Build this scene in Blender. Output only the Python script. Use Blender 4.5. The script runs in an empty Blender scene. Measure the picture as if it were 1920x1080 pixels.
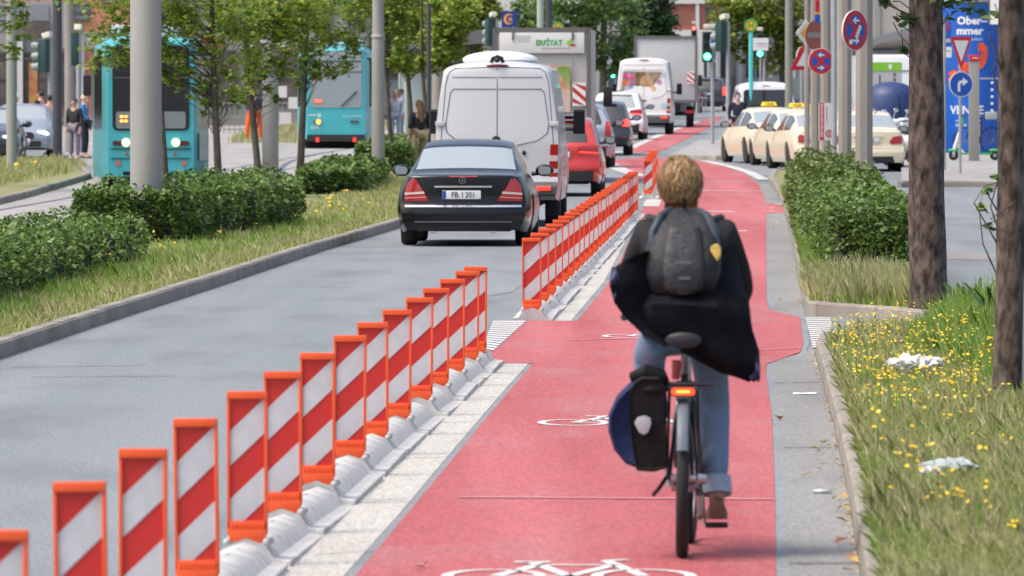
import bpy, bmesh, math, random
import numpy as np
from mathutils import Vector, Matrix
from mathutils.geometry import tessellate_polygon
random.seed(7); RNG = np.random.default_rng(7)
S = bpy.context.scene; C = S.collection
PI = math.pi

# ------------------------------------------------------------------ camera, sky, sun, exposure
FPX = 14000.0; CAM_H = 2.0; HOR = 185.0
PITCH = math.atan((540 - HOR) / FPX)
cam = bpy.data.cameras.new('camera'); cam.sensor_width = 36; cam.lens = FPX / 1920 * 36
cam.clip_start = 0.5; cam.clip_end = 3000
cam.dof.use_dof = True; cam.dof.focus_distance = 66; cam.dof.aperture_fstop = 10.8
camo = bpy.data.objects.new('camera', cam); C.objects.link(camo)
camo.location = (0, 0, CAM_H); camo.rotation_euler = (PI / 2 - PITCH, 0, 0); S.camera = camo
w = bpy.data.worlds.new('World'); S.world = w; w.use_nodes = True
sk = w.node_tree.nodes.new('ShaderNodeTexSky'); sk.sky_type = 'NISHITA'; sk.sun_disc = False
SUN_EL = math.radians(60); SUN_AZ = math.radians(-112)      # azimuth from +Y, minus = to the left
sk.sun_elevation = SUN_EL; sk.sun_rotation = SUN_AZ
sk.air_density = 1.0; sk.dust_density = 6.0; sk.ozone_density = 1.0
bg = w.node_tree.nodes['Background']; bg.inputs['Strength'].default_value = 0.15
w.node_tree.links.new(sk.outputs[0], bg.inputs[0])
sl = bpy.data.lights.new('sun', 'SUN'); sl.energy = 1.1; sl.angle = math.radians(16); sl.color = (1, .95, .88)
slo = bpy.data.objects.new('sun', sl); C.objects.link(slo)
sd = Vector((math.sin(SUN_AZ) * math.cos(SUN_EL), math.cos(SUN_AZ) * math.cos(SUN_EL), math.sin(SUN_EL)))
slo.rotation_euler = sd.to_track_quat('Z', 'Y').to_euler()
S.view_settings.view_transform = 'Standard'; S.view_settings.look = 'None'
S.view_settings.gamma = 1; S.view_settings.exposure = 0.75; S.view_settings.use_curve_mapping = False
S.cycles.max_bounces = 6; S.cycles.transparent_max_bounces = 8; S.cycles.use_denoising = True

# ------------------------------------------------------------------ terrain and pixel helpers
KY = np.array([-50., 105, 112, 119, 126, 133, 140, 1200])
KZ = np.array([0., 0, .0036, .0144, .0324, .0576, .09, .09 + 1060 * .00514])
def Zg(y): return float(np.interp(y, KY, KZ))
def ray(px, py):
    a = (px - 960) / FPX; b = (540 - py) / FPX
    return Vector((a, math.cos(PITCH) + b * math.sin(PITCH), -math.sin(PITCH) + b * math.cos(PITCH)))
def G(px, py):                                   # the ground point seen at a pixel of the photograph
    d = ray(px, py); y = 60.0
    lo, hi = 5.0, 1100.0
    for _ in range(60):
        y = (lo + hi) / 2; t = y / d.y
        if CAM_H + d.z * t > Zg(y): lo = y
        else: hi = y
    return Vector((d.x / d.y * y, y, Zg(y)))
def V(px, py, Y):                                # the point seen at a pixel, Y metres away
    d = ray(px, py); t = Y / d.y
    return Vector((d.x * t, Y, CAM_H + d.z * t))
def XG(px, Y): return Vector(((px - 960) / FPX * Y, Y, Zg(Y)))
ROAD = -0.033                                    # heading of the street (rotation about z)

# ------------------------------------------------------------------ materials
def lin(r, g, b):
    f = lambda c: (c / 255 / 12.92) if c / 255 <= .04045 else ((c / 255 + .055) / 1.055) ** 2.4
    return (f(r), f(g), f(b), 1)
MATS = {}
def M(name, col, rough=.6, metal=0., var=0., scale=8., bump=0., bscale=60., coat=0., trans=0., spec=.5, emit=None, estr=0., col2=None, stretch=None, vdetail=4, con=.18):
    if name in MATS: return MATS[name]
    m = bpy.data.materials.new(name); m.use_nodes = True; nt = m.node_tree; N = nt.nodes; L = nt.links
    p = N['Principled BSDF']; col = (*col[:3], 1)
    p.inputs['Base Color'].default_value = col; p.inputs['Roughness'].default_value = rough
    p.inputs['Metallic'].default_value = metal; p.inputs['Specular IOR Level'].default_value = spec
    p.inputs['Coat Weight'].default_value = coat; p.inputs['Coat Roughness'].default_value = .04
    p.inputs['Transmission Weight'].default_value = trans
    tc = N.new('ShaderNodeTexCoord'); src = tc.outputs['Object']
    if stretch:
        mp = N.new('ShaderNodeMapping'); mp.inputs['Scale'].default_value = stretch; L.new(src, mp.inputs[0]); src = mp.outputs[0]
    if var or col2:
        n = N.new('ShaderNodeTexNoise'); n.inputs['Scale'].default_value = scale; n.inputs['Detail'].default_value = vdetail; L.new(src, n.inputs['Vector'])
        r = N.new('ShaderNodeValToRGB'); r.color_ramp.elements[0].position = .5 - con; r.color_ramp.elements[1].position = .5 + con
        a = col if col2 else tuple(c * (1 - var) for c in col[:3]) + (1,)
        b = (*col2[:3], 1) if col2 else tuple(min(1, c * (1 + var)) for c in col[:3]) + (1,)
        r.color_ramp.elements[0].color = a; r.color_ramp.elements[1].color = b
        L.new(n.outputs['Fac'], r.inputs[0]); L.new(r.outputs[0], p.inputs['Base Color'])
    if bump:
        n2 = N.new('ShaderNodeTexNoise'); n2.inputs['Scale'].default_value = bscale; n2.inputs['Detail'].default_value = 5; L.new(src, n2.inputs['Vector'])
        bn = N.new('ShaderNodeBump'); bn.inputs['Strength'].default_value = bump; bn.inputs['Distance'].default_value = .02
        L.new(n2.outputs['Fac'], bn.inputs['Height']); L.new(bn.outputs[0], p.inputs['Normal'])
    if emit:
        p.inputs['Emission Color'].default_value = (*emit[:3], 1); p.inputs['Emission Strength'].default_value = estr
    MATS[name] = m; return m
def leafmat(name, cols, trans=.35):
    if name in MATS: return MATS[name]
    m = bpy.data.materials.new(name); m.use_nodes = True; nt = m.node_tree; N = nt.nodes; L = nt.links
    p = N['Principled BSDF']; p.inputs['Roughness'].default_value = .45; p.inputs['Specular IOR Level'].default_value = .4
    g = N.new('ShaderNodeNewGeometry'); r = N.new('ShaderNodeValToRGB'); e = r.color_ramp.elements
    k = len(cols); e[0].color = (*cols[0][:3], 1); e[1].color = (*cols[-1][:3], 1)
    for i in range(1, k - 1): x = e.new(i / (k - 1)); x.color = (*cols[i][:3], 1)
    L.new(g.outputs['Random Per Island'], r.inputs[0]); L.new(r.outputs[0], p.inputs['Base Color'])
    t = N.new('ShaderNodeBsdfTranslucent'); mx = N.new('ShaderNodeMixShader'); mx.inputs[0].default_value = trans
    L.new(r.outputs[0], t.inputs[0]); L.new(p.outputs[0], mx.inputs[1]); L.new(t.outputs[0], mx.inputs[2])
    L.new(mx.outputs[0], N['Material Output'].inputs[0]); MATS[name] = m; return m
def asphalt(name, c1, c2, stain, rough=.75):
    m = bpy.data.materials.new(name); m.use_nodes = True; nt = m.node_tree; N = nt.nodes; L = nt.links
    p = N['Principled BSDF']; p.inputs['Roughness'].default_value = rough; p.inputs['Specular IOR Level'].default_value = .35
    tc = N.new('ShaderNodeTexCoord')
    def noise(sc, st, det=4):
        mp = N.new('ShaderNodeMapping'); mp.inputs['Scale'].default_value = st; L.new(tc.outputs['Object'], mp.inputs[0])
        n = N.new('ShaderNodeTexNoise'); n.inputs['Scale'].default_value = sc; n.inputs['Detail'].default_value = det; L.new(mp.outputs[0], n.inputs['Vector']); return n
    n1 = noise(1.1, (1.1, .04, 1), 5); n2 = noise(60, (1, .16, 1), 3); n3 = noise(1.3, (.9, .22, 1), 8)
    r1 = N.new('ShaderNodeValToRGB'); r1.color_ramp.elements[0].position = .3; r1.color_ramp.elements[1].position = .7
    r1.color_ramp.elements[0].color = (*c1[:3], 1); r1.color_ramp.elements[1].color = (*c2[:3], 1); L.new(n1.outputs['Fac'], r1.inputs[0])
    r3 = N.new('ShaderNodeValToRGB'); r3.color_ramp.elements[0].position = .5; r3.color_ramp.elements[1].position = .72
    r3.color_ramp.elements[0].color = (0, 0, 0, 1); r3.color_ramp.elements[1].color = (.6, .6, .6, 1); L.new(n3.outputs['Fac'], r3.inputs[0])
    mx = N.new('ShaderNodeMix'); mx.data_type = 'RGBA'; L.new(r3.outputs[0], mx.inputs[0]); L.new(r1.outputs[0], mx.inputs[6]); mx.inputs[7].default_value = (*stain[:3], 1)
    m2 = N.new('ShaderNodeMix'); m2.data_type = 'RGBA'; m2.blend_type = 'OVERLAY'; m2.inputs[0].default_value = .6
    L.new(mx.outputs[2], m2.inputs[6]); L.new(n2.outputs['Fac'], m2.inputs[7]); L.new(m2.outputs[2], p.inputs['Base Color'])
    b = N.new('ShaderNodeBump'); b.inputs['Strength'].default_value = .25; b.inputs['Distance'].default_value = .01
    L.new(n2.outputs['Fac'], b.inputs['Height']); L.new(b.outputs[0], p.inputs['Normal'])
    MATS[name] = m; return m

# ------------------------------------------------------------------ objects
def tag(o, label=None, cat=None, group=None, kind=None):
    if label: o['label'] = label
    if cat: o['category'] = cat
    if group: o['group'] = group
    if kind: o['kind'] = kind
    return o
def thing(name, label, cat, loc=(0, 0, 0), rotz=0., group=None):
    o = bpy.data.objects.new(name, None); C.objects.link(o); o.location = loc; o.rotation_euler = (0, 0, rotz)
    o.empty_display_size = .2
    return tag(o, label, cat, group)
def link(name, me, parent=None):
    o = bpy.data.objects.new(name, me); C.objects.link(o)
    if parent is not None: o.parent = parent
    return o
def copy_tree(o, parent=None):
    c = o.copy(); C.objects.link(c)
    if parent is not None: c.parent = parent
    for ch in list(o.children): copy_tree(ch, c)
    return c
class MB:
    def __init__(s): s.v = []; s.f = []; s.mi = []; s.cur = 0
    def add(s, vs, fs):
        b = len(s.v); s.v.extend([tuple(v) for v in vs]); s.f.extend([tuple(i + b for i in f) for f in fs]); s.mi.extend([s.cur] * len(fs)); return s
    def box(s, c, d, rz=0., rx=0., ry=0., taper=1.):
        R = Matrix.Rotation(rz, 3, 'Z') @ Matrix.Rotation(ry, 3, 'Y') @ Matrix.Rotation(rx, 3, 'X'); c = Vector(c); vs = []
        for z in (-1, 1):
            t = taper if z > 0 else 1
            for x, y in ((-1, -1), (1, -1), (1, 1), (-1, 1)): vs.append(c + R @ Vector((x * d[0] / 2 * t, y * d[1] / 2 * t, z * d[2] / 2)))
        return s.add(vs, [(3, 2, 1, 0), (4, 5, 6, 7), (0, 1, 5, 4), (1, 2, 6, 5), (2, 3, 7, 6), (3, 0, 4, 7)])
    def rings(s, rings, caps=True, closed=True):
        n = len(rings[0]); vs = [p for r in rings for p in r]; fs = []
        for i in range(len(rings) - 1):
            for j in range(n if closed else n - 1):
                k = (j + 1) % n; fs.append((i * n + j, i * n + k, (i + 1) * n + k, (i + 1) * n + j))
        if caps: fs.append(tuple(range(n))[::-1]); fs.append(tuple((len(rings) - 1) * n + j for j in range(n)))
        return s.add(vs, fs)
    def tube(s, pts, rad, n=8, caps=True):
        pts = [Vector(p) for p in pts]; rad = rad if isinstance(rad, (list, tuple)) else [rad] * len(pts); R = []; up = None
        for i, p in enumerate(pts):
            t = (pts[min(i + 1, len(pts) - 1)] - pts[max(i - 1, 0)]); t = t.normalized() if t.length > 1e-9 else Vector((0, 0, 1))
            if up is None: up = t.orthogonal().normalized()
            up = (up - t * up.dot(t)); up = up.normalized() if up.length > 1e-6 else t.orthogonal().normalized(); q = t.cross(up)
            R.append([p + (up * math.cos(2 * PI * k / n) + q * math.sin(2 * PI * k / n)) * rad[i] for k in range(n)])
        return s.rings(R, caps)
    def cyl(s, p0, p1, r0, r1=None, n=16): return s.tube([p0, p1], [r0, r0 if r1 is None else r1], n)
    def lathe(s, prof, c=(0, 0, 0), n=24, axis='z'):
        R = []
        for r, h in prof:
            ring = []
            for k in range(n):
                a = 2 * PI * k / n; x, y = r * math.cos(a), r * math.sin(a)
                p = {'z': (x, y, h), 'x': (h, x, y), 'y': (y, h, x)}[axis]; ring.append(Vector(p) + Vector(c))
            R.append(ring)
        return s.rings(R, True)
    def ell(s, c, r, n=14, m=9, rot=None):
        c = Vector(c); rot = rot or Matrix.Identity(3); R = []
        for i in range(m + 1):
            th = PI * (i + .02) / (m + .04); ring = []
            for k in range(n):
                a = 2 * PI * k / n
                ring.append(c + rot @ Vector((r[0] * math.sin(th) * math.cos(a), r[1] * math.sin(th) * math.sin(a), -r[2] * math.cos(th))))
            R.append(ring)
        return s.rings(R, True)
    def prism(s, poly, y0, y1, plane='xz'):          # extrude a 2D outline: xz -> along y, xy -> along z, yz -> along x
        def P(a, b, h): return {'xz': (a, h, b), 'xy': (a, b, h), 'yz': (h, a, b)}[plane]
        n = len(poly); tri = tessellate_polygon([[Vector((a, b, 0)) for a, b in poly]])
        vs = [P(a, b, y0) for a, b in poly] + [P(a, b, y1) for a, b in poly]
        fs = [tuple(t) for t in tri] + [tuple(n + i for i in t)[::-1] for t in tri] + [(i, (i + 1) % n, n + (i + 1) % n, n + i) for i in range(n)]
        return s.add(vs, fs)
    def quad(s, a, b, c, d): return s.add([a, b, c, d], [(0, 1, 2, 3)])
    def disc(s, c, r, y0, y1, n=28, inner=0.):       # disc or ring facing -y
        if inner <= 0: return s.prism([(c[0] + r * math.cos(2 * PI * k / n), c[1] + r * math.sin(2 * PI * k / n)) for k in range(n)], y0, y1)
        vs = []
        for y in (y0, y1):
            for q in (r, inner):
                vs += [(c[0] + q * math.cos(2 * PI * k / n), y, c[1] + q * math.sin(2 * PI * k / n)) for k in range(n)]
        fs = []
        for k in range(n):
            l = (k + 1) % n
            fs += [(k, l, n + l, n + k), (2 * n + k, 3 * n + k, 3 * n + l, 2 * n + l), (k, 2 * n + k, 2 * n + l, l), (n + k, n + l, 3 * n + l, 3 * n + k)]
        return s.add(vs, fs)
    def build(s, name, mats, parent=None, smooth=40, bevel=0., fix=True):
        me = bpy.data.meshes.new(name); me.from_pydata(s.v, [], s.f)
        for m in (mats if isinstance(mats, (list, tuple)) else [mats]): me.materials.append(m)
        if any(s.mi): me.polygons.foreach_set('material_index', s.mi)
        if fix or bevel:
            bm = bmesh.new(); bm.from_mesh(me)
            bmesh.ops.remove_doubles(bm, verts=bm.verts, dist=1e-5)
            bmesh.ops.dissolve_degenerate(bm, edges=bm.edges, dist=1e-6)
            bmesh.ops.recalc_face_normals(bm, faces=bm.faces)
            if bevel:
                es = [e for e in bm.edges if len(e.link_faces) == 2 and e.calc_face_angle(0) > .6]
                bmesh.ops.bevel(bm, geom=es, offset=bevel, segments=2, affect='EDGES', profile=.6, clamp_overlap=True)
            bm.to_mesh(me); bm.free()
        if smooth:
            me.polygons.foreach_set('use_smooth', [True] * len(me.polygons)); me.set_sharp_from_angle(angle=math.radians(smooth))
        return link(name, me, parent)
def text_obj(name, txt, size, mat, parent, loc, rotz=0., align='CENTER', depth=.002, sx=1., vertical=False, bold=0., flat=False, roll=0.):
    cu = bpy.data.curves.new(name, 'FONT'); cu.body = txt; cu.size = size; cu.align_x = align; cu.align_y = 'CENTER'; cu.extrude = depth; cu.offset = bold
    cu.resolution_u = 3
    to = bpy.data.objects.new(name, cu); C.objects.link(to)
    dg = bpy.context.evaluated_depsgraph_get(); me = bpy.data.meshes.new_from_object(to.evaluated_get(dg)); me.name = name
    bpy.data.objects.remove(to); bpy.data.curves.remove(cu)
    T = Matrix.Translation(loc) @ Matrix.Rotation(rotz, 4, 'Z')
    if not flat: T = T @ Matrix.Rotation(PI / 2, 4, 'X')
    T = T @ Matrix.Rotation(roll + (PI / 2 if vertical else 0), 4, 'Z') @ Matrix.Diagonal((sx, 1, 1, 1))
    me.transform(T); me.materials.clear(); me.materials.append(mat)
    return link(name, me, parent)
def skin_mesh(pts, edges, rad, sub=2, root=0):
    me = bpy.data.meshes.new('tmp'); me.from_pydata([tuple(p) for p in pts], edges, [])
    o = bpy.data.objects.new('tmp', me); C.objects.link(o); md = o.modifiers.new('s', 'SKIN'); md.use_smooth_shade = True
    for i, sv in enumerate(me.skin_vertices[0].data):
        r = rad[i]; sv.radius = r if isinstance(r, tuple) else (r, r); sv.use_root = (i == root)
    if sub: ss = o.modifiers.new('u', 'SUBSURF'); ss.levels = sub; ss.render_levels = sub
    dg = bpy.context.evaluated_depsgraph_get(); out = bpy.data.meshes.new_from_object(o.evaluated_get(dg))
    bpy.data.objects.remove(o); bpy.data.meshes.remove(me)
    out.polygons.foreach_set('use_smooth', [True] * len(out.polygons)); return out
def add_mesh(mb, me):
    mb.add([v.co[:] for v in me.vertices], [tuple(p.vertices) for p in me.polygons])
def fast_mesh(name, verts, nper, mat, parent=None, smooth=False):      # many equal polygons, nper vertices each
    me = bpy.data.meshes.new(name); nv = len(verts); nf = nv // nper
    me.vertices.add(nv); me.vertices.foreach_set('co', np.ascontiguousarray(verts, dtype=np.float32).ravel())
    me.loops.add(nv); me.loops.foreach_set('vertex_index', np.arange(nv, dtype=np.int32))
    me.polygons.add(nf); me.polygons.foreach_set('loop_start', np.arange(0, nv, nper, dtype=np.int32))
    me.update(calc_edges=True); me.validate(); me.materials.append(mat); return link(name, me, parent)
def leaves(cen, size, up=.35, aspect=.62, seed=0):      # leaf quads at the given centres
    r = np.random.default_rng(seed); n = len(cen)
    nrm = r.normal(size=(n, 3)); nrm /= np.linalg.norm(nrm, axis=1)[:, None]; nrm[:, 2] = np.abs(nrm[:, 2]) + up; nrm /= np.linalg.norm(nrm, axis=1)[:, None]
    a = r.normal(size=(n, 3)); a -= nrm * (a * nrm).sum(1)[:, None]; a /= np.linalg.norm(a, axis=1)[:, None]; b = np.cross(nrm, a)
    s = (size * r.uniform(.6, 1.25, n))[:, None]; fold = nrm * s * .14
    q = np.stack([cen - a * s * .5, cen - b * s * aspect * .5 + fold - a * s * .08, cen + a * s * .5, cen + b * s * aspect * .5 + fold - a * s * .08], 1)
    return q.reshape(-1, 3)
def clump_points(blobs, n, per=34, spread=.16, shell=.55, seed=0):
    r = np.random.default_rng(seed); vol = np.array([b[1][0] * b[1][1] * b[1][2] for b in blobs]) ** .7; vol /= vol.sum(); out = []
    for (c, rad), v in zip(blobs, vol):
        m = max(1, int(n * v / per)); d = r.normal(size=(m, 3)); d /= np.linalg.norm(d, axis=1)[:, None]
        k = (shell + (1 - shell) * r.random(m)) ** .8
        cc = np.array(c) + d * k[:, None] * np.array(rad)
        p = np.repeat(cc, per, 0) + r.normal(size=(m * per, 3)) * spread * np.mean(rad) * np.repeat(r.uniform(.6, 1.4, m), per)[:, None] * np.array([1, 1, .7])
        out.append(p)
    return np.concatenate(out)
def sheet(name, poly, lift, mat, kind='structure', pix=True):          # a flat area laid on the ground
    pts = [G(*p) for p in poly] if pix else [Vector((p[0], p[1], 0)) for p in poly]
    bm = bmesh.new(); vs = [bm.verts.new((p.x, p.y, 0)) for p in pts]; bm.faces.new(vs)
    for y in KY[1:-1]: bmesh.ops.bisect_plane(bm, geom=bm.verts[:] + bm.edges[:] + bm.faces[:], plane_co=(0, float(y), 0), plane_no=(0, 1, 0))
    bmesh.ops.triangulate(bm, faces=bm.faces[:])
    for v in bm.verts: v.co.z = Zg(v.co.y) + lift
    bmesh.ops.recalc_face_normals(bm, faces=bm.faces)
    if sum(f.normal.z for f in bm.faces) < 0: bmesh.ops.reverse_faces(bm, faces=bm.faces[:])
    me = bpy.data.meshes.new(name); bm.to_mesh(me); bm.free(); me.materials.append(mat); o = link(name, me)
    if kind: o['kind'] = kind
    return o
def dense(pts, step):
    out = []
    for a, b in zip(pts, pts[1:]):
        n = max(1, int((b - a).length / step))
        out += [a.lerp(b, i / n) for i in range(n)]
    return out + [pts[-1]]
def kerb(name, pix, width, h, mat, inward=1, stone=1.0):               # kerb stones along a line of ground pixels
    pts = dense([G(*p) for p in pix], stone); mb = MB()
    for i, (a, b) in enumerate(zip(pts, pts[1:])):
        t = (b - a); t.z = 0; L = t.length; t.normalize(); nrm = Vector((-t.y, t.x, 0)) * inward
        g = .008; a2 = a + t * g; b2 = b - t * g; dz = random.uniform(-.003, .003)
        vs = []
        for p in (a2, b2):
            z = Zg(p.y)
            for off, hh in ((0, -.05), (.012, h - .02), (.03, h), (width, h), (width, -.05)):
                q = p + nrm * off; vs.append((q.x, q.y, z + hh + dz))
        mb.add(vs, [(0, 1, 6, 5), (1, 2, 7, 6), (2, 3, 8, 7), (3, 4, 9, 8), (0, 4, 3, 2, 1), (5, 6, 7, 8, 9)])
    o = mb.build(name, mat, smooth=25); o['kind'] = 'structure'; return o

# ------------------------------------------------------------------ the setting: ground, lanes, kerbs
A_ROAD = asphalt('asphalt', (.165, .188, .20), (.215, .238, .25), (.12, .13, .135))
A_PAVE = asphalt('paving', (.27, .265, .255), (.33, .325, .31), (.20, .195, .185))
A_TRAM = asphalt('tram_concrete', (.27, .262, .255), (.34, .33, .322), (.2, .19, .185))
A_GUT = asphalt('gutter_concrete', (.20, .20, .192), (.245, .245, .235), (.15, .15, .145))
A_RED = asphalt('red_coating', (.31, .058, .062), (.45, .13, .135), (.35, .165, .168), rough=.7)
A_SEAM = asphalt('grey_seam', (.19, .205, .215), (.24, .255, .265), (.13, .14, .15))
A_WHITE = asphalt('white_strip', (.41, .40, .365), (.47, .46, .425), (.33, .315, .28))
WPAINT = M('road_paint', (.66, .65, .63), .6, var=.12, scale=6)
SOIL = M('soil', (.15, .18, .055), .9, var=.4, scale=3, col2=(.26, .23, .12))
KERB = M('kerb_stone', (.25, .228, .195), .85, var=.22, scale=1.2, bump=.3, bscale=30)
DARK = M('dark_joint', (.05, .05, .05), .9)

def ground_sheet():
    ys = [0.] + list(KY[1:-1]) + [1000.]; xs = [-260, 260]; mb = MB()
    for a, b in zip(ys, ys[1:]): mb.quad((xs[0], a, Zg(a)), (xs[1], a, Zg(a)), (xs[1], b, Zg(b)), (xs[0], b, Zg(b)))
    o = mb.build('ground', A_ROAD, smooth=0); o['kind'] = 'structure'
ground_sheet()
# cycle lane
sheet('cycle_lane', [(650, 1110), (668, 1080), (760, 970), (835, 880), (900, 800), (955, 735), (1000, 683), (925, 683), (912, 660), (985, 603), (1082, 603), (1142, 530), (1175, 465), (1205, 403),
      (1202, 396), (1222, 375), (1228, 362), (1235, 345), (1205, 335), (1172, 322), (1148, 308), (1146, 301), (1220, 293), (1240, 297), (1300, 300), (1345, 309), (1395, 325), (1422, 345), (1432, 368), (1436, 382), (1470, 383), (1470, 400), (1437, 401),
      (1437, 560), (1441, 582), (1500, 596), (1506, 645), (1500, 662), (1438, 684), (1436, 700), (1447, 780), (1452, 900), (1455, 1080), (1455, 1110)], .008, A_RED)
sheet('cycle_lane', [(1168, 288), (1215, 266), (1262, 246), (1300, 232), (1340, 219), (1356, 219), (1345, 228), (1330, 240), (1285, 262), (1240, 284)], .008, A_RED)
# grey seams beside the lane
sheet('lane_seam', [(625, 1110), (646, 1080), (745, 970), (820, 880), (888, 800), (944, 735), (990, 683), (1000, 683), (955, 735), (900, 800), (835, 880), (760, 970), (668, 1080), (650, 1110)], .004, A_SEAM)
sheet('lane_seam', [(1070, 603), (1132, 530), (1166, 465), (1196, 403), (1205, 403), (1175, 465), (1142, 530), (1082, 603)], .004, A_SEAM)
sheet('lane_seam', [(1455, 1110), (1455, 1080), (1452, 900), (1447, 780), (1436, 700), (1438, 684), (1500, 662), (1506, 645), (1500, 596), (1441, 582), (1437, 560), (1437, 401), (1443, 401), (1447, 560), (1470, 584), (1512, 594), (1518, 640), (1512, 660), (1460, 676), (1448, 700), (1461, 780), (1470, 900), (1477, 1080), (1477, 1110)], .0045, A_SEAM)
# white guidance strips under and beside the delineators
sheet('white_strip', [(455, 1110), (520, 1010), (640, 890), (760, 790), (860, 712), (925, 683), (990, 683), (944, 735), (888, 800), (820, 880), (745, 970), (646, 1080), (625, 1110)], .006, A_WHITE)
sheet('white_strip', [(962, 606), (1000, 575), (1060, 525), (1110, 470), (1160, 425), (1185, 403), (1196, 403), (1166, 465), (1132, 530), (1070, 603)], .006, A_WHITE)
sheet('white_strip', [(1204, 388), (1212, 375), (1240, 375), (1236, 388)], .012, A_WHITE)
def joints(rows, lift=.0105, hw=.012, mat=DARK, name='strip_joint'):
    mb = MB()
    for (x0, y0, x1, y1) in rows:
        a, b = G(x0, y0), G(x1, y1); a.z += lift; b.z += lift; h = Vector((0, hw, 0)); mb.quad(a - h, b - h, b + h, a + h)
    mb.build(name, mat, smooth=0)['kind'] = 'structure'
JOINT = M('pale_joint', (.30, .29, .27), .9)
joints([(590, 1043, 700, 1043 - 8), (660, 940, 765, 938), (728, 862, 832, 860), (790, 795, 890, 793), (840, 747, 930, 746), (885, 712, 962, 711), (1030, 580, 1085, 580), (1060, 555, 1108, 555), (1085, 530, 1130, 530), (1110, 500, 1146, 500)], mat=JOINT)
# ribbed warning pads at the driveway crossing
def ribbed(corners, n, name):
    (ax, ay), (bx, by), (cx, cy), (dx, dy) = corners          # near-left, near-right, far-right, far-left
    A_, B_, C_, D_ = (G(ax, ay), G(bx, by), G(cx, cy), G(dx, dy)); mb = MB()
    for i in range(n):
        for t0, t1 in (((i + .12) / n, (i + .62) / n),):
            q = [A_.lerp(D_, t0), B_.lerp(C_, t0), B_.lerp(C_, t1), A_.lerp(D_, t1)]
            mb.quad(*[v + Vector((0, 0, .0135)) for v in q])
    mb.build(name, WPAINT, smooth=0)['kind'] = 'structure'
    sheet(name + '_bed', list(corners), .0095, A_SEAM)
ribbed([(903, 656), (925, 660), (988, 603), (925, 603)], 14, 'ribbed_pad')
ribbed([(1524, 655), (1572, 650), (1556, 597), (1510, 597)], 15, 'ribbed_pad')
joints([(905, 586, 984, 584), (880, 572, 935, 566), (918, 556, 985, 552), (20, 689, 270, 686), (60, 708, 330, 705)], lift=.0075, hw=.02, mat=M('tar_seam', (.10, .105, .11), .7, var=.3, scale=6), name='tar_seam')
# lighter wear lines across the red coating
joints([(1320, 341, 1395, 341), (1310, 358, 1428, 359), (1320, 397, 1376, 398), (1365, 434, 1400, 434), (1442, 391, 1452, 391), (1442, 397, 1452, 397)], lift=.0125, hw=.22, mat=WPAINT, name='lane_marking')
FAINT = M('faint_line', (.50, .22, .225), .75)
joints([(860, 936, 1452, 940), (1060, 640, 1200, 637), (1400, 660, 1500, 655)], lift=.0125, hw=.05, mat=FAINT, name='lane_marking')
# edge lines of the car lane far ahead
def lane_line(pix, wid, name='edge_line', lift=.014):
    pts = dense([G(*p) for p in pix], 2.); mb = MB()
    for a, b in zip(pts, pts[1:]):
        t = (b - a); t.z = 0; t.normalize(); n = Vector((-t.y, t.x, 0)) * wid / 2; u = Vector((0, 0, lift)); mb.quad(a - n + u, a + n + u, b + n + u, b - n + u)
    mb.build(name, M('worn_line', (.46, .455, .44), .65, var=.22, scale=1.5, vdetail=8), smooth=0)['kind'] = 'structure'
lane_line([(1202, 331), (1168, 321), (1140, 307), (1126, 300)], .4)
lane_line([(1182, 278), (1225, 259), (1262, 244), (1310, 228)], .28)
lane_line([(1140, 288), (1166, 285)], .4)
lane_line([(1320, 302), (1365, 312), (1405, 324), (1432, 338)], .26)
lane_line([(1455, 384), (1480, 384)], .9)
# painted bicycles
def painted_bicycle(px, py, W=1.04, H=1.75):
    c = G(px, py); mb = MB(); z = Zg(c.y) + .0125
    def P(x, y): return Vector((c.x + x * W, c.y + y * H, z))
    def stroke(pts, wd):
        for (x0, y0), (x1, y1) in zip(pts, pts[1:]):
            a, b = P(x0, y0), P(x1, y1); t = (b - a).normalized(); n = Vector((-t.y, t.x, 0)) * wd / 2; mb.quad(a - n, b - n, b + n, a + n)
    for cx in (-.3, .3):
        stroke([(cx + .19 * math.cos(2 * PI * k / 28), -.2 + .24 * math.sin(2 * PI * k / 28)) for k in range(29)], .05)
    stroke([(-.3, -.2), (-.12, .22), (.19, .22), (0., -.2), (-.3, -.2)], .055); stroke([(0., -.2), (-.15, .34)], .055); stroke([(-.22, .34), (-.07, .34)], .08)
    stroke([(.3, -.2), (.16, .38), (.25, .44)], .055)
    mb.build('painted_bicycle', WPAINT, smooth=0)['kind'] = 'structure'
painted_bicycle(1066, 1075); painted_bicycle(1170, 791, 1.05); painted_bicycle(1246, 630)
# gutter slabs and kerb on the right
sheet('gutter', [(1477, 1110), (1477, 1080), (1470, 900), (1461, 780), (1448, 700), (1460, 676), (1512, 660), (1530, 655), (1528, 665), (1545, 730), (1568, 820), (1592, 940), (1610, 1060), (1617, 1110)], .006, A_GUT)
sheet('gutter', [(1443, 401), (1470, 400), (1482, 450), (1496, 520), (1508, 588), (1512, 594), (1470, 584), (1447, 560)], .006, A_GUT)
sheet('gutter', [(1422, 345), (1440, 345), (1458, 380), (1470, 383), (1436, 382), (1432, 368)], .006, A_GUT)
joints([(1470, 842, 1560, 842), (1452, 720, 1535, 719), (1478, 1060, 1600, 1060), (1450, 572, 1500, 572)], lift=.011, hw=.02)
kerb('kerb', [(1650, 1330), (1610, 1060), (1592, 940), (1568, 820), (1545, 730), (1528, 665), (1534, 652), (1570, 645), (1640, 640), (1760, 634)], .14, .12, KERB, inward=-1)
kerb('kerb', [(1730, 611), (1640, 601), (1530, 593), (1510, 590), (1497, 520), (1483, 440), (1466, 385), (1452, 356), (1440, 342), (1446, 330), (1480, 322)], .14, .13, KERB, inward=-1)
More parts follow.
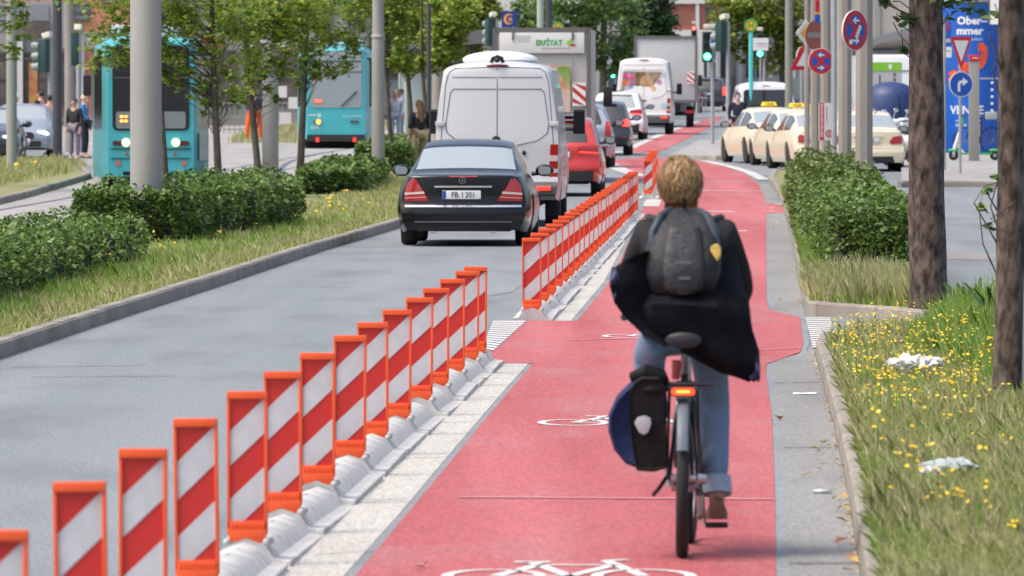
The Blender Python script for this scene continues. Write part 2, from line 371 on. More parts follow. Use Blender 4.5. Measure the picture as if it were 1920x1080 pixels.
# median on the left
LK = [G(-70, 697), G(0, 673), G(200, 605), G(400, 540), G(600, 472), G(740, 430)]
LK = LK + [Vector((LK[-1].x + .034 * d, LK[-1].y + d, 0)) for d in (15, 30, 60, 110, 190)]
def wkerb(name, pts, width, h, inward):
    f = globals()['G']; globals()['G'] = lambda x, y: Vector((x, y, Zg(y)))
    kerb(name, [(p.x, p.y) for p in pts], width, h, KERB, inward, 1.2); globals()['G'] = f
wkerb('kerb', [Vector((p.x, p.y, 0)) for p in [LK[0] - (LK[1] - LK[0]) * .6] + LK], .13, .13, 1)
med = [(p.x - .12, p.y) for p in LK]; medl = [(p.x - 3.4 + max(0, (p.y - 130)) * .012, p.y) for p in LK]
sheet('median_soil', med + medl[::-1], .11, SOIL, pix=False)
sheet('tram_bed', [(p[0], p[1]) for p in medl] + [(2.5, 420), (-20, 420), (-17, 260), (-10.4, 185), G(170, 336)[:2], G(100, 357)[:2], G(0, 384)[:2], (-11.4, 128), (-11.5, 55)], .006, A_TRAM, pix=False)
sheet('median_soil', [G(0, 384)[:2], G(100, 357)[:2], G(170, 336)[:2], (-10.5, 178), (-11.5, 188), (-16, 186), (-24, 150), (-24, 110), (-12.4, 110), (-11.3, 128)], .09, SOIL, pix=False)
wkerb('kerb', [Vector((-11.3, 118, 0)), G(0, 384), G(60, 369), G(110, 354), G(150, 342), G(172, 335), Vector((-10.4, 181, 0)), Vector((-11.2, 188, 0))], .14, .13, 1)
lane_line([(30, 276), (130, 272), (200, 268)], .5)
RAIL = M('rail_steel', (.16, .17, .19), .35, .8)
def rails():
    for off in (-.72, .72):
        pts = [];
        for y in range(60, 300, 4):
            x = -7.33 + .042 * (y - 152) + (0.00009 * max(0, y - 165) ** 2) + off; pts.append(Vector((x, y, Zg(y) + .011)))
        mb = MB()
        for a, b in zip(pts, pts[1:]):
            n = Vector((.05, 0, 0)); mb.quad(a - n, a + n, b + n, b - n)
        mb.build('tram_rail', RAIL, smooth=0)['kind'] = 'structure'
        mb = MB()
        for y in range(168, 216, 2):
            x0 = -5.0 + off + .0032 * (y - 192) ** 2 * .35; x1 = -5.0 + off + .0032 * (y + 2 - 192) ** 2 * .35
            mb.quad((x0 - .06, y, Zg(y) + .012), (x0 + .06, y, Zg(y) + .012), (x1 + .06, y + 2, Zg(y + 2) + .012), (x1 - .06, y + 2, Zg(y + 2) + .012))
        mb.build('tram_rail', RAIL, smooth=0)['kind'] = 'structure'
rails()
# right side: verge, planted island, pavements
sheet('verge_soil', [(1656, 1330), (1618, 1060), (1599, 940), (1575, 820), (1551, 730), (1534, 662), (1570, 649), (1760, 638), (1960, 660), (2300, 900), (2500, 1330)], .10, SOIL)
sheet('island_soil', [(1514, 588), (1740, 603), (1725, 520), (1712, 480), (1700, 430), (1690, 380), (1640, 340), (1560, 318), (1450, 330), (1446, 342), (1458, 356), (1472, 385), (1489, 440), (1503, 520)], .11, SOIL)
sheet('pavement', [(1690, 348), (2100, 350), (2100, 250), (1690, 250)], .10, A_PAVE)
kerb('kerb', [(1690, 352), (1770, 351), (1870, 351), (2100, 353)], .14, .12, KERB, inward=1)
sheet('pavement', [(1252, 297), (1352, 300), (1362, 292), (1350, 268), (1310, 268), (1285, 283)], .10, A_PAVE)
kerb('kerb', [(1250, 297), (1300, 299), (1352, 301), (1364, 293)], .14, .12, KERB, inward=1)
sheet('repair_patch', [(890, 560), (960, 548), (985, 530), (930, 533)], .004, A_SEAM)
sheet('repair_patch', [(1700, 470), (1900, 476), (1900, 490), (1700, 484)], .004, A_GUT)

# ------------------------------------------------------------------ shared materials
BLACK = M('black_paint', (.004, .005, .007), .2, .0, coat=.22, spec=.35)
SILVER = M('silver_paint', (.56, .575, .585), .38, .15, coat=.4)
WHITE = M('white_paint', (.78, .79, .80), .3, coat=.5)
CREAM = M('cream_paint', (.68, .61, .44), .3, coat=.5)
REDP = M('red_paint', (.52, .025, .02), .22, .1, coat=1.)
GREYP = M('bluegrey_paint', (.36, .40, .45), .28, .5, coat=.7)
DARKP = M('dark_paint', (.035, .038, .045), .22, .2, coat=.8)
TEAL = M('teal_paint', (.06, .42, .47), .35, coat=.4, var=.06, scale=2)
TEALD = M('teal_paint_dusty', (.10, .36, .40), .5, var=.12, scale=2)
GLASSD = M('dark_glass', (.018, .022, .026), .05, 0, spec=.8, coat=.5)
GLASSL = M('sky_glass', (.30, .345, .37), .08, 0, spec=.7, coat=.4)
TYRE = M('tyre_rubber', (.016, .016, .017), .8, bump=.1)
RIM = M('alloy', (.45, .46, .47), .3, .9)
PLAST = M('black_plastic', (.02, .021, .023), .55)
GPLAST = M('grey_plastic', (.075, .078, .082), .55)
CHROME = M('chrome', (.75, .77, .8), .12, 1.)
UNDER = M('underbody', (.008, .008, .009), .9)
LAMPR = M('red_lens', (.36, .012, .014), .12, coat=1.)
LAMPRL = M('red_lens_bright', (.6, .03, .02), .15, coat=1., emit=(1, .06, .03), estr=.5)
LAMPW = M('clear_lens', (.62, .50, .48), .15, coat=1.)
BRAKE = M('brake_lamp', (.6, .02, .015), .2, emit=(1, .04, .03), estr=2.2)
ORLED = M('orange_lamp', (.7, .2, .03), .3, emit=(1, .22, .03), estr=3)
HEADL = M('headlamp', (.8, .7, .5), .2, emit=(1, .74, .36), estr=1.0)
PLATE = M('number_plate', (.72, .73, .74), .35)
INK = M('black_ink', (.012, .012, .013), .5)
BLUEINK = M('blue_ink', (.012, .06, .35), .4)
WHITEP = M('white_print', (.8, .8, .8), .45)
ORANGE = M('orange_plastic', (.80, .10, .02), .45, var=.07, scale=4)
REFRED = M('red_film', (.52, .025, .02), .35)
REFWHITE = M('white_film', (.50, .50, .52), .4, var=.14, scale=7, vdetail=8)

# ------------------------------------------------------------------ vehicles
def qbez(a, b, c, n):
    return [(a[0] * (1 - t) ** 2 + 2 * b[0] * t * (1 - t) + c[0] * t * t, a[1] * (1 - t) ** 2 + 2 * b[1] * t * (1 - t) + c[1] * t * t) for t in [i / n for i in range(n + 1)]]
NL, NG, NR = 10, 6, 8
def interp_st(st, ys, sig):
    st = sorted(st, key=lambda s: s[0]); k = np.array(st); out = []; fine = np.linspace(k[0, 0], k[-1, 0], 400)
    for j in range(1, k.shape[1]):
        v = np.interp(fine, k[:, 0], k[:, j])
        for _ in range(sig * 9):
            v2 = v.copy(); v2[1:-1] = (v[:-2] + 2 * v[1:-1] + v[2:]) / 4; v = v2
        out.append(np.interp(ys, fine, v))
    return np.array(out)
class Body:                       # a car body lofted along y; station = (y, zl, wl, wm, zm, wb, zb, wr, ze, zr)
    def __init__(s, st, L, wheels, wr_, tail, bulge, nose=lambda z: 0., sig=6, tw=.9):
        s.L = L; s.tail = tail; s.bulge = bulge; s.nose = nose; s.tw = tw
        ys = sorted(set([round(i * L / 90, 4) for i in range(91) if all(abs(i * L / 90 - wy) > wr_ + .075 for wy in wheels)] + [wy + d for wy in wheels for d in np.linspace(-wr_ - .05, wr_ + .05, 17)])); s.ys = [y for y in ys if 0 <= y <= L]
        P = interp_st(st, s.ys, sig); s.rings = []
        for i, y in enumerate(s.ys):
            zl, wl, wm, zm, wb, zb, wr, ze, zr = P[:, i]
            q = qbez((wl, zl), (wm * 2 - (wl + wb) / 2, zm), (wb, zb), NL) + [(wb + (wr - wb) * t + .02 * math.sin(PI * t), zb + (ze - zb) * t) for t in [k / NG for k in range(1, NG + 1)]] + qbez((wr, ze), (wr * .86, zr - .005), (0, zr), NR)[1:]
            arch = -1
            for wy in wheels:
                if abs(y - wy) < wr_ + .05: arch = max(arch, .32 + math.sqrt(max(0, (wr_ + .05) ** 2 - (y - wy) ** 2)))
            pts = []
            for (x, z) in q:
                if arch > 0 and z < arch: z = min(arch, zb - .06)
                w_t = max(0, 1 - y / s.tw); w_n = max(0, 1 - (s.L - y) / 1.2)
                pts.append((x, y + s.tail(z) * w_t - s.nose(z) * w_n, z))
            s.rings.append(pts)
        q = s.rings[0]; s.zz = np.array([p[2] for p in q]); s.ww = np.maximum(np.array([p[0] for p in q]), .02); o = np.argsort(s.zz, kind='stable'); s.zz = s.zz[o]; s.ww = s.ww[o]; s.wmax = s.ww.max()
    def F(s, x, z):
        w = max(float(np.interp(z, s.zz, s.ww)), abs(x) + 1e-3); return s.tail(z) - s.bulge(z) * (1 - min(1, abs(x) / w) ** 2.6) * (w / s.wmax)
    def build(s, root, paint, roof=None, side_win=(), rear_win=None, front_win=None, glass=None, wglass=None, name='body'):
        groups = {'b': MB(), 'r': MB(), 'f': MB()}; wins = {}; R = s.rings; nj = len(R[0])
        def keep(mb, quads):
            for q in quads: mb.add(q, [(0, 1, 2, 3)])
        for i in range(len(R) - 1):
            y = (s.ys[i] + s.ys[i + 1]) / 2
            for j in range(nj - 1):
                g = 'b'
                if NL < j + .5 < NL + NG - .6 and any(a < y < b for a, b in side_win): g = 's'
                x = R[i][j][0]
                if j >= NL + NG and rear_win and rear_win[0] < y < rear_win[1]: g = 'r'
                if j >= NL + NG and front_win and front_win[0] < y < front_win[1]: g = 'f'
                a, b, c, d = R[i][j], R[i][j + 1], R[i + 1][j + 1], R[i + 1][j]; lft = [(-p[0], p[1], p[2]) for p in (d, c, b, a)]
                if g == 's':
                    n_ = [k for k, (u, v) in enumerate(side_win) if u < y < v][0]
                    wins.setdefault((1, n_), MB()).add([a, b, c, d], [(0, 1, 2, 3)]); wins.setdefault((-1, n_), MB()).add(lft, [(0, 1, 2, 3)]); continue
                groups[g].add([a, b, c, d], [(0, 1, 2, 3)]); groups[g].add(lft, [(0, 1, 2, 3)])
        # tail and nose caps
        for end in (0, -1):
            r = R[end]; K = 14; rows = []
            for (x, y, z) in r:
                rows.append([((-1 + 2 * k / K) * x, (s.F((-1 + 2 * k / K) * x, z) if end == 0 else y + .10 * (1 - (-1 + 2 * k / K) ** 2) * (x / s.wmax)), z) for k in range(K + 1)])
            for a, b in zip(rows, rows[1:]):
                for k in range(K): groups['b'].add([a[k], a[k + 1], b[k + 1], b[k]], [(0, 1, 2, 3)])
        groups['b'].build(name, paint, root, smooth=38)
        for m_ in wins.values(): m_.build('side_window', glass or GLASSD, root)
        if rear_win: groups['r'].build('rear_window', wglass or glass or GLASSD, root)
        if front_win: groups['f'].build('windscreen', glass or GLASSD, root)
    def patch(s, name, pts, mat, parent, off=.006, cuts=2, smooth=40, thick=.02):   # a shaped piece lying on the tail, pts in (x, z)
        bm = bmesh.new(); vs = [bm.verts.new((x, 0, z)) for x, z in pts]; f = bm.faces.new(vs)
        bmesh.ops.triangulate(bm, faces=[f])
        for _ in range(cuts): bmesh.ops.subdivide_edges(bm, edges=bm.edges[:], cuts=1, use_grid_fill=True)
        ext = bmesh.ops.extrude_face_region(bm, geom=bm.faces[:]); top = set(g for g in ext['geom'] if isinstance(g, bmesh.types.BMVert))
        for v in bm.verts: v.co.y = s.F(v.co.x, v.co.z) - (off if v in top else off - thick)
        bmesh.ops.recalc_face_normals(bm, faces=bm.faces)
        me = bpy.data.meshes.new(name); bm.to_mesh(me); bm.free(); me.materials.append(mat)
        me.polygons.foreach_set('use_smooth', [True] * len(me.polygons)); me.set_sharp_from_angle(angle=math.radians(35)); return link(name, me, parent)
def mirror(pts): return [(-x, z) for x, z in pts][::-1]
def strip(x0, x1, z, h, n=10): return [(x0 + (x1 - x0) * k / n, z - h / 2) for k in range(n + 1)] + [(x1 - (x1 - x0) * k / n, z + h / 2) for k in range(n + 1)]
def rrect(cx, cz, w, h, r, n=4):
    out = []
    for sx, sz, a0 in ((1, 1, 0), (-1, 1, PI / 2), (-1, -1, PI), (1, -1, 3 * PI / 2)):
        for k in range(n + 1):
            a = a0 + PI / 2 * k / n; out.append((cx + sx * (w / 2 - r) + r * math.cos(a), cz + sz * (h / 2 - r) + r * math.sin(a)))
    return out
def wheel(root, x, y, r=.32, wd=.22, name='wheel', spokes=7, steer=0.):
    sx = 1 if x > 0 else -1; mb = MB(); h = wd / 2
    mb.lathe([(r * .62, -h), (r * .9, -h), (r * .985, -h * .72), (r, -h * .3), (r, h * .3), (r * .985, h * .72), (r * .9, h), (r * .62, h)], (0, 0, 0), 28, 'x')
    t = mb.build(name, TYRE, root); t.location = (x, y, r); t.rotation_euler = (0, 0, steer)
    mb = MB(); o = sx * h * .86
    mb.lathe([(r * .60, o - sx * .09), (r * .645, o), (r * .60, o + sx * .004), (r * .56, o - sx * .05)], (0, 0, 0), 28, 'x')
    for k in range(spokes):
        a = 2 * PI * k / spokes; mb.box((o - sx * .02, .33 * r * math.cos(a), .33 * r * math.sin(a)), (.025, r * .58, .05 * r / .32), rx=a)
    mb.cyl((o - sx * .05, 0, 0), (o, 0, 0), .06, .05, 14)
    mb.build('rim', RIM, t)
    MB().cyl((o - sx * .075, 0, 0), (o - sx * .07, 0, 0), r * .58, r * .58, 24).build('hub', UNDER, t)
    return t
def under(root, L, w_, z0=.2, z1=.6, mat=None):
    MB().box((0, L / 2, (z0 + z1) / 2), (w_ * 2, L - .3, z1 - z0)).build('underbody', mat or UNDER, root)
def mirrors(root, x, y, z, mat, s=1., glass=True):
    for sx in (-1, 1):
        mb = MB(); mb.ell((sx * (x + .10), y, z), (.13 * s, .075, .085 * s), 14, 8); mb.tube([(sx * (x - .08), y + .05, z - .05), (sx * (x + .04), y + .02, z - .04)], [.03, .025], 8)
        m = mb.build('mirror', mat, root)
        if glass: MB().prism(rrect(sx * (x + .10), z, .17 * s, .11 * s, .04), y - .082, y - .07).build('mirror_glass', GLASSL, m)
def number_plate(root, body, cx, cz, txt=None, y=None, wd=.52):
    y = (body.F(cx, cz) if y is None else y) - .02
    p = MB().box((cx, y, cz), (wd, .012, .115)).build('number_plate', PLATE, root, bevel=.003)
    MB().box((cx - wd / 2 + .025, y - .0085, cz), (.045, .004, .105)).build('country_band', BLUEINK, p)
    if txt: text_obj('plate_lettering', txt, .108, INK, p, (cx + .022, y - .009, cz - .002), sx=.86)
    return p
def star_badge(root, cx, cz, y, r, back=None):
    mb = MB().disc((cx, cz), r, y - .012, y, 28, r * .84)
    for k in range(3):
        a = PI / 2 + 2 * PI * k / 3; p = [(cx + r * .88 * math.cos(a), cz + r * .88 * math.sin(a))] + [(cx + r * .14 * math.cos(a + d), cz + r * .14 * math.sin(a + d)) for d in (1.05, -1.05)]
        mb.prism([p[0], p[1], (cx, cz), p[2]], y - .01, y - .002)
    o = mb.build('star_badge', CHROME, root)
    if back: MB().disc((cx, cz), r * .98, y - .001, y + .02, 24).build('badge_disc', back, o)

# --- sedans (the black car, the taxis)
def sedan_stations(L=4.82):
    #       y   zl   wl   wm   zm   wb   zb   wr   ze    zr
    return [(0., .22, .76, .85, .55, .74, .92, .66, .955, .975), (.12, .20, .80, .89, .55, .78, .94, .69, .975, .99), (.35, .19, .84, .91, .56, .80, .95, .70, .985, 1.0),
            (.72, .19, .85, .915, .56, .80, .955, .69, 1.0, 1.02), (1.0, .19, .85, .915, .56, .80, .96, .655, 1.12, 1.15), (1.5, .19, .85, .915, .56, .80, .955, .60, 1.33, 1.37), (1.9, .19, .85, .915, .56, .80, .95, .59, 1.385, 1.43),
            (2.4, .19, .85, .915, .56, .80, .945, .59, 1.395, 1.45), (2.9, .19, .85, .915, .56, .80, .94, .585, 1.36, 1.41), (3.5, .19, .85, .915, .56, .79, .93, .66, 1.0, 1.03), (3.8, .19, .85, .915, .56, .78, .91, .68, .94, .97),
            (4.5, .21, .82, .88, .55, .74, .80, .62, .82, .84), (L - .08, .22, .72, .80, .52, .64, .68, .55, .70, .71), (L, .26, .62, .70, .5, .56, .62, .5, .64, .65)]
def sedan_tail(z): return -.07 if z < .52 else (-.07 + (z - .52) / .06 * .07 if z < .58 else .0)
def sedan(name, label, loc, rotz, paint, group=None, kind='w1', plate=None, cat='car', glassr=None):
    root = thing(name, label, cat, loc, rotz, group); b = Body(sedan_stations(), 4.82, (1.03, 3.88), .33, sedan_tail, lambda z: .10)
    b.build(root, paint, side_win=((1.2, 2.22), (2.30, 3.2)), rear_win=(.78, 1.46), front_win=(2.98, 3.52), wglass=glassr or GLASSL)
    under(root, 4.7, .62, .2, .62)
    for x in (-.78, .78): wheel(root, x, 1.03); wheel(root, x, 3.88)
    mirrors(root, .90, 3.15, 1.0, paint if kind == 'w1' else PLAST)
    b.patch('lower_valance', strip(-.62, .62, .245, .07, 12), UNDER, root, .008)
    if kind == 'w1':
        R = [(.46, .615), (.79, .615), (.80, .72), (.775, .84), (.70, .925), (.645, .915), (.60, .83)]
        for P in (R, mirror(R)):
            l = b.patch('tail_light', P, LAMPR, root, .012)
            Q = [(.525, .715), (.798, .70), (.80, .725), (.53, .745)]
            b.patch('reversing_lens', Q if P is R else mirror(Q), LAMPW, l, .015, 2)
            Q = [(.50, .665), (.795, .65), (.797, .658), (.505, .673)]
            b.patch('lens_rib', Q if P is R else mirror(Q), LAMPW, l, .015, 2)
        b.patch('boot_handle_strip', strip(-.39, .39, .81, .022), CHROME, root, .016)
        b.patch('brake_light', strip(-.19, .19, .948, .018), LAMPR, root, .010)
        b.patch('bumper_strip', strip(-.79, .79, .548, .026, 16), CHROME, root, .012)
        b.patch('bumper_crease_tone', strip(-.66, .66, .335, .014, 12), CHROME if False else M('crease_highlight', (.12, .125, .13), .2, coat=1.), root, .012)  # highlight along the bumper, painted as a paler strip
        gap = [(-.60, .90), (-.47, .63), (-.38, .585), (.38, .585), (.47, .63), (.60, .90)]
        mb = MB(); mb.tube([(x, b.F(x, z) - .001, z) for (x0, z0), (x1, z1) in zip(gap, gap[1:]) for x, z in [(x0 + (x1 - x0) * k / 8, z0 + (z1 - z0) * k / 8) for k in range(9)]], .006, 5); mb.build('boot_gap', UNDER, root)
        number_plate(root, b, -.02, .70, plate); star_badge(root, -.01, .895, b.F(0, .9) - .008, .046)
        for x in (-.42, .40): MB().lathe([(.03, -.06), (.036, -.06), (.036, .25), (.03, .25)], (x, 0, .205), 14, 'y').build('exhaust', CHROME, root)
        for x in (-.38, .38):      # seats seen through the rear window
            mb = MB(); mb.ell((x, 1.75, 1.13), (.14, .06, .12)); mb.build('headrest', GPLAST, root)
    else:
        R = [(.50, .70), (.56, .655), (.80, .67), (.82, .80), (.78, .855), (.60, .83)]
        for P in (R, mirror(R)): b.patch('tail_light', P, LAMPR, root, .012)
        number_plate(root, b, 0, .745, plate)
        b.patch('boot_handle_strip', strip(-.36, .36, .835, .02), CREAM, root, .02)
        b.patch('bumper_crease_tone', strip(-.76, .76, .56, .012, 12), M('cream_shade', (.45, .38, .25), .4), root, .006)  # crease shade painted as a strip of darker cream
        b.patch('lower_diffuser', strip(-.60, .60, .30, .13), PLAST, root, .010)
        t = MB(); t.box((0, 2.35, 1.525), (.42, .10, .10), taper=.8); o = t.build('roof_sign', M('taxi_yellow', (.8, .55, .02), .4, emit=(1, .7, .05), estr=.25), root, bevel=.02)
        text_obj('sign_lettering', 'TAXI', .10, INK, o, (0, 2.292, 1.52), bold=.002)
        t = MB(); t.tube([(.22, 1.2, 1.36), (.24, 1.0, 1.42), (.26, .85, 1.42)], .012, 6); t.build('aerial', PLAST, root)
    return root
# --- hatchbacks and compact SUVs
def hatch(name, label, loc, rotz, paint, H=1.55, W=.89, lights='red', roof=None, group=None, plate=None, lampmat=None, L=4.2, glassr=None, roofmat=None):
    k = H / 1.55; wf = W / .89; zb = .98 * k
    st = [(0., .30, .74, .84, .6, .77, zb, .62, 1.36 * k, 1.43 * k), (.15, .27, .80, .88, .6, .81, zb, .66, 1.40 * k, 1.47 * k), (.4, .24, .84, .89, .6, .83, zb, .67, 1.44 * k, 1.51 * k), (1.2, .23, .85, .89, .6, .83, zb - .02, .66, 1.48 * k, 1.54 * k),
          (2.0, .23, .85, .89, .6, .83, zb - .03, .66, 1.49 * k, 1.55 * k), (2.5, .23, .85, .89, .6, .82, zb - .04, .64, 1.44 * k, 1.50 * k), (3.15, .23, .85, .89, .6, .81, zb - .05, .68, 1.02 * k, 1.06 * k), (3.9, .25, .80, .86, .58, .74, .84 * k, .62, .88 * k, .90 * k), (4.12, .27, .72, .8, .55, .66, .74 * k, .56, .76 * k, .77 * k), (4.2, .3, .64, .72, .5, .6, .66 * k, .5, .68 * k, .69 * k)]
    st = [(s[0] * L / 4.2, s[1], s[2] * wf, s[3] * wf, s[4], s[5] * wf, s[6], s[7] * wf, s[8], s[9]) for s in st]
    root = thing(name, label, 'car', loc, rotz, group)
    tail = lambda z: (-.05 if z < .6 else -.05 + min(1, (z - .6) / .1) * .07 if z < .95 * k else .02 + (z - .95 * k) * .75)
    b = Body(st, L, (.78 * L / 4.2, 3.36 * L / 4.2), .34, tail, lambda z: .10 if z < 1.0 else .07)
    b.build(root, paint, side_win=((.62, 1.3), (1.38, 2.25), (2.33, 2.95)), front_win=(2.6, 3.15))
    under(root, L - .1, .60, .24, .66)
    for x in (-.76, .76): wheel(root, x * wf, .78 * L / 4.2, .335); wheel(root, x * wf, 3.36 * L / 4.2, .335)
    mirrors(root, W, 2.75, 1.06 * k, PLAST)
    win = [(-.60, 1.03 * k), (.60, 1.03 * k), (.60, 1.12 * k), (.50, 1.36 * k), (.40, 1.385 * k), (-.40, 1.385 * k), (-.50, 1.36 * k), (-.60, 1.12 * k)]
    b.patch('rear_window', [(x * wf, z) for x, z in win], glassr or GLASSD, root, .008, 3)
    MB().box((0, b.F(0, 1.42 * k) + .02, 1.455 * k), (.95, .16, .025)).build('roof_spoiler', roofmat or paint, root, bevel=.01)
    if roofmat: # a roof painted in another colour
        mb = MB(); mb.box((0, 1.45, 1.55 * k - .005), (1.02, 1.9, .02)); mb.build('roof_panel', roofmat, root, bevel=.009)
    lm = lampmat or LAMPR
    if lights == 'wide': R = [(.40, .86 * k), (.80, .83 * k), (.83, .97 * k), (.72, 1.0 * k), (.44, .955 * k)]
    elif lights == 'tall': R = [(.68, .74 * k), (.84, .74 * k), (.82, 1.10 * k), (.70, 1.10 * k)]
    else: R = [(.52, .84 * k), (.82, .82 * k), (.82, 1.0 * k), (.72, 1.03 * k), (.56, .93 * k)]
    R = [(x * wf, z) for x, z in R]
    for P in (R, mirror(R)):
        l = b.patch('tail_light', P, lm, root, .012)
        if lights == 'wide':
            Q = [(.44, .845 * k), (.80, .82 * k), (.805, .838 * k), (.44, .865 * k)]; b.patch('light_bar', [(x * wf, z) for x, z in (Q if P is R else mirror(Q))], BRAKE, l, .016)
    b.patch('bumper_skirt', strip(-.72 * wf, .72 * wf, .40, .2, 12), PLAST, root, .006)
    for sx in (-1, 1): b.patch('reflector', strip(sx * .6 * wf, sx * .76 * wf, .52, .03, 3), LAMPR, root, .012)
    number_plate(root, b, 0, .80 * k, plate)
    return root
# --- panel vans
def panel_van(name, label, loc, rotz, paint, H=2.6, group=None, plastic=GPLAST, detail=True, bright=False):
    root = thing(name, label, 'van', loc, rotz, group); L = 5.9; W = .99
    zt = H
    st = [(0., .45, .90, .965, 1.0, .955, 1.30, .80, zt - .22, zt - .06), (.10, .42, .93, .985, 1.0, .97, 1.30, .83, zt - .17, zt - .01), (.3, .40, .95, .995, 1.0, .98, 1.30, .845, zt - .15, zt), (3.9, .40, .95, .995, 1.0, .98, 1.30, .845, zt - .15, zt),
          (4.3, .40, .95, .995, 1.0, .97, 1.28, .82, zt - .25, zt - .09), (5.1, .40, .95, .99, .9, .93, 1.20, .80, 1.30, 1.36), (5.7, .42, .88, .93, .8, .82, .95, .7, 1.0, 1.03), (5.9, .45, .74, .8, .7, .68, .85, .6, .88, .9)]
    b = Body(st, L, (1.0, 4.75), .37, lambda z: -.10 if z < .62 else (-.10 + min(1, (z - .62) / .08) * .10 if z < 1.3 else (z - 1.3) * .10), lambda z: .05, tw=.5)
    b.build(root, paint, side_win=((4.15, 4.95),), front_win=(4.3, 5.1))
    under(root, L - .1, .66, .32, .9)
    for x in (-.84, .84): wheel(root, x, 1.0, .345, .23); wheel(root, x, 4.75, .345, .23)
    for sx in (-1, 1):
        mb = MB(); mb.box((sx * 1.16, 4.75, 1.62), (.20, .12, .40), taper=.92); m = mb.build('mirror', PLAST, root, bevel=.03)
        mb = MB(); mb.box((sx * 1.16, 4.685, 1.62), (.16, .01, .33)); mb.build('mirror_glass', GLASSD, m)
        MB().tube([(sx * .95, 4.8, 1.5), (sx * 1.1, 4.77, 1.5)], .03, 8).build('mirror_arm', PLAST, m)
    bump = b.patch('rear_bumper', [(-.90, .42), (.90, .42), (.93, .56), (.93, .70), (.60, .70), (.55, .60), (-.55, .60), (-.60, .70), (-.93, .70), (-.93, .56)], plastic, root, .05, 2, thick=.10)
    # door gap in the middle, door outlines and pressed panels
    def line(nm, pts, r, mat, parent=root):
        P = [(x0 + (x1 - x0) * k / 6, z0 + (z1 - z0) * k / 6) for (x0, z0), (x1, z1) in zip(pts, pts[1:]) for k in range(7)]
        MB().tube([(x, b.F(x, z) - .0005, z) for x, z in P], r, 6).build(nm, mat, parent)
    SH = M('panel_gap', (.06, .06, .065), .7); PRESS = M('pressed_edge', (.20, .205, .21), .5, .2)
    line('door_gap', [(0, .70), (0, zt - .10)], .007, SH)
    for sx in (-1, 1):
        line('door_gap', [(sx * .86, .75), (sx * .875, 1.3), (sx * .80, zt - .36), (sx * .75, zt - .18), (sx * .66, zt - .12), (sx * .05, zt - .10)], .006, SH)
        lo = [(sx * .30, 1.27), (sx * .62, 1.34), (sx * .78, 1.46), (sx * .80, 1.6)]
        line('pressed_panel', lo, .010, PRESS); line('pressed_panel', [(sx * .80, 1.6), (sx * .73, zt - .50), (sx * .68, zt - .44), (sx * .02, zt - .44)], .009, PRESS)
        line('pressed_panel', [(sx * .02, zt - .26), (sx * .70, zt - .255)], .008, PRESS)
        for hz in (1.60,):
            h = MB(); h.box((sx * .885, b.F(sx * .86, hz) - .022, hz), (.15, .035, .075)); h.build('hinge', SILVER if not bright else WHITE, root, bevel=.012)
        R = [(sx * .80, .76), (sx * .945, .76), (sx * .95, 1.28), (sx * .83, 1.28)]; R = R if sx > 0 else R[::-1]
        l = b.patch('tail_light', R, LAMPR, root, .014)
        for z0, z1 in ((.84, .90), (1.02, 1.11)):
            Q = [(sx * .81, z0), (sx * .945, z0), (sx * .947, z1), (sx * .82, z1)]; b.patch('clear_band', Q if sx > 0 else Q[::-1], LAMPW, l, .018, 1)
        b.patch('bumper_reflector', strip(sx * .60, sx * .84, .60, .07, 3), LAMPRL, root, .075)  # no lamp: a slight glow is added to the reflector's red
    bl = MB(); bl.ell((0, b.F(0, zt - .09) - .01, zt - .075), (.18, .03, .02)); bl.build('brake_light', M('dark_red_lens', (.22, .02, .025), .2), root)
    if detail:
        star_badge(root, -.01, 1.34, b.F(0, 1.34) - .012, .075, PLAST)
        MB().ell((.42, b.F(.42, 1.15) - .01, 1.15), (.033, .02, .04)).build('door_lock', PLAST, root)
        mb = MB(); mb.tube([(-.09, b.F(0, zt - .06) - .03, zt - .03), (-.07, b.F(0, zt) - .05, zt + .04), (0, b.F(0, zt) - .07, zt + .065), (.07, b.F(0, zt) - .05, zt + .04), (.09, b.F(0, zt - .06) - .03, zt - .03)], .03, 8); mb.ell((0, b.F(0, zt) - .08, zt + .01), (.05, .05, .04)); mb.build('reversing_camera', PLAST, root)
        mb = MB(); mb.ell((-.02, 2.0, zt + .02), (.60, .95, .145), 28, 12); mb.build('roof_pod', M('pod_white', (.74, .75, .76), .35), root)
        MB().tube([(-.9 + .18 * k, b.F(0, .5) - .14, .5) for k in range(11)], .02, 6).build('step_edge', UNDER, root)
        p = MB(); p.box((.875, b.F(.87, .72) - .03, .725), (.14, .01, .10)); q = p.build('small_plate', PLATE, root)
    return root, b
def place(px, py): g = G(px, py); return g
# black saloon
g = place(869, 462); sedan('saloon_car', 'black saloon with chrome boot strip, last in the queue on the grey lane', g, -.036, BLACK, plate='FB: I 201')
# silver van
g = XG(932, 116.); panel_van('panel_van', 'silver high roof van with star badge, directly ahead of the black saloon', g, ROAD, SILVER, 2.58)
# red car
g = XG(1043, 144); hatch('hatchback_car', 'red compact car with pale roof and glowing tail light beside the silver van', g, ROAD, REDP, 1.57, .89, 'wide', roofmat=GREYP)
# silver-blue car, dark car, white compact SUV
g = XG(1082, 182); hatch('compact_car', 'blue grey compact car with tall red tail light right of the box truck', g, ROAD, GREYP, 1.60, .88, 'tall')
g = XG(1124, 206); hatch('compact_car', 'dark compact car half hidden between the blue grey car and the white one', g, ROAD, DARKP, 1.52, .88, 'norm', lampmat=BRAKE)
g = XG(1157, 246); hatch('crossover_car', 'white crossover car behind the white van with printed doors', g, ROAD - .02, WHITE, 1.60, .90, 'wide', glassr=GLASSL)
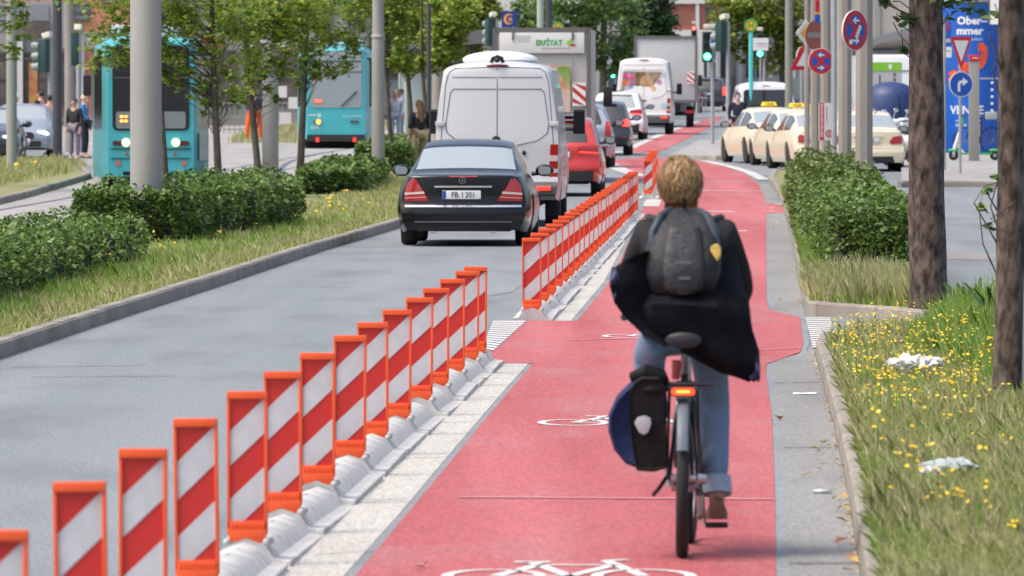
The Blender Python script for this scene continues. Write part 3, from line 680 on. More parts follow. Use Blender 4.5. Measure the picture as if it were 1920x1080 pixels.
# small pale car further up, seen over the crossover
# white van with printed rear
g = XG(1207, 264); van2, b2 = panel_van('panel_van', 'white high roof van with colourful pictures printed on its rear doors', g, ROAD - .01, WHITE, 2.72, detail=False, bright=True)
def flower_panel(root, b):
    fy = b.F(0, 1.9) - .012
    p = MB(); p.prism([(-.80, 1.55), (.22, 1.55), (.66, 2.22), (-.72, 2.24)], fy - .002, fy + .004)
    base = p.build('door_picture', M('picture_mix', (.45, .36, .28), .5, scale=3, col2=(.20, .12, .06)), root)
    MB().prism([(-.30, 1.56), (.2, 1.56), (.05, 2.2), (-.30, 2.2)], fy - .006, fy - .003).build('picture_dark_area', M('picture_brown', (.10, .06, .04), .5, scale=4, col2=(.28, .16, .09)), base)
    MB().disc((.10, 1.85), .24, fy - .010, fy - .007).build('picture_cup', M('picture_cream', (.60, .42, .26), .5, scale=5, col2=(.40, .22, .12)), base)
    for i, (cx, cz, c) in enumerate([(-.66, 2.05, (.65, .05, .25)), (-.52, 2.1, (.75, .2, .45)), (-.42, 2.0, (.7, .08, .3)), (-.70, 1.85, (.7, .15, .08)), (-.55, 1.82, (.75, .25, .1)), (-.42, 1.8, (.3, .15, .5)), (-.6, 1.65, (.5, .5, .75)), (-.45, 1.66, (.25, .3, .65))]):
        MB().disc((cx, cz), .085, fy - .010, fy - .006, 12).build('picture_blossom', M('blossom%d' % i, c, .5), base)
    for cx, cz, c, r in ((.70, 2.12, (.30, .65, .8), .07), (.55, 1.85, (.55, .12, .5), .08), (.34, 1.62, (.85, .45, .08), .085), (.70, 1.02, (.10, .25, .5), .10)):
        MB().disc((cx, cz), r, b.F(cx, cz) - .014, b.F(cx, cz) - .004, 20, r * .45).build('round_emblem', M('emblem%g' % cx, c, .5), root)
    MB().box((.15, b.F(.15, 1.02) - .012, 1.02), (.5, .006, .05)).build('web_address_line', M('pale_print', (.45, .55, .62), .5), root)
    MB().box((-.05, b.F(0, 1.2) - .014, 1.2), (.26, .02, .05)).build('door_handle', PLAST, root, bevel=.008)
flower_panel(van2, b2)
# box trucks
def box_truck(name, label, loc, rotz, W=1.1, z0=.95, z1=3.4, L=5.0, box=None, sign=False, cabx=None):
    root = thing(name, label, 'truck', loc, rotz); box = box or M('truck_box', (.52, .51, .48), .5, var=.05, scale=2)
    MB().box((0, L / 2, (z0 + z1) / 2), (2 * W, L, z1 - z0)).build('cargo_box', box, root, bevel=.02)
    fr = M('truck_frame', (.16, .155, .15), .5, .3); mb = MB()
    for x in (-W + .03, W - .03): mb.box((x, -.02, (z0 + z1) / 2), (.09, .06, z1 - z0 + .05))
    mb.box((0, -.02, z1 - .02), (2 * W - .1, .06, .1)); mb.box((0, -.02, z0 + .03), (2 * W - .1, .06, .1)); mb.build('rear_frame', fr, root)
    MB().box((0, L / 2, .75), (1.0, L + 1.5, .3)).build('chassis', UNDER, root)
    mb = MB(); mb.box((0, L + 1.0, 1.45), (2.0, 1.7, 1.7)); cab = mb.build('cab', WHITE, root, bevel=.12)
    MB().box((0, L + 1.87, 1.85), (1.7, .03, .65)).build('windscreen', GLASSD, cab)
    for sx in (-1, 1):
        m = MB().box((sx * 1.28, L + 1.55, 1.85), (.2, .14, .45)).build('mirror', PLAST, cab, bevel=.03)
        for y in (1.1, L + 1.0): wheel(root, sx * .92, y, .42, .26)
    mb = MB(); mb.box((0, -.06, .55), (2 * W - .2, .1, .18)); mb.build('rear_bumper', UNDER, root)
    for sx in (-1, 1): MB().box((sx * (W - .28), -.12, .62), (.34, .04, .12)).build('tail_light', LAMPR, root)
    for sx in (-1, 1):
        wp = MB().box((sx * (W - .24), -.055, z0 + .95), (.28, .012, .50)).build('warning_panel', WHITEP, root); cx = sx * (W - .24); cz = z0 + .95
        mb = MB()
        for k in range(-1, 2):
            a = cz + k * .24; x0, x1 = cx - .138, cx + .138
            pts = [(x0, a + .17), (x1, a - .07), (x1, a - .17), (x0, a + .07)]
            pts = [(x, min(max(z, cz - .248), cz + .248)) for x, z in pts]; mb.prism(pts, -.066, -.060)
        mb.build('warning_stripes', REFRED, wp)
    return root
g = XG(1016, 160)
t1 = box_truck('box_truck', 'box truck with white fruit shop sign above its grey rear doors', g, ROAD, W=1.04, z1=3.30)
def truck_sign(root):
    s = MB().box((0, -.06, 3.0), (1.82, .05, .44)).build('sign_board', M('sign_white', (.72, .72, .70), .5), root, bevel=.006)
    GR = M('leaf_green', (.03, .42, .06), .5)
    text_obj('sign_lettering', 'ERFİYAT', .165, GR, s, (.155, -.09, 3.0), bold=.004, sx=.9)
    MB().disc((.60, 3.0), .062, -.095, -.088, 18).build('sign_fruit', M('fruit_green', (.25, .55, .05), .5), s)
    MB().prism([(.58, 2.93), (.74, 2.94), (.70, 2.975), (.64, 2.985)], -.099, -.094).build('sign_cherries', REFRED, s)
    MB().prism([(.60, 3.06), (.72, 3.14), (.70, 3.15), (.61, 3.08)], -.097, -.09).build('sign_sprig', GR, s)
    MB().box((.30, -.088, 2.885), (.62, .004, .018)).build('sign_small_line', M('sign_grey', (.35, .35, .35), .5), s)
    mb = MB()
    for k in range(4): mb.box((-.40 + .003 * k, -.088, 3.15 - .04 * k), (.34 - .03 * k, .004, .008))
    mb.build('sign_sketch', M('sign_grey', (.35, .35, .35), .5), s)
    for x in (-.62, .66): MB().box((x, -.10, 3.17), (.035, .03, .22)).build('sign_bracket', M('truck_frame', (.16, .155, .15)), root)
    p = MB().box((.30, -.056, 2.02), (.62, .012, 1.0)).build('food_picture', M('food_a', (.62, .22, .10), .5, scale=3.5, col2=(.66, .58, .50)), root)
    MB().prism([(.28, 2.50), (.60, 2.50), (.60, 2.0)], -.068, -.063).build('picture_greens', M('food_green', (.16, .30, .04), .5, scale=5, col2=(.45, .5, .2)), p)
    MB().prism([(.0, 2.50), (.26, 2.50), (.12, 2.36)], -.068, -.063).build('picture_tomato', M('food_red', (.6, .04, .03), .5), p)
    for x in (-.3, .66): MB().box((x, -.05, 1.8), (.02, .012, 1.7)).build('door_seam', M('truck_seam', (.3, .3, .29), .6), root)
truck_sign(t1)
g = XG(1248, 292); box_truck('box_truck', 'grey box truck ahead of the white van, red striped panel on its right', g, ROAD, W=1.22, z0=1.0, z1=3.55, box=M('grey_box', (.50, .51, .51), .5, var=.05))
# dark SUV far ahead with lit brake lamps
g = XG(1328, 385); hatch('offroad_car', 'black offroad car with burning brake lights far ahead by the traffic light', g, ROAD, DARKP, 1.75, .96, 'tall', lampmat=BRAKE, L=4.6)
g = XG(1284, 372); hatch('compact_car', 'small black car at the junction left of the offroad car', g, ROAD, BLACK, 1.5, .86, 'norm', lampmat=LAMPR)
# white minibus near the taxis
g = XG(1436, 236)
def minibus(loc, rotz):
    root = thing('minibus', 'white minibus with large dark rear window standing behind the taxis', 'van', loc, rotz); zt = 1.95
    st = [(0., .40, .86, .93, .8, .92, 1.05, .80, zt - .20, zt - .05), (.12, .36, .90, .95, .8, .935, 1.05, .82, zt - .15, zt), (.4, .34, .91, .955, .8, .94, 1.05, .82, zt - .14, zt + .01), (3.2, .34, .91, .955, .8, .94, 1.05, .80, zt - .14, zt), (4.2, .34, .9, .94, .8, .88, 1.0, .74, 1.10, 1.14), (4.8, .38, .75, .8, .7, .7, .85, .6, .88, .9)]
    b = Body(st, 4.8, (.95, 3.9), .34, lambda z: -.05 if z < .6 else (z - .6) * .06, lambda z: .06)
    b.build(root, WHITE, side_win=((.5, 1.6), (1.7, 2.7), (2.8, 3.8)), front_win=(3.3, 4.1)); under(root, 4.6, .62, .3, .7)
    for x in (-.8, .8): wheel(root, x, .95); wheel(root, x, 3.9)
    b.patch('rear_window', rrect(0, 1.42, 1.42, .56, .10), GLASSD, root, .01, 2)
    b.patch('brake_light', strip(-.12, .12, zt - .12, .03), LAMPR, root, .01)
    for sx in (-1, 1):
        R = [(sx * .80, .72), (sx * .91, .72), (sx * .91, 1.1), (sx * .84, 1.1)]; b.patch('tail_light', R if sx > 0 else R[::-1], LAMPR, root, .012)
    mirrors(root, .95, 3.6, 1.2, PLAST); number_plate(root, b, 0, .8)
minibus(g, .02)
# taxis
taxi_labels = ['cream taxi farthest left in the rank, its whole left side showing', 'cream taxi second in the rank, squeezed between two other taxis', 'cream taxi third in the rank, next to the grey posts']
for (px, Y, a), lb in zip(((1441, 191.5, .165), (1493, 186., .135), (1527, 180.5, .13)), taxi_labels):
    c = XG(px, Y); L = 2.4; p = Vector((c.x + math.sin(a) * L, c.y - math.cos(a) * L, 0)); p.z = Zg(p.y)
    sedan('taxi', lb, p, a, CREAM, 'cream taxis waiting at the rank', 'w2', cat='taxi')
g = G(1627, 337); g = XG(1627, 176); sedan('taxi', 'cream taxi seen square from behind, between the grey pole and the thick trunk', g, .0, CREAM, 'cream taxis waiting at the rank', 'w2', plate='F M 12', cat='taxi')
# cars facing us at the far left
def oncoming(label, px, Y, paint):
    c = XG(px, Y); root = thing('oncoming_car', label, 'car', c, PI + .03); L = 4.82
    b = Body(sedan_stations(), L, (1.03, 3.88), .33, sedan_tail, lambda z: .1); b.build(root, paint, side_win=((1.2, 2.22), (2.30, 3.2)), rear_win=(.78, 1.46), front_win=(2.96, 3.55), glass=GLASSL)
    under(root, 4.6, .62, .2, .6)
    for x in (-.78, .78): wheel(root, x, 1.03); wheel(root, x, 3.88)
    mirrors(root, .9, 3.15, 1.0, paint)
    for sx in (-1, 1):
        h = MB(); h.ell((sx * .60, L - .09, .66), (.17, .10, .055), 14, 8, Matrix.Rotation(sx * .2, 3, 'Y')); h.build('headlight', M('daylight_lamp', (.8, .85, .8), .2, emit=(.85, 1, .9), estr=1.2), root)
    MB().prism(rrect(0, .58, .7, .2, .08), L + .03, L + .08).build('grille', PLAST, root); MB().prism(rrect(0, .36, 1.1, .16, .05), L + .02, L + .07).build('air_intake', PLAST, root)
    MB().box((0, L + .09, .46), (.5, .01, .1)).build('number_plate', PLATE, root)
oncoming('grey saloon facing the camera with headlight on, beside the grey pole', 51, 205, GREYP)
oncoming('dark saloon facing the camera, half out of the picture at the left', -14, 192, DARKP)
# trams
def tram(label, loc, rotz, rear=False, z1=3.12):
    root = thing('tram', label, 'tram', loc, rotz); L = 22.; y = 0
    def ring(y, w, zlo, zt, c=.12):        # body cross-section, w half width at that y
        return [(-w, y, zlo), (-w, y, 1.0), (-w * .99, y, 2.6), (-w * .96, y, zt - .22), (-w * .84, y, zt - .04), (-w * .5, y, zt), (w * .5, y, zt), (w * .84, y, zt - .04), (w * .96, y, zt - .22), (w * .99, y, 2.6), (w, y, 1.0), (w, y, zlo)]
    mb = MB(); mb.rings([ring(0, .86, .30, z1 - .14), ring(.10, .90, .28, z1 - .06), ring(1.1, 1.14, .28, z1), ring(1.6, 1.175, .28, z1), ring(L, 1.175, .28, z1)]); mb.build('body', TEAL, root, smooth=30)
    # windscreen
    zb = 1.22; W0 = .74
    ws = MB(); ws.prism(rrect(0, (zb + 2.92) / 2, 1.54, 2.92 - zb, .10), -.02, .02); wso = ws.build('windscreen', GLASSL if rear else M('tram_glass', (.03, .034, .038), .07, spec=.7, coat=.4), root)
    fr = MB(); fr.prism(rrect(0, 2.28, 1.58, .03, .01), -.028, -.018); fr.prism(rrect(0, 2.60, 1.5, .04, .01), -.03, -.018); fr.build('screen_bar', GPLAST, wso)
    if not rear:
        MB().prism(rrect(0, 1.43, 1.40, .34, .05), -.027, -.02).build('dashboard_panel', M('dash_grey', (.18, .22, .22), .5), wso)
    for sx in (-1, 1):
        MB().quad((sx * .885, .16, 1.25), (sx * 1.135, 1.02, 1.25), (sx * 1.125, 1.02, 2.7), (sx * .875, .16, 2.7)).build('corner_window', GLASSD, root, smooth=0).location.x = sx * .012
        MB().quad((sx * 1.185, 2.0, 1.25), (sx * 1.185, L - .5, 1.25), (sx * 1.172, L - .5, 2.6), (sx * 1.172, 2.0, 2.6)).build('side_windows', GLASSD, root, smooth=0).location.x = sx * .004
    MB().box((0, L / 2, .2), (1.9, L - .8, .3)).build('underframe', UNDER, root)
    if not rear: MB().quad((.955, .28, .62), (1.13, .98, .62), (1.13, .98, 1.16), (.955, .28, 1.16)).build('pale_side_panel', M('tram_pale', (.50, .56, .54), .5, var=.15), root, smooth=0).location.x = .022
    if not rear:
        for sx in (-1, 1):
            h = MB().disc((sx * .50, .98), .085, -.05, -.01, 20).build('headlight', HEADL, root)
            p = MB().prism(rrect(sx * .62, .965, .30, .09, .04), -.03, -.005).build('lamp_recess', M('recess_red', (.08, .02, .03), .4), root)
            MB().disc((sx * .66, .56), .05, -.03, 0, 16).build('marker_lamp', M('coral_lamp', (.6, .12, .1), .4), root)
            MB().disc((sx * .48, .75), .026, -.03, 0, 12).build('indicator_lamp', REFRED, root)
            MB().prism(rrect(sx * .48, .36, .16, .07, .02), -.03, 0).build('tow_socket', UNDER, root)
            m = MB(); m.box((sx * 1.28, .35, 2.12), (.16, .12, .42)); m.build('mirror', PLAST, root, bevel=.03)
        mb = MB(); mb.box((0, -.012, .85), (1.6, .03, .015)); mb.box((0, -.012, .66), (1.6, .03, .012)); mb.build('panel_gap', UNDER, root)
        for z in (1.50, 1.41):
            for x in (-.585, -.5): MB().prism(rrect(x, z, .07, .05, .02), -.034, -.027).build('warning_lamp', ORLED, wso)
    else:
        for sx in (-1, 1):
            MB().prism(rrect(sx * .55, .27, .10, .14, .02), -.06, -.01).build('tail_light', LAMPRL, root)
            MB().prism(rrect(sx * .55, .80, .26, .08, .03), -.03, -.005).build('lamp_recess', GPLAST, root)
        MB().disc((-.52, .80), .07, -.05, -.02, 18).build('direction_lamp', ORLED, root)
        MB().prism([(-.88, .22), (.88, .22), (.86, .42), (-.86, .42)], -.05, 0).build('bumper', PLAST, root)
        MB().tube([(.15, -.04, 1.26), (.62, -.04, 1.72)], .018, 6).build('wiper', PLAST, wso)
        mb = MB(); mb.prism(rrect(-.52, 1.42, .24, .10, .02), -.034, -.027); mb.build('line_display', M('led_red', (.5, .12, .06), .4, emit=(1, .2, .08), estr=.5), wso)
        text_obj('fleet_lettering', 'www.vgf-ffm.de', .085, WHITEP, root, (.48, -.012, .97)); text_obj('fleet_lettering', '007A', .11, WHITEP, root, (-.62, -.012, .62))
        mb = MB(); mb.disc((-.50, .99), .055, -.014, 0, 14, .03); mb.box((-.70, -.01, 1.0), (.2, .006, .03)); mb.build('operator_logo', WHITEP, root)
    mb = MB(); mb.box((0, 5., z1 + .12), (1.6, 7, .24)); mb.build('roof_unit', M('roof_grey', (.55, .62, .64), .5), root, bevel=.05)
    return root
g = XG(283, 150); tram('turquoise tram facing the camera with both round headlights lit', g, .05)
g = XG(630, 222); g.z -= .0; tram('turquoise tram seen from its wiper end, standing behind the young trees', g, .008, rear=True, z1=3.05)

# ------------------------------------------------------------------ people
SKIN = M('skin', (.55, .33, .24), .55, var=.06, scale=20)
def hand(mb, wrist, grip, axis, side):            # a hand closed round a bar: palm, four bent fingers and a thumb
    w = Vector(wrist); g = Vector(grip); ax = Vector(axis).normalized(); f = (g - w).normalized(); dn = ax.cross(f); dn = dn if dn.z < 0 else -dn
    mb.tube([w, w.lerp(g, .5) - dn * .004, g - dn * .022], [.026, .034, .030], 10)
    for k, ln in zip((-1.5, -.5, .5, 1.5), (.9, 1.0, 1.05, .85)):
        o = ax * k * .019 * side
        mb.tube([g - dn * .022 + o, g + f * .026 * ln - dn * .014 + o, g + f * .034 * ln + dn * .010 + o, g + f * .014 * ln + dn * .030 + o, g - f * .010 + dn * .024 + o], [.0095, .0095, .009, .0085, .0065], 7)
    t = -ax * side * .036
    mb.tube([w.lerp(g, .45) + t * .5, w.lerp(g, .8) + t + dn * .004, g + t * .9 + dn * .022, g + f * .018 + t * .4 + dn * .028], [.014, .012, .0105, .008], 7)
def relaxed_hand(mb, wrist, d):
    w = Vector(wrist); d = Vector(d).normalized(); s = d.orthogonal().normalized()
    mb.tube([w, w + d * .05, w + d * .09], [.024, .034, .028], 8)
    for k in range(4): mb.tube([w + d * .085 + s * (k - 1.5) * .016, w + d * .125 + s * (k - 1.5) * .017, w + d * (.155 + .01 * (k in (1, 2))) + s * (k - 1.5) * .015 + Vector((0, .015, 0))], [.009, .0085, .006], 6)
    mb.tube([w + d * .03 + s * .03, w + d * .07 + s * .05, w + d * .10 + s * .045], [.012, .010, .007], 6)
DEF = dict(pelvis=(0, 0, .95), waist=(0, .0, 1.10), chest=(0, .0, 1.32), neck=(0, .0, 1.47), head=(0, .02, 1.60),
           Ls=(-.19, 0, 1.40), Le=(-.24, -.02, 1.13), Lw=(-.23, .06, .90), Rs=(.19, 0, 1.40), Re=(.24, -.02, 1.13), Rw=(.23, .06, .90),
           Lh=(-.10, 0, .92), Lk=(-.11, .03, .50), La=(-.11, 0, .09), Lt=(-.13, .15, .035), Rh=(.10, 0, .92), Rk=(.11, .03, .50), Ra=(.11, 0, .09), Rt=(.13, .15, .035))
def person(label, loc, rotz, J=None, top=(.05, .05, .06), legs=(.03, .03, .05), hair=(.05, .03, .02), shoes=(.03, .025, .02), top_name='jacket', scale=1., mask=False, hairlen=0., fine=False, grips=None, sleeve=1., group=None, leg_name='trousers', skin=None):
    root = thing('person', label, 'person', loc, rotz, group); root.scale = (scale,) * 3
    D = dict(DEF); D.update(J or {}); P = {k: Vector(v) for k, v in D.items()}; sk_ = skin or SKIN
    hd = (P['head'] - P['neck']).normalized()
    names = ['pelvis', 'waist', 'chest', 'neck', 'Ls', 'Le', 'Lw', 'Rs', 'Re', 'Rw', 'Lh', 'Lk', 'La', 'Lt', 'Rh', 'Rk', 'Ra', 'Rt']
    pts = [P[n] for n in names]; ix = {n: i for i, n in enumerate(names)}
    pts += [P['head'] - hd * .06, P['head'] + hd * .02, P['head'] + hd * .085]; h0 = len(names)
    E = [(a, b) for a, b in (('pelvis', 'waist'), ('waist', 'chest'), ('chest', 'neck'), ('chest', 'Ls'), ('Ls', 'Le'), ('Le', 'Lw'), ('chest', 'Rs'), ('Rs', 'Re'), ('Re', 'Rw'), ('pelvis', 'Lh'), ('Lh', 'Lk'), ('Lk', 'La'), ('La', 'Lt'), ('pelvis', 'Rh'), ('Rh', 'Rk'), ('Rk', 'Ra'), ('Ra', 'Rt'))]
    R = dict(pelvis=(.15, .11), waist=(.135, .10), chest=(.15, .11), neck=(.056, .056), Ls=.058, Le=.042, Lw=.028, Rs=.058, Re=.042, Rw=.028, Lh=.075, Lk=.058, La=.038, Lt=.034, Rh=.075, Rk=.058, Ra=.038, Rt=.034)
    rad = [R[n] for n in names] + [(.07, .085), (.085, .105), (.06, .07)]
    ed = [(ix[a], ix[b]) for a, b in E] + [(ix['neck'], h0), (h0, h0 + 1), (h0 + 1, h0 + 2)]
    mb = MB(); add_mesh(mb, skin_mesh(pts, ed, rad, 2))
    H = P['head']; fy = Vector((0, 1, 0)); fy = (fy - hd * fy.dot(hd)).normalized(); sx = fy.cross(hd)
    mb.tube([H + fy * .085 + hd * .02, H + fy * .112 - hd * .025, H + fy * .092 - hd * .035], [.009, .015, .008], 8)     # nose
    for s in (-1, 1):
        mb.ell(H + sx * s * .088 + hd * .0, (.013, .022, .032), 10, 6); mb.ell(H + fy * .088 + sx * s * .034 + hd * .025, (.016, .010, .008), 10, 6)
    mb.ell(H + fy * .090 - hd * .062, (.026, .010, .008), 10, 6)
    for s, k in ((-1, 'L'), (1, 'R')):
        if grips: hand(mb, P[k + 'w'], grips[k], (1, 0, 0), s)
        else: relaxed_hand(mb, P[k + 'w'], P[k + 'w'] - P[k + 'e'])
    body = mb.build('body', sk_, root, smooth=60, fix=False)
    for s in (-1, 1):
        MB().ell(H + fy * .0945 + sx * s * .034 + hd * .025, (.007, .005, .007), 10, 6).build('eye', INK, body)
    def shell(nm, ks, es, add, mat, cut=None):
        i2 = {n: i for i, n in enumerate(ks)}; pp = [P[n].copy() for n in ks]
        if cut:
            for n, (o, t) in cut.items(): pp[i2[n]] = P[o].lerp(P[n], t)
        rr = [tuple(c + add for c in R[n]) if isinstance(R[n], tuple) else R[n] + add for n in ks]
        me = skin_mesh(pp, [(i2[a], i2[b]) for a, b in es], rr, 2); me.materials.clear(); me.materials.append(mat); return link(nm, me, root)
    tm = M('cloth_%s_%.3f_%.3f_%.3f' % ((top_name,) + tuple(top[:3])), top, .85, var=.15, scale=9, bump=.25, bscale=40)
    lm = M('cloth_legs_%.3f_%.3f_%.3f' % tuple(legs[:3]), legs, .85, var=.14, scale=7, bump=.25, bscale=40)
    shell(top_name, ['pelvis', 'waist', 'chest', 'neck', 'Ls', 'Le', 'Lw', 'Rs', 'Re', 'Rw'], [e for e in E[:9] if e[1] != 'neck'] + [('chest', 'neck')], .018, tm, {'neck': ('chest', .55), 'Lw': ('Le', .9 * sleeve), 'Rw': ('Re', .9 * sleeve), 'pelvis': ('waist', .7)})
    shell(leg_name, ['pelvis', 'Lh', 'Lk', 'La', 'Rh', 'Rk', 'Ra'], [('pelvis', 'Lh'), ('Lh', 'Lk'), ('Lk', 'La'), ('pelvis', 'Rh'), ('Rh', 'Rk'), ('Rk', 'Ra')], .018, lm, {'La': ('Lk', .88), 'Ra': ('Rk', .88)})
    shm = M('shoe_%.3f_%.3f' % tuple(shoes[:2]), shoes, .6)
    for k in 'LR':
        a, t = P[k + 'a'], P[k + 't']; d = (t - a); d.z = 0; d.normalize(); lo = t.z
        mb = MB(); R_ = []
        for u, w_, hh in ((-.075, .030, .075), (-.04, .040, .095), (.02, .042, .085), (.09, .047, .06), (.15, .042, .045), (.185, .022, .03)):
            c = a + d * u; s2 = Vector((-d.y, d.x, 0)); zb = lo - .035 + (a.z - lo - .055) * max(0, (.05 - u) / .13) * .5
            R_.append([Vector((c.x, c.y, 0)) + s2 * w_ * x + Vector((0, 0, zb + hh * z)) for x, z in ((-1, 0), (1, 0), (1, .5), (.6, .95), (0, 1.05), (-.6, .95), (-1, .5))])
        mb.rings(R_); mb.build('shoe', shm, root, bevel=.006)
    hm = M('hair_%.3f_%.3f' % tuple(hair[:2]), hair, .6, var=.35, scale=25)
    hb = MB(); rot = Matrix((sx, fy, hd)).transposed()
    hb.ell(H + hd * .024 - fy * .022, (.088, .100, .098), 18, 12, rot)
    if hairlen: hb.tube([H - fy * .06, H - fy * .09 - hd * hairlen * .5, H - fy * .085 - hd * hairlen], [.085, .09, .04], 12)
    hair_o = hb.build('hair', hm, root, smooth=60)
    if mask:
        MB().ell(H + fy * .082 - hd * .045, (.06, .035, .045), 14, 8, rot).build('face_mask', M('mask_blue', (.45, .55, .65), .7), root)
    return root, P
# --- the cyclist, the bicycle, the backpack and the pannier
cy = XG(1282, 32.42); CYR = -.036
JC = dict(pelvis=(-.01, .16, 1.06), waist=(-.005, .21, 1.18), chest=(.005, .33, 1.36), neck=(-.01, .40, 1.49), head=(-.022, .45, 1.615),
          Ls=(-.17, .36, 1.41), Le=(-.25, .46, 1.19), Lw=(-.22, .70, 1.07), Rs=(.18, .36, 1.41), Re=(.25, .46, 1.17), Rw=(.225, .70, 1.07),
          Lh=(-.09, .19, 1.01), Lk=(-.165, .58, .85), La=(-.115, .44, .52), Lt=(-.12, .58, .475), Rh=(.09, .19, 1.01), Rk=(.128, .46, .66), Ra=(.142, .33, .26), Rt=(.142, .47, .185))
DENIM = (.16, .25, .38)
cyc, CP = person('cyclist in black coat and rolled jeans with tousled blond hair, riding on the red lane', cy, CYR, JC, top=(.006, .006, .008), legs=DENIM, hair=(.36, .22, .10), shoes=(.16, .075, .045), top_name='pullover', fine=True,
                 grips={'L': (-.225, .775, 1.055), 'R': (.23, .775, 1.055)}, leg_name='jeans')
for o in cyc.children:
    if o.name.startswith('hair'):
        r = np.random.default_rng(3); mb = MB(); H = CP['head']
        for k in range(3600):
            d = r.normal(size=3); d /= np.linalg.norm(d)
            if d[2] < -.72 or (d[1] > .45 and d[2] < .2): continue
            S3 = np.array([.088, .098, .102]); C3 = np.array([H.x, H.y - .022, H.z + .02]); P_ = []; L = r.uniform(.07, .14); tw = r.normal() * .28; e = d.copy()
            for q in range(5):
                lift = 1.03 + .16 * math.sin(PI * q / 4 * .9) * r.random() ** 1.5; P_.append(Vector(tuple(C3 + e * S3 * lift)))
                t_ = np.array([e[0] * e[2] + tw * -e[1], e[1] * e[2] + tw * e[0], -(e[0] ** 2 + e[1] ** 2) - .15]); t_ /= np.linalg.norm(t_) + 1e-6; e = e + t_ * L / 4 / .1; e /= np.linalg.norm(e)
                if e[2] < -.80: break
            if len(P_) > 2: mb.tube(P_, [.0035, .004, .0035, .0028, .001][:len(P_)], 4, False)
        hl = leafmat('hair_strands', [(.12, .062, .026), (.24, .14, .058), (.38, .245, .115), (.50, .34, .18)], .1)
        mb.build('hair_strands', hl, o, smooth=60, fix=False)
CUFF = M('denim_cuff', (.34, .42, .52), .85, var=.1, scale=30, bump=.2)
a, k_ = CP['Ra'], CP['Rk']; p0 = k_.lerp(a, .80); p1 = k_.lerp(a, .99)
MB().tube([p0, p0.lerp(p1, .5), p1], [.064, .067, .066], 16).build('trouser_cuff', CUFF, cyc)
COAT = M('coat_black', (.006, .006, .009), .85, var=.3, scale=6, bump=.8, bscale=11, spec=.15)
LINING = M('coat_lining', (.025, .03, .09), .6)
def cloth_ring(cx, hw, cyy, hd, z, n=56, ph=0., wob=.0):
    return [Vector((cx + hw * math.copysign(abs(math.cos(t)) ** .8, math.cos(t)) * (1 + wob * math.sin(5 * t + ph) + wob * .8 * math.sin(11 * t + 2 * ph)), cyy + hd * math.copysign(abs(math.sin(t)) ** .8, math.sin(t)) * (1 + wob * math.sin(4 * t + ph) + wob * .8 * math.sin(9 * t - ph)), z + .01 * math.sin(3 * t + ph))) for t in [2 * PI * k / n for k in range(n)]]
mb = MB()
mb.rings([cloth_ring(.0, .085, .385, .075, 1.475), cloth_ring(.0, .15, .36, .11, 1.445), cloth_ring(.0, .20, .34, .14, 1.395), cloth_ring(.015, .215, .31, .155, 1.30, ph=.4, wob=.02), cloth_ring(.03, .215, .26, .16, 1.19, ph=.8, wob=.03), cloth_ring(.035, .238, .165, .215, 1.10, ph=1.1, wob=.03), cloth_ring(.045, .236, .155, .19, 1.04, ph=1.2, wob=.03), cloth_ring(.062, .225, .15, .16, .98, ph=1.6, wob=.04), cloth_ring(.165, .155, .13, .15, .89, ph=2., wob=.05), cloth_ring(.245, .085, .11, .08, .81, ph=2.4, wob=.04), cloth_ring(.305, .024, .11, .03, .775)])
coat = mb.build('coat', COAT, cyc, smooth=60)
def flap(outer, inner, y0, y1, nm, mat, parent, th=.02, puff=.03):
    n = 14; m = 8; top = []
    def at(c, t):
        t *= len(c) - 1; i = min(int(t), len(c) - 2); f = t - i; return (c[i][0] * (1 - f) + c[i + 1][0] * f, c[i][1] * (1 - f) + c[i + 1][1] * f)
    mb = MB(); vs = []
    for sgn in (-1, 1):
        for i in range(n + 1):
            a, b = at(outer, i / n), at(inner, i / n)
            for j in range(m + 1):
                s = j / m; x = a[0] * (1 - s) + b[0] * s; z = a[1] * (1 - s) + b[1] * s; y = y0 * (1 - s) + y1 * s + .025 * math.sin(3.3 * i / n * PI + 2 * s) * (1 - s)
                e = math.sin(PI * min(1, max(0, i / n))) ** .5 * (1 if j else .3); vs.append((x, y + sgn * (th * .3 + puff * e * math.sin(PI * min(s + .15, 1)) * .6), z))
    N = (n + 1) * (m + 1); fs = []
    for k in range(2):
        for i in range(n):
            for j in range(m): q = k * N + i * (m + 1) + j; fs.append((q, q + 1, q + m + 2, q + m + 1) if k else (q, q + m + 1, q + m + 2, q + 1))
    bd = [i * (m + 1) for i in range(n + 1)] + [n * (m + 1) + j for j in range(1, m + 1)] + [i * (m + 1) + m for i in range(n - 1, -1, -1)] + [j for j in range(m - 1, 0, -1)]
    for u, v in zip(bd, bd[1:] + bd[:1]): fs.append((u, v, v + N, u + N))
    mb.add(vs, fs); return mb.build(nm, mat, parent, smooth=60)
K = 432.
def bx_(px, py): return ((px - 1282) / K, (1048 - py) / K)
flap([bx_(*p) for p in ((1212, 470), (1172, 487), (1148, 503), (1143, 535), (1152, 568), (1172, 596), (1200, 622), (1245, 650))], [bx_(*p) for p in ((1240, 470), (1250, 490), (1255, 520), (1260, 545), (1268, 570), (1272, 600), (1275, 625), (1280, 640))], .02, .16, 'coat_flap', COAT, cyc, puff=.05)
flap([bx_(*p) for p in ((1148, 500), (1143, 520), (1144, 540), (1150, 560))], [bx_(*p) for p in ((1154, 500), (1162, 520), (1161, 540), (1156, 560))], .015, .01, 'coat_lining', LINING, cyc, th=.05, puff=.02)
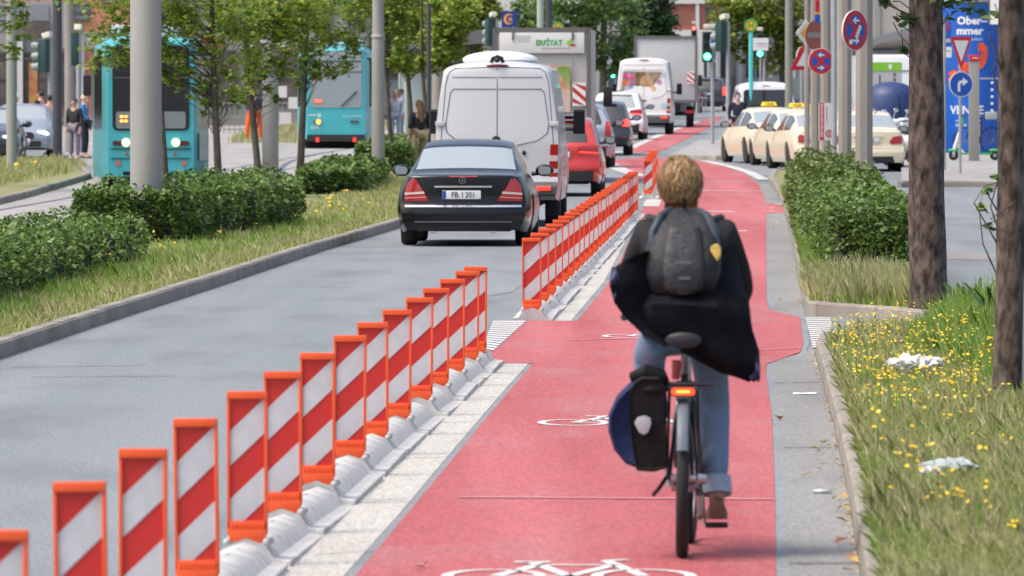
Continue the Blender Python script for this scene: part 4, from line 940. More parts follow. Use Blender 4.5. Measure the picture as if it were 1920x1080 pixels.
flap([bx_(*p) for p in ((1378, 560), (1398, 610), (1416, 650), (1424, 690), (1425, 712), (1400, 709), (1362, 700), (1318, 672))], [bx_(*p) for p in ((1290, 560), (1290, 580), (1300, 600), (1345, 630), (1350, 650), (1340, 645), (1330, 640), (1310, 625))], .08, .13, 'coat_flap', COAT, cyc, puff=.05)
flap([bx_(*p) for p in ((1421, 662), (1425, 690), (1426, 713), (1408, 711))], [bx_(*p) for p in ((1417, 672), (1414, 692), (1412, 700), (1404, 705))], .06, .06, 'coat_lining', LINING, cyc, th=.05, puff=.01)
# backpack
def backpack():
    root = thing('backpack', 'black backpack with yellow charm worn by the cyclist', 'backpack', cy, CYR)
    BP = M('backpack_fabric', (.011, .012, .016), .65, var=.3, scale=10, bump=.45, bscale=22); BP2 = M('backpack_trim', (.018, .035, .05), .6); BP3 = M('backpack_panel', (.017, .019, .024), .55, bump=.4, bscale=25)
    def rg(cx, hw, yb, z, dep): return [Vector((cx + hw * math.copysign(abs(math.cos(t)) ** .6, math.cos(t)), yb - dep * .5 + dep * .5 * math.copysign(abs(math.sin(t)) ** .6, math.sin(t)), z)) for t in [2 * PI * k / 26 for k in range(26)]]
    mb = MB(); mb.rings([rg(-.005, .03, .20, 1.115, .06), rg(-.005, .10, .21, 1.128, .14), rg(-.005, .14, .22, 1.165, .21), rg(-.005, .163, .235, 1.24, .25), rg(-.003, .168, .25, 1.32, .24), rg(0, .155, .265, 1.40, .21), rg(0, .135, .285, 1.46, .17), rg(0, .10, .30, 1.505, .11), rg(0, .04, .31, 1.52, .05)])
    mb.build('main_bag', BP, root, smooth=60)
    mb = MB(); mb.rings([rg(-.002, .05, .03, 1.15, .06), rg(-.002, .085, .03, 1.18, .075), rg(-.002, .095, .045, 1.27, .07), rg(0, .085, .07, 1.36, .06), rg(0, .07, .10, 1.44, .05)]); mb.build('front_pocket', BP3, root, smooth=60)
    mb = MB()
    for s in (-1, 1): mb.tube([(s * .145, .09, 1.33), (s * .135, .10, 1.42), (s * .10, .16, 1.49), (s * .06, .24, 1.515)], [.016, .02, .018, .012], 8)
    mb.build('edge_trim', BP2, root)
    for s in (-1, 1): MB().tube([(s * .11, .30, 1.46), (s * .155, .36, 1.475), (s * .165, .46, 1.40), (s * .15, .44, 1.25), (s * .13, .3, 1.18)], .022, 8).build('shoulder_strap', BP, root)
    MB().tube([(0, .2, 1.52), (0, .17, 1.56), (.0, .24, 1.53)], .008, 6).build('carry_loop', BP, root)
    mb = MB(); mb.box((0, -.046, 1.29), (.07, .006, .013)); mb.box((.003, -.046, 1.222), (.05, .006, .012)); mb.build('maker_tag', M('tag_grey', (.10, .12, .14), .5), root)
    MB().tube([(.01, .03, 1.13), (.015, .0, 1.05), (.03, .0, .97), (.02, .02, .93)], .008, 6).build('loose_strap', M('strap_grey', (.03, .032, .036), .7), root)
    g = MB(); g.prism([(.118, 1.36), (.148, 1.372), (.162, 1.35), (.16, 1.318), (.146, 1.29), (.132, 1.312), (.115, 1.338)], .02, .055); g.build('yellow_charm', M('charm_yellow', (.62, .42, .10), .5, var=.3, scale=30), root, bevel=.008)
backpack()
def bicycle():
    root = thing('bicycle', 'black bicycle with lit rear light, ridden by the cyclist', 'bicycle', cy, CYR)
    FR = M('frame_black', (.012, .012, .014), .35, coat=.5); STEEL = M('steel', (.5, .5, .52), .3, .9); GR = M('fender_grey', (.10, .125, .15), .45, .2); RED_ = M('seatpost_red', (.35, .06, .07), .4)
    def bwheel(x, y, name, steer):
        t = MB(); n = 40; R = []
        for k in range(n):
            a = 2 * PI * k / n; R.append([(0 + .027 * math.cos(b), (.325 + .025 * math.sin(b)) * math.cos(a), (.325 + .025 * math.sin(b)) * math.sin(a)) for b in [2 * PI * j / 10 for j in range(10)]])
        R.append(R[0]); t.rings(R, caps=False); o = t.build(name, TYRE, root); o.location = (x, y, .35); o.rotation_euler = (0, .02, steer)
        r = MB(); R = []
        for k in range(n): a = 2 * PI * k / n; R.append([(u * .011, v * math.cos(a), v * math.sin(a)) for u, v in ((-1, .30), (1, .30), (1, .318), (-1, .318))])
        R.append(R[0]); r.rings(R, caps=False); r.build('rim', STEEL, o)
        s = MB()
        for k in range(28): a = 2 * PI * k / 28; s.tube([((-1) ** k * .028, .02 * math.cos(a + .6), .02 * math.sin(a + .6)), (0, .302 * math.cos(a), .302 * math.sin(a))], .0013, 4, False)
        s.build('spokes', STEEL, o); MB().cyl((-.055, 0, 0), (.055, 0, 0), .018, .018, 12).build('hub', STEEL, o)
    bwheel(0, 0, 'rear_wheel', 0); bwheel(.018, 1.08, 'front_wheel', -.03)
    m = MB(); bb = (0, .46, .29); st = (0, .26, .80); hd0 = (0, .92, .72); hd1 = (0, .89, .88)
    m.tube([bb, st], .017); m.tube([bb, hd0], .022); m.tube([(0, .30, .62), hd1], .018); m.tube([hd0, hd1], .022)
    for s in (-1, 1): m.tube([(s * .02, .42, .29), (s * .06, .1, .345), (s * .062, 0, .35)], .010); m.tube([(s * .02, .28, .76), (s * .055, .06, .42), (s * .062, 0, .35)], .009)
    m.build('frame', FR, root)
    f = MB(); f.tube([(-.045, 1.08, .35), (-.055, .98, .5), (-.035, .94, .65), (0, .935, .68), (.035, .94, .65), (.055, .98, .5), (.065, 1.08, .35)], .013)
    f.tube([(0, .935, .68), (0, .87, 1.0)], .016); f.build('fork', FR, root)
    h = MB(); h.tube([(-.27, .70, 1.03), (-.225, .775, 1.05), (-.12, .88, 1.03), (0, .88, 1.01), (.12, .88, 1.03), (.23, .775, 1.05), (.27, .70, 1.03)], .012); hb = h.build('handlebar', STEEL, root)
    for s in (-1, 1): MB().tube([(s * .275, .69, 1.03), (s * .21, .79, 1.05)], .017, 10).build('grip', PLAST, hb)
    MB().ell((-.235, .69, 1.02), (.022, .022, .024)).build('bell', CHROME, hb)
    sd_ = MB(); sd_.rings([[Vector((w_ * math.cos(t), y, z + h_ * math.sin(t))) for t in [2 * PI * k / 16 for k in range(16)]] for y, w_, h_, z in [(q_[0] - .09, *q_[1:]) for q_ in ((.02, .04, .02, .955), (.03, .078, .036, .952), (.10, .082, .036, .952), (.17, .055, .03, .955), (.24, .026, .024, .955), (.30, .018, .016, .953), (.31, .006, .006, .95))]]); sd_.build('saddle', M('saddle_black', (.016, .015, .02), .55), root, smooth=60)
    MB().tube([(0, .12, .92), (-.002, .14, .88), st], [.014, .014, .015]).build('seatpost', STEEL, root)
    MB().tube([(-.03, .05, .86), (-.035, .06, .78)], [.022, .018], 8).build('saddle_bag', RED_, root)
    r = MB()
    for s in (-1, 1):
        r.tube([(s * .06, -.16, .735), (s * .06, .22, .74), (s * .03, .27, .76)], .007); r.tube([(s * .07, 0, .36), (s * .062, -.06, .735)], .006); r.tube([(s * .07, 0, .36), (s * .062, .1, .735)], .006)
    for y in (-.15, -.03, .1): r.tube([(-.06, y, .737), (.06, y, .737)], .006)
    r.tube([(-.11, .02, .76), (.13, .02, .76)], .010); r.build('luggage_rack', FR, root)
    g = MB(); R = []
    for k in range(22):
        a = math.radians(30 + k * 7.4); c = math.cos(a + PI / 2 + 1.0); s_ = math.sin(a + PI / 2 + 1.0)
        y, z = -.378 * math.cos(a - .15), .35 + .378 * math.sin(a - .15)
        R.append([Vector((x, y * q, .35 + (z - .35) * q)) for x, q in ((-.027, .965), (-.021, 1.0), (0, 1.012), (.021, 1.0), (.027, .965), (0, .995))])
    g.rings(R); g.build('mudguard', GR, root)
    MB().prism(rrect(0, .735, .115, .045, .018), -.19, -.16).build('light_housing', PLAST, root)
    l = MB().prism(rrect(0, .735, .102, .032, .014), -.197, -.188).build('rear_light', M('bike_light', (.7, .06, .02), .3, emit=(1, .07, .02), estr=.9), root)
    MB().prism(rrect(0, .735, .06, .012, .005), -.200, -.196).build('light_diodes', M('bike_light_core', (.8, .3, .05), .3, emit=(1, .30, .04), estr=1.6), l)
    c = MB(); c.cyl((-.06, .46, .29), (.06, .46, .29), .022); c.lathe([(.085, .062), (.09, .064), (.085, .067), (.05, .065)], (0, .46, .29), 28, 'x')
    c.tube([(.07, .46, .29), (.085, .45, .125)], [.014, .011]); c.tube([(-.07, .46, .29), (-.085, .47, .455)], [.014, .011]); c.build('crank', STEEL, root)
    for s, z, y in ((1, .122, .45), (-1, .458, .47)): MB().box((s * .14, y, z), (.10, .085, .022)).build('pedal', PLAST, root, bevel=.005)
    MB().tube([(.062, 0, .44), (.075, .2, .385), (.075, .46, .38), (.075, .54, .30), (.075, .46, .21), (.07, .1, .29), (.062, 0, .30)], .012, 6).build('chain_guard', PLAST, root)
    MB().tube([(-.07, .06, .36), (-.11, .04, .30), (-.13, -.02, .28)], .010, 6).build('kickstand', FR, root)
    MB().cyl((.062, 0, .35), (.10, 0, .35), .028, .022, 12).build('gear_hub', STEEL, root)
    MB().tube([(.07, -.03, .28), (.075, .0, .20), (.07, .05, .18)], .016, 6).build('derailleur', STEEL, root)
bicycle()
def pannier():
    root = thing('pannier', 'black and navy pannier bag with pale reflector hanging left of the rear wheel', 'bag', cy, CYR)
    BK = M('pannier_black', (.007, .006, .007), .7, var=.2, scale=8, bump=.4, bscale=18, spec=.2); BL = M('pannier_blue', (.012, .022, .075), .65, var=.15, scale=8, bump=.4, bscale=18, spec=.25)
    out = [(-.085, .41), (-.13, .395), (-.19, .395), (-.25, .42), (-.30, .48), (-.325, .56), (-.325, .63), (-.29, .71), (-.23, .77), (-.18, .795), (-.11, .79), (-.085, .75)]
    spl = [-.085, -.12, -.17, -.185, -.19, -.195, -.2, -.205, -.20, -.18, -.11, -.085]
    def sect(y, s): return [Vector((-.19 + (x + .19) * s, y, .59 + (z - .59) * s)) for x, z in out]
    mb = MB(); mb.rings([sect(-.17, .80), sect(-.185, .9), sect(-.165, .985), sect(-.10, 1.0), sect(.08, 1.0), sect(.13, .98), sect(.15, .85)]); mb.build('outer_shell', BL, root, smooth=50, bevel=0)
    bk = [(-.075, .40), (-.13, .387), (-.20, .392), (-.215, .47), (-.225, .56), (-.232, .64), (-.235, .72), (-.215, .775), (-.18, .80), (-.10, .80), (-.075, .75)]
    def s2(y, s): return [Vector((-.155 + (x + .155) * s, y, .595 + (z - .595) * s)) for x, z in bk]
    mb = MB(); mb.rings([s2(-.192, .92), s2(-.20, .95), s2(-.18, 1.), s2(-.05, 1.01), s2(.12, 1.), s2(.155, .9)]); mb.build('inner_shell', BK, root, smooth=50)
    mb = MB(); mb.tube([(-.22, -.10, .79), (-.16, -.13, .815), (-.10, -.12, .80), (-.08, -.05, .775)], [.028, .036, .034, .02], 10); mb.tube([(-.20, -.17, .735), (-.13, -.19, .745), (-.09, -.18, .74)], [.014, .02, .014], 8); mb.build('rolled_top', BK, root)
    mb = MB(); q = [(-.21, .60), (-.195, .625), (-.165, .632), (-.14, .62), (-.137, .595), (-.15, .56), (-.17, .548), (-.19, .56)]; mb.prism(q, -.212, -.198); mb.build('reflector', M('reflector_grey', (.38, .38, .40), .5), root, bevel=.003)
    mb = MB(); mb.tube([(-.08, -.1, .74), (-.06, -.1, .745)], .012, 6); mb.tube([(-.08, .08, .74), (-.06, .08, .745)], .012, 6); mb.build('hook', PLAST, root)
pannier()
# --- people in the distance
def at_ground(px, Y): return XG(px, Y)
person('man in dark suit jacket and white shirt standing behind the grey saloon', at_ground(77, 222), .9, top=(.012, .016, .03), legs=(.02, .02, .03), hair=(.02, .015, .012))
person('woman in lilac blouse beside the dark grey post at the left', at_ground(93, 208), .3, top=(.42, .36, .50), legs=(.3, .27, .38), hair=(.03, .02, .02), scale=.97)
person('white haired person in blue jacket with mask and dark shoulder bag by the tram', at_ground(158, 200), -1.8, dict(Rw=(.16, .25, 1.05), Re=(.25, .05, 1.12)), top=(.05, .20, .42), legs=(.015, .017, .03), hair=(.6, .42, .25), mask=True)
person('person with orange bag strap and grey trousers half hidden by the pale post', at_ground(140, 196), 2.6, top=(.02, .02, .025), legs=(.2, .18, .22), hair=(.03, .02, .02), scale=.95)
person('white haired person standing behind the grey saloon near the left edge', at_ground(31, 216), 2., top=(.5, .52, .40), legs=(.2, .2, .2), hair=(.7, .7, .68), scale=.97)
person('worker in bright orange trousers and dark jacket, hands folded, beyond the tram track', at_ground(476, 238), PI, dict(Lw=(-.05, .2, 1.02), Rw=(.05, .2, 1.02), Lh=(-.14, 0, .92), Rh=(.14, 0, .92), Lk=(-.2, .03, .5), Rk=(.2, .03, .5), La=(-.22, 0, .09), Ra=(.22, 0, .09), Lt=(-.22, .15, .035), Rt=(.22, .15, .035)), top=(.02, .025, .05), legs=(.85, .12, .02), hair=(.06, .04, .03), shoes=(.5, .5, .5))
person('person in pale clothes waiting at the stop behind the collared pole', at_ground(742, 232), PI * .9, top=(.62, .60, .70), legs=(.5, .55, .65), hair=(.40, .28, .15))
person('person in blue shirt waiting at the stop beside the pale green post', at_ground(752, 238), PI * .6, top=(.30, .42, .62), legs=(.25, .3, .45), hair=(.03, .025, .03))
person('woman with long brown hair, black top and khaki trousers between the tree trunks', at_ground(786, 172), .5, top=(.015, .016, .028), legs=(.30, .25, .15), hair=(.14, .07, .03), hairlen=.42, sleeve=.45)
person('woman in black patterned top with lowered mask walking beside the taxi rank', at_ground(1383, 214), PI + .1, dict(Rk=(.11, .12, .52), Ra=(.11, .1, .09), Rt=(.12, .25, .04)), top=(.02, .022, .045), legs=(.02, .02, .035), hair=(.03, .02, .02), mask=True, hairlen=.1)

# ------------------------------------------------------------------ delineators
ORD = ['first', 'second', 'third', 'fourth', 'fifth', 'sixth', 'seventh', 'eighth', 'ninth', 'tenth', 'eleventh', 'twelfth', 'thirteenth', 'fourteenth', 'fifteenth', 'sixteenth', 'seventeenth', 'eighteenth', 'nineteenth', 'twentieth', 'twenty-first', 'twenty-second', 'twenty-third', 'twenty-fourth', 'twenty-fifth']
SILL = M('sill_white', (.43, .435, .43), .65, var=.2, scale=9, bump=.15, bscale=30)
def delineator():
    root = thing('lane_delineator', 'x', 'delineator'); W = .172; z0 = .145; z1 = .745
    f = MB(); f.box((-W / 2 + .006, 0, (z0 + z1) / 2), (.013, .045, z1 - z0)); f.box((W / 2 - .006, 0, (z0 + z1) / 2), (.013, .045, z1 - z0)); f.box((0, 0, z1 - .012), (W, .055, .032)); f.box((0, 0, z0 + .02), (W * .98, .045, .06))
    for k in range(9): f.box((-.066 + k * .0165, -.026, z0 + .022), (.006, .010, .035))
    f.build('frame', ORANGE, root, bevel=.004)
    foot = MB(); foot.prism([(-.082, .16), (.082, .16), (.076, .115), (.055, .10), (.062, .085), (.075, .07), (-.075, .07), (-.062, .085), (-.055, .10), (-.076, .115)], -.03, .03); foot.build('foot', ORANGE, root, bevel=.005)
    x0, x1 = -W / 2 + .013, W / 2 - .013; zb, zt = z0 + .05, z1 - .028; p = MB().box((0, 0, (zb + zt) / 2), (x1 - x0, .02, zt - zb)).build('stripe_panel', REFRED, root)
    def clip(poly, lim, lo):
        out = []
        for a, b in zip(poly, poly[1:] + poly[:1]):
            ia, ib = ((a[1] >= lim) == lo) or a[1] == lim, ((b[1] >= lim) == lo) or b[1] == lim
            if ia: out.append(a)
            if ia != ib: t = (lim - a[1]) / (b[1] - a[1]); out.append((a[0] + (b[0] - a[0]) * t, lim))
        return out
    rise = .138; band = .148
    for top in (zt, zt - 2 * band + .005):
        poly = [(x0, top - rise), (x1, top), (x1, top - band), (x0, top - rise - band)]; poly = clip(clip(poly, zb, True), zt, False)
        if len(poly) > 2: MB().prism(poly, -.0135, .0135).build('white_band', REFWHITE, p)
    s = MB(); pts = []           # white sill: a ridge with scalloped humps and a rim of blocks, 2.5 m long
    prof = [(-.175, 0), (-.172, .028), (-.12, .036), (-.085, .095), (0, .125), (.085, .095), (.12, .036), (.172, .028), (.175, 0)]
    R = []
    for k in range(64):
        y = -.12 + 2.50 * k / 63; t = (y + .12) / 2.5; low = max(0, 1 - abs(y) / .10); rid = .93 + .07 * math.cos(2 * PI * t * 14)
        hgt = (1 - .5 * low) * rid; R.append([Vector((x, y, z * (hgt if z > .05 else 1))) for x, z in prof])
    s.rings(R)
    for y in (-.05, .05, .16):
        for sx in (-1, 1): s.ell((sx * .085, y, .105), (.018, .022, .018), 8, 6)
    sill = s.build('sill', SILL, root, smooth=45)
    b = MB()
    for k in range(14): b.box((.176, -.06 + k * .178, .013), (.035, .13, .034))
    b.build('rim_blocks', SILL, sill, bevel=.006)
    m = MB()
    for k in range(3): m.ell((.0, -.09 + k * .8, .118), (.012, .012, .008), 8, 5)
    m.build('bolt', M('bolt_blue', (.06, .10, .14), .5), sill)
    return root
proto = delineator()
def del_row(n, f, group, phrase, first=0):
    for k in range(n):
        x, y, rz = f(k); o = proto if (first == 0 and k == 0) else copy_tree(proto)
        o.location = (x, y, Zg(y)); o.rotation_euler = (random.uniform(-.012, .012), random.uniform(-.014, .014), rz); o['group'] = group
        o['label'] = phrase(k)
        for ch in o.children:
            if ch.name.startswith('sill') and k == n - 1: ch.scale.y = .3
            if ch.name.startswith('sill') and first == 0 and k == 13: ch.scale.y = .6
def row1(k): y = (21.65 + 2.515 * k + (0.2 if k % 3 == 1 else 0)) if k < 13 else (54.2, 55.6)[k - 13]; return (-1.41 + .036 * (y - 24.16), y, -.036 + random.uniform(-.004, .004))
def lab1(k):
    if k == 0: return 'orange and white board nearest the camera, cut off by the left edge'
    if k == 14: return 'orange and white board ending the front row, closest to the driveway gap'
    return 'orange and white board, %s one back along the front row' % ORD[k]
del_row(15, row1, 'striped boards of the front row', lab1)
def row2(k): y = 67.1 + 2.52 * k; return (.182 + .0318 * (y - 67.1) + .0000 * k, y, -.0318 + random.uniform(-.004, .004))
def lab2(k):
    if k == 0: return 'orange and white board starting the middle row just beyond the driveway gap'
    if k == 23: return 'orange and white board ending the middle row'
    return 'orange and white board, %s one back along the middle row' % ORD[k]
del_row(24, row2, 'striped boards of the middle row', lab2, 1)
def row3(k): y = 140.5 + 2.5 * k; return (2.56 + .026 * (y - 140.5), y, -.026)
def lab3(k):
    if k == 0: return 'orange and white board starting the short far row above the cyclist'
    return 'orange and white board, %s one back along the short far row' % ORD[k]
del_row(7, row3, 'striped boards of the far row', lab3, 1)

# ------------------------------------------------------------------ poles and trunks
CONC = M('pole_concrete', (.34, .335, .315), .7, var=.10, scale=1.5, col2=(.27, .27, .26), stretch=(1, 1, .3), bump=.12, bscale=25)
CONC2 = M('pole_concrete_warm', (.31, .285, .25), .75, col2=(.235, .225, .21), scale=2.2, stretch=(1, 1, .25), bump=.2, bscale=30)
GALV = M('galvanised', (.38, .40, .41), .5, .3, var=.1, scale=3)
DGREY = M('pole_dark', (.065, .068, .08), .5, .2)
PGREEN = M('post_pale_green', (.36, .42, .36), .6)
def pole(name, label, px, wpx, mat, Y=None, base=None, H=8.5, cat='pole', group=None, sides=24, band=None, collar=None, taper=.93, cap=False):
    g = G(px, base) if Y is None else XG(px, Y); r = wpx / FPX * g.y / 2
    root = thing(name, label, cat, g, .3, group); n = sides
    mb = MB(); mb.tube([(0, 0, -.1), (0, 0, H)] if not collar else [(0, 0, -.1), (0, 0, collar)], [r, r * taper], n); mb.build('shaft', mat, root, smooth=30)
    if collar:
        MB().tube([(0, 0, collar - .02), (0, 0, collar), (0, 0, collar + .05)], [r * 1.04, r * 1.05, r * .9], n).build('collar', mat, root)
        MB().tube([(0, 0, collar), (0, 0, H)], [r * .86, r * .8], n).build('upper_shaft', mat, root, smooth=30)
    if band: MB().tube([(0, 0, -.05), (0, 0, band)], [r * 1.012, r * 1.01], n).build('base_band', DGREY, root, smooth=30)
    return root, g, r
pole('catenary_pole', 'thick concrete pole with dark painted foot among the left hedges', 274, 60, CONC, base=478, band=.30)
pole('catenary_pole', 'grey pole at the left edge standing in the grass strip before the grey saloon', 22, 20, CONC, base=331, band=.08)
pole('lamp_post', 'dark grey post between the left edge and the facing tram', 108, 18, DGREY, base=304)
pole('catenary_pole', 'pale beige post just left of the facing tram with a small traffic lamp', 130, 18, CONC2, base=286)
pole('catenary_pole', 'grey pole between two young trunks left of the rear tram', 507, 31, CONC, Y=166)
pole('catenary_pole', 'pale grey pole with a collar in front of the rear tram', 709, 25, CONC, Y=155, collar=3.12, band=.02)
pole('catenary_pole', 'grey pole directly left of the silver van roof', 820, 19, CONC2, Y=196)
pole('thin_post', 'thin pale green post at the tram stop', 763, 9, PGREEN, Y=188, H=3.1)
pole('thin_post', 'dark grey post beside the last young trunk left of the silver van', 804, 9, DGREY, Y=180, H=4)
pole('lamp_post', 'light grey post above the box truck sign', 1013, 13, PGREEN, Y=250)
pole('lamp_post', 'dark grey mast above the box truck sign', 1029, 13, DGREY, Y=235)
pole('catenary_pole', 'weathered green grey pole rising behind the minibus', 1479, 15, M('pole_olive', (.23, .235, .20), .7, var=.1, scale=2), Y=228)
pole('sign_post', 'slim grey post left of the grouped poles at the taxi rank', 1513, 11, CONC2, Y=168, sides=8)
pole('catenary_pole', 'grey pole carrying the no entry sign', 1528, 19, CONC2, Y=165, sides=8)
pole('catenary_pole', 'grey pole carrying the small no stopping sign and the red leaflet', 1548, 20, CONC2, Y=161, sides=8)
pole('thin_post', 'narrow steel post squeezed left of the eight sided pole', 1564, 11, GALV, Y=158, H=8.)
pole('catenary_pole', 'eight sided grey pole, second from the big no stopping sign', 1584, 27, CONC2, Y=150, sides=8)
P6 = pole('catenary_pole', 'eight sided grey pole with the big no stopping sign, rising from the hedge', 1620, 35, CONC2, Y=122, sides=8)
pole('lamp_post', 'blurred grey post at the right edge in front of the tree trunk', 1944, 62, M('post_grey', (.16, .165, .18), .5), base=770)
pole('thin_post', 'thin grey post behind the thick trunk at the pavement', 1770, 7, GALV, base=327, H=3.6)
# ------------------------------------------------------------------ signs
SRED = M('sign_red', (.55, .02, .025), .4); SBLUE = M('sign_blue', (.015, .09, .42), .4); SWHITE = M('sign_white', (.72, .72, .70), .45); SBACK = M('sign_back', (.32, .33, .34), .5, .3)
FADED = M('sign_faded_red', (.33, .10, .075), .6, var=.1); SYEL = M('sign_yellow', (.78, .40, .02), .45); TPOLE = M('teal_post', (.10, .55, .55), .45)
def sign(name, label, px, py, Y, rz=0., cat='sign', base=False, post=None, postr=.03, group=None):
    c = V(px, py, Y); root = thing(name, label, cat, (c.x, c.y, Zg(Y)), rz, group); h = c.z - Zg(Y)
    if post: MB().tube([(0, .05, 0), (0, .05, h + .1)], postr, 10).build('post', post, root)
    return root, h
def arrow(mb, x, z, d, L, w_, y0, y1):
    s = 1 if d > 0 else -1; a = L / 2
    mb.prism([(x - s * a, z - w_ / 2), (x + s * a * .1, z - w_ / 2), (x + s * a * .55, z - w_ / 2), (x + s * a * .55, z + w_ / 2), (x - s * a, z + w_ / 2)], y0, y1)
    mb.prism([(x + s * a, z), (x + s * a * .1, z + w_ * 1.7), (x - s * a * .15, z + w_ * 1.2), (x + s * a * .55, z), (x - s * a * .15, z - w_ * 1.2), (x + s * a * .1, z - w_ * 1.7)], y0, y1)
def no_stopping(label, px, py, Y, r, rz, arrows=True, sticker=False, post=None):
    root, h = sign('no_stopping_sign', label, px, py, Y, rz, post=post)
    MB().disc((0, h), r * 1.04, -.008, .012, 40).build('sign_plate', SWHITE, root); MB().disc((0, h), r, -.012, -.008, 40).build('red_face', SRED, root); MB().disc((0, h), r * .77, -.015, -.012, 36).build('blue_field', SBLUE, root)
    mb = MB()
    for a in (PI / 4, -PI / 4):
        c, s = math.cos(a), math.sin(a); w_ = r * .11; L = r * .80; mb.prism([(c * u - s * v, h + s * u + c * v) for u, v in ((-L, -w_), (L, -w_), (L, w_), (-L, w_))], -.019 - .002 * (a > 0), -.015)
    mb.build('red_cross', SRED, root)
    if arrows:
        mb = MB(); arrow(mb, 0, h + r * .50, -1, r * .55, r * .11, -.024, -.0215); mb.build('white_arrow', WHITEP, root); mb = MB(); arrow(mb, 0, h - r * .52, 1, r * .55, r * .11, -.024, -.0215); mb.build('white_arrow', WHITEP, root)
    if sticker:
        mb = MB(); c, s = math.cos(1.05), math.sin(1.05); q = [(.16 * r + c * u - s * v, h - .1 * r + s * u + c * v) for u, v in ((-.25 * r * 1.3, -.11 * r), (.30 * r * 1.3, -.11 * r), (.30 * r * 1.3, .11 * r), (-.25 * r * 1.3, .11 * r))]; mb.prism(q, -.028, -.025)
        mb.prism([(-.55 * r, h - .72 * r), (-.28 * r, h - .68 * r), (-.34 * r, h - .45 * r), (-.58 * r, h - .5 * r)], -.028, -.025); mb.build('white_sticker', WHITEP, root)
        mb = MB()
        for k in (-.18, 0., .18): mb.prism([(.16 * r + c * k * r, h - .1 * r + s * k * r), (.21 * r + c * k * r, h - .04 * r + s * k * r), (.12 * r + c * k * r, h + .0 * r + s * k * r)], -.031, -.0285)
        mb.build('sticker_print', INK, root)
    MB().box((.0, .05, h), (.06, .1, .05)).build('bracket', SBACK, root)
no_stopping('large no stopping sign with white sticker, turned sideways on the eight sided pole', 1603, 57, 119.5, .315, .86, sticker=True)
no_stopping('small no stopping sign with clean face and two arrows', 1539, 115, 160, .27, .25)
no_stopping('faded no stopping sign half hidden behind the red triangle', 1505, 107, 220, .30, .9, False, post=GALV)
root, h = sign('priority_sign', 'white diamond sign with yellow centre beside the no entry sign', 1512, 62, 166, .55)
MB().prism([(-.29, h), (0, h - .29), (.29, h), (0, h + .29)], -.005, .012).build('sign_plate', SWHITE, root); MB().prism([(-.17, h), (0, h - .17), (.17, h), (0, h + .17)], -.009, -.005).build('yellow_centre', SYEL, root)
root, h = sign('no_entry_sign', 'faded red disc with grey bar partly covered by a pole', 1530, 66, 163.5, .75)
MB().disc((0, h), .33, -.005, .012, 36).build('sign_plate', FADED, root); MB().box((0, -.008, h), (.54, .006, .12)).build('bar', M('bar_grey', (.30, .27, .24), .6), root)
root, h = sign('warning_sign', 'red bordered triangle cut by the grey pole', 1512, 112, 208, .35)
tr = lambda k: [(-.50 * k, h - .29 * k), (.50 * k, h - .29 * k), (0, h + .58 * k)]
MB().prism(tr(1), -.004, .012).build('sign_plate', SRED, root); MB().prism(tr(.6), -.008, -.004).build('white_field', SWHITE, root)
root, h = sign('leaflet', 'red and white paper leaflet tied to the grey pole above the hedge', 1548, 228, 158.5, .15, cat='poster')
MB().box((0, -.0, h), (.36, .012, .96)).build('paper', SWHITE, root); MB().box((-.10, -.008, h), (.11, .004, .95)).build('red_band', SRED, root); MB().disc((.09, h - .31), .10, -.012, -.008, 20, .075).build('round_print', SRED, root)
mb = MB()
for k in range(3): mb.box((.09, -.009, h - .27 - .04 * k), (.09, .003, .02))
mb.box((.03, -.009, h + .2), (.015, .003, .4)); mb.build('leaflet_print', SRED, root)
mb = MB()
for k in range(14): mb.box((-.10, -.0115, h + .42 - k * .062), (.05, .003, .03 if k % 3 else .045))
mb.build('band_print', WHITEP, root)
root.scale = (.82, .82, .82); root.location.z += h * .18
root, h = sign('flag_banner', 'red, yellow and blue pennant hanging between two poles', 1533, 22, 163, .3, cat='banner')
MB().box((0, 0, h + .1), (.10, .02, .3)).build('red_field', SRED, root); MB().box((0, 0, h - .15), (.12, .02, .18)).build('blue_field', SBLUE, root); MB().box((0, -.0, h - .03), (.11, .024, .05)).build('yellow_field', SYEL, root)
def stop_sign(label, px, py, Y, r, post, rim, face, H=True):
    root, h = sign('tram_stop_sign', label, px, py, Y, 0, post=post, postr=.07 if H else .05)
    MB().disc((0, h), r, -.02, .03, 32).build('sign_plate', rim, root); MB().disc((0, h), r * .80, -.026, -.02, 32).build('yellow_face', SYEL, root); MB().disc((0, h), r * .80, -.030, -.027, 32, r * .68).build('green_ring', M('stop_green', (.10, .30, .06), .5), root)
    text_obj('letter_h', 'H', r * 1.25, M('stop_green', (.10, .30, .06), .5), root, (0, -.031, h), bold=.012)
stop_sign('round yellow stop sign with H on a turquoise post by the taxis', 1408, 48, 236, .22, TPOLE, M('stop_green', (.10, .30, .06), .5), SYEL)
stop_sign('round yellow stop sign with H above the box truck', 1046, 52, 262, .22, TPOLE, M('stop_green', (.10, .30, .06), .5), SYEL)
stop_sign('round yellow stop sign with H above the left traffic lights', 147, 53, 214, .17, GALV, M('stop_green', (.10, .30, .06), .5), SYEL)
root, h = sign('shop_sign', 'blue street sign with orange crescent emblem on a light blue mast', 955, 36, 282, 0, post=M('mast_blue', (.10, .45, .75), .5), postr=.14)
NAVY = M('navy_sign', (.012, .04, .22), .4); MB().box((0, -.2, h), (.60, .1, .60)).build('sign_board', NAVY, root)
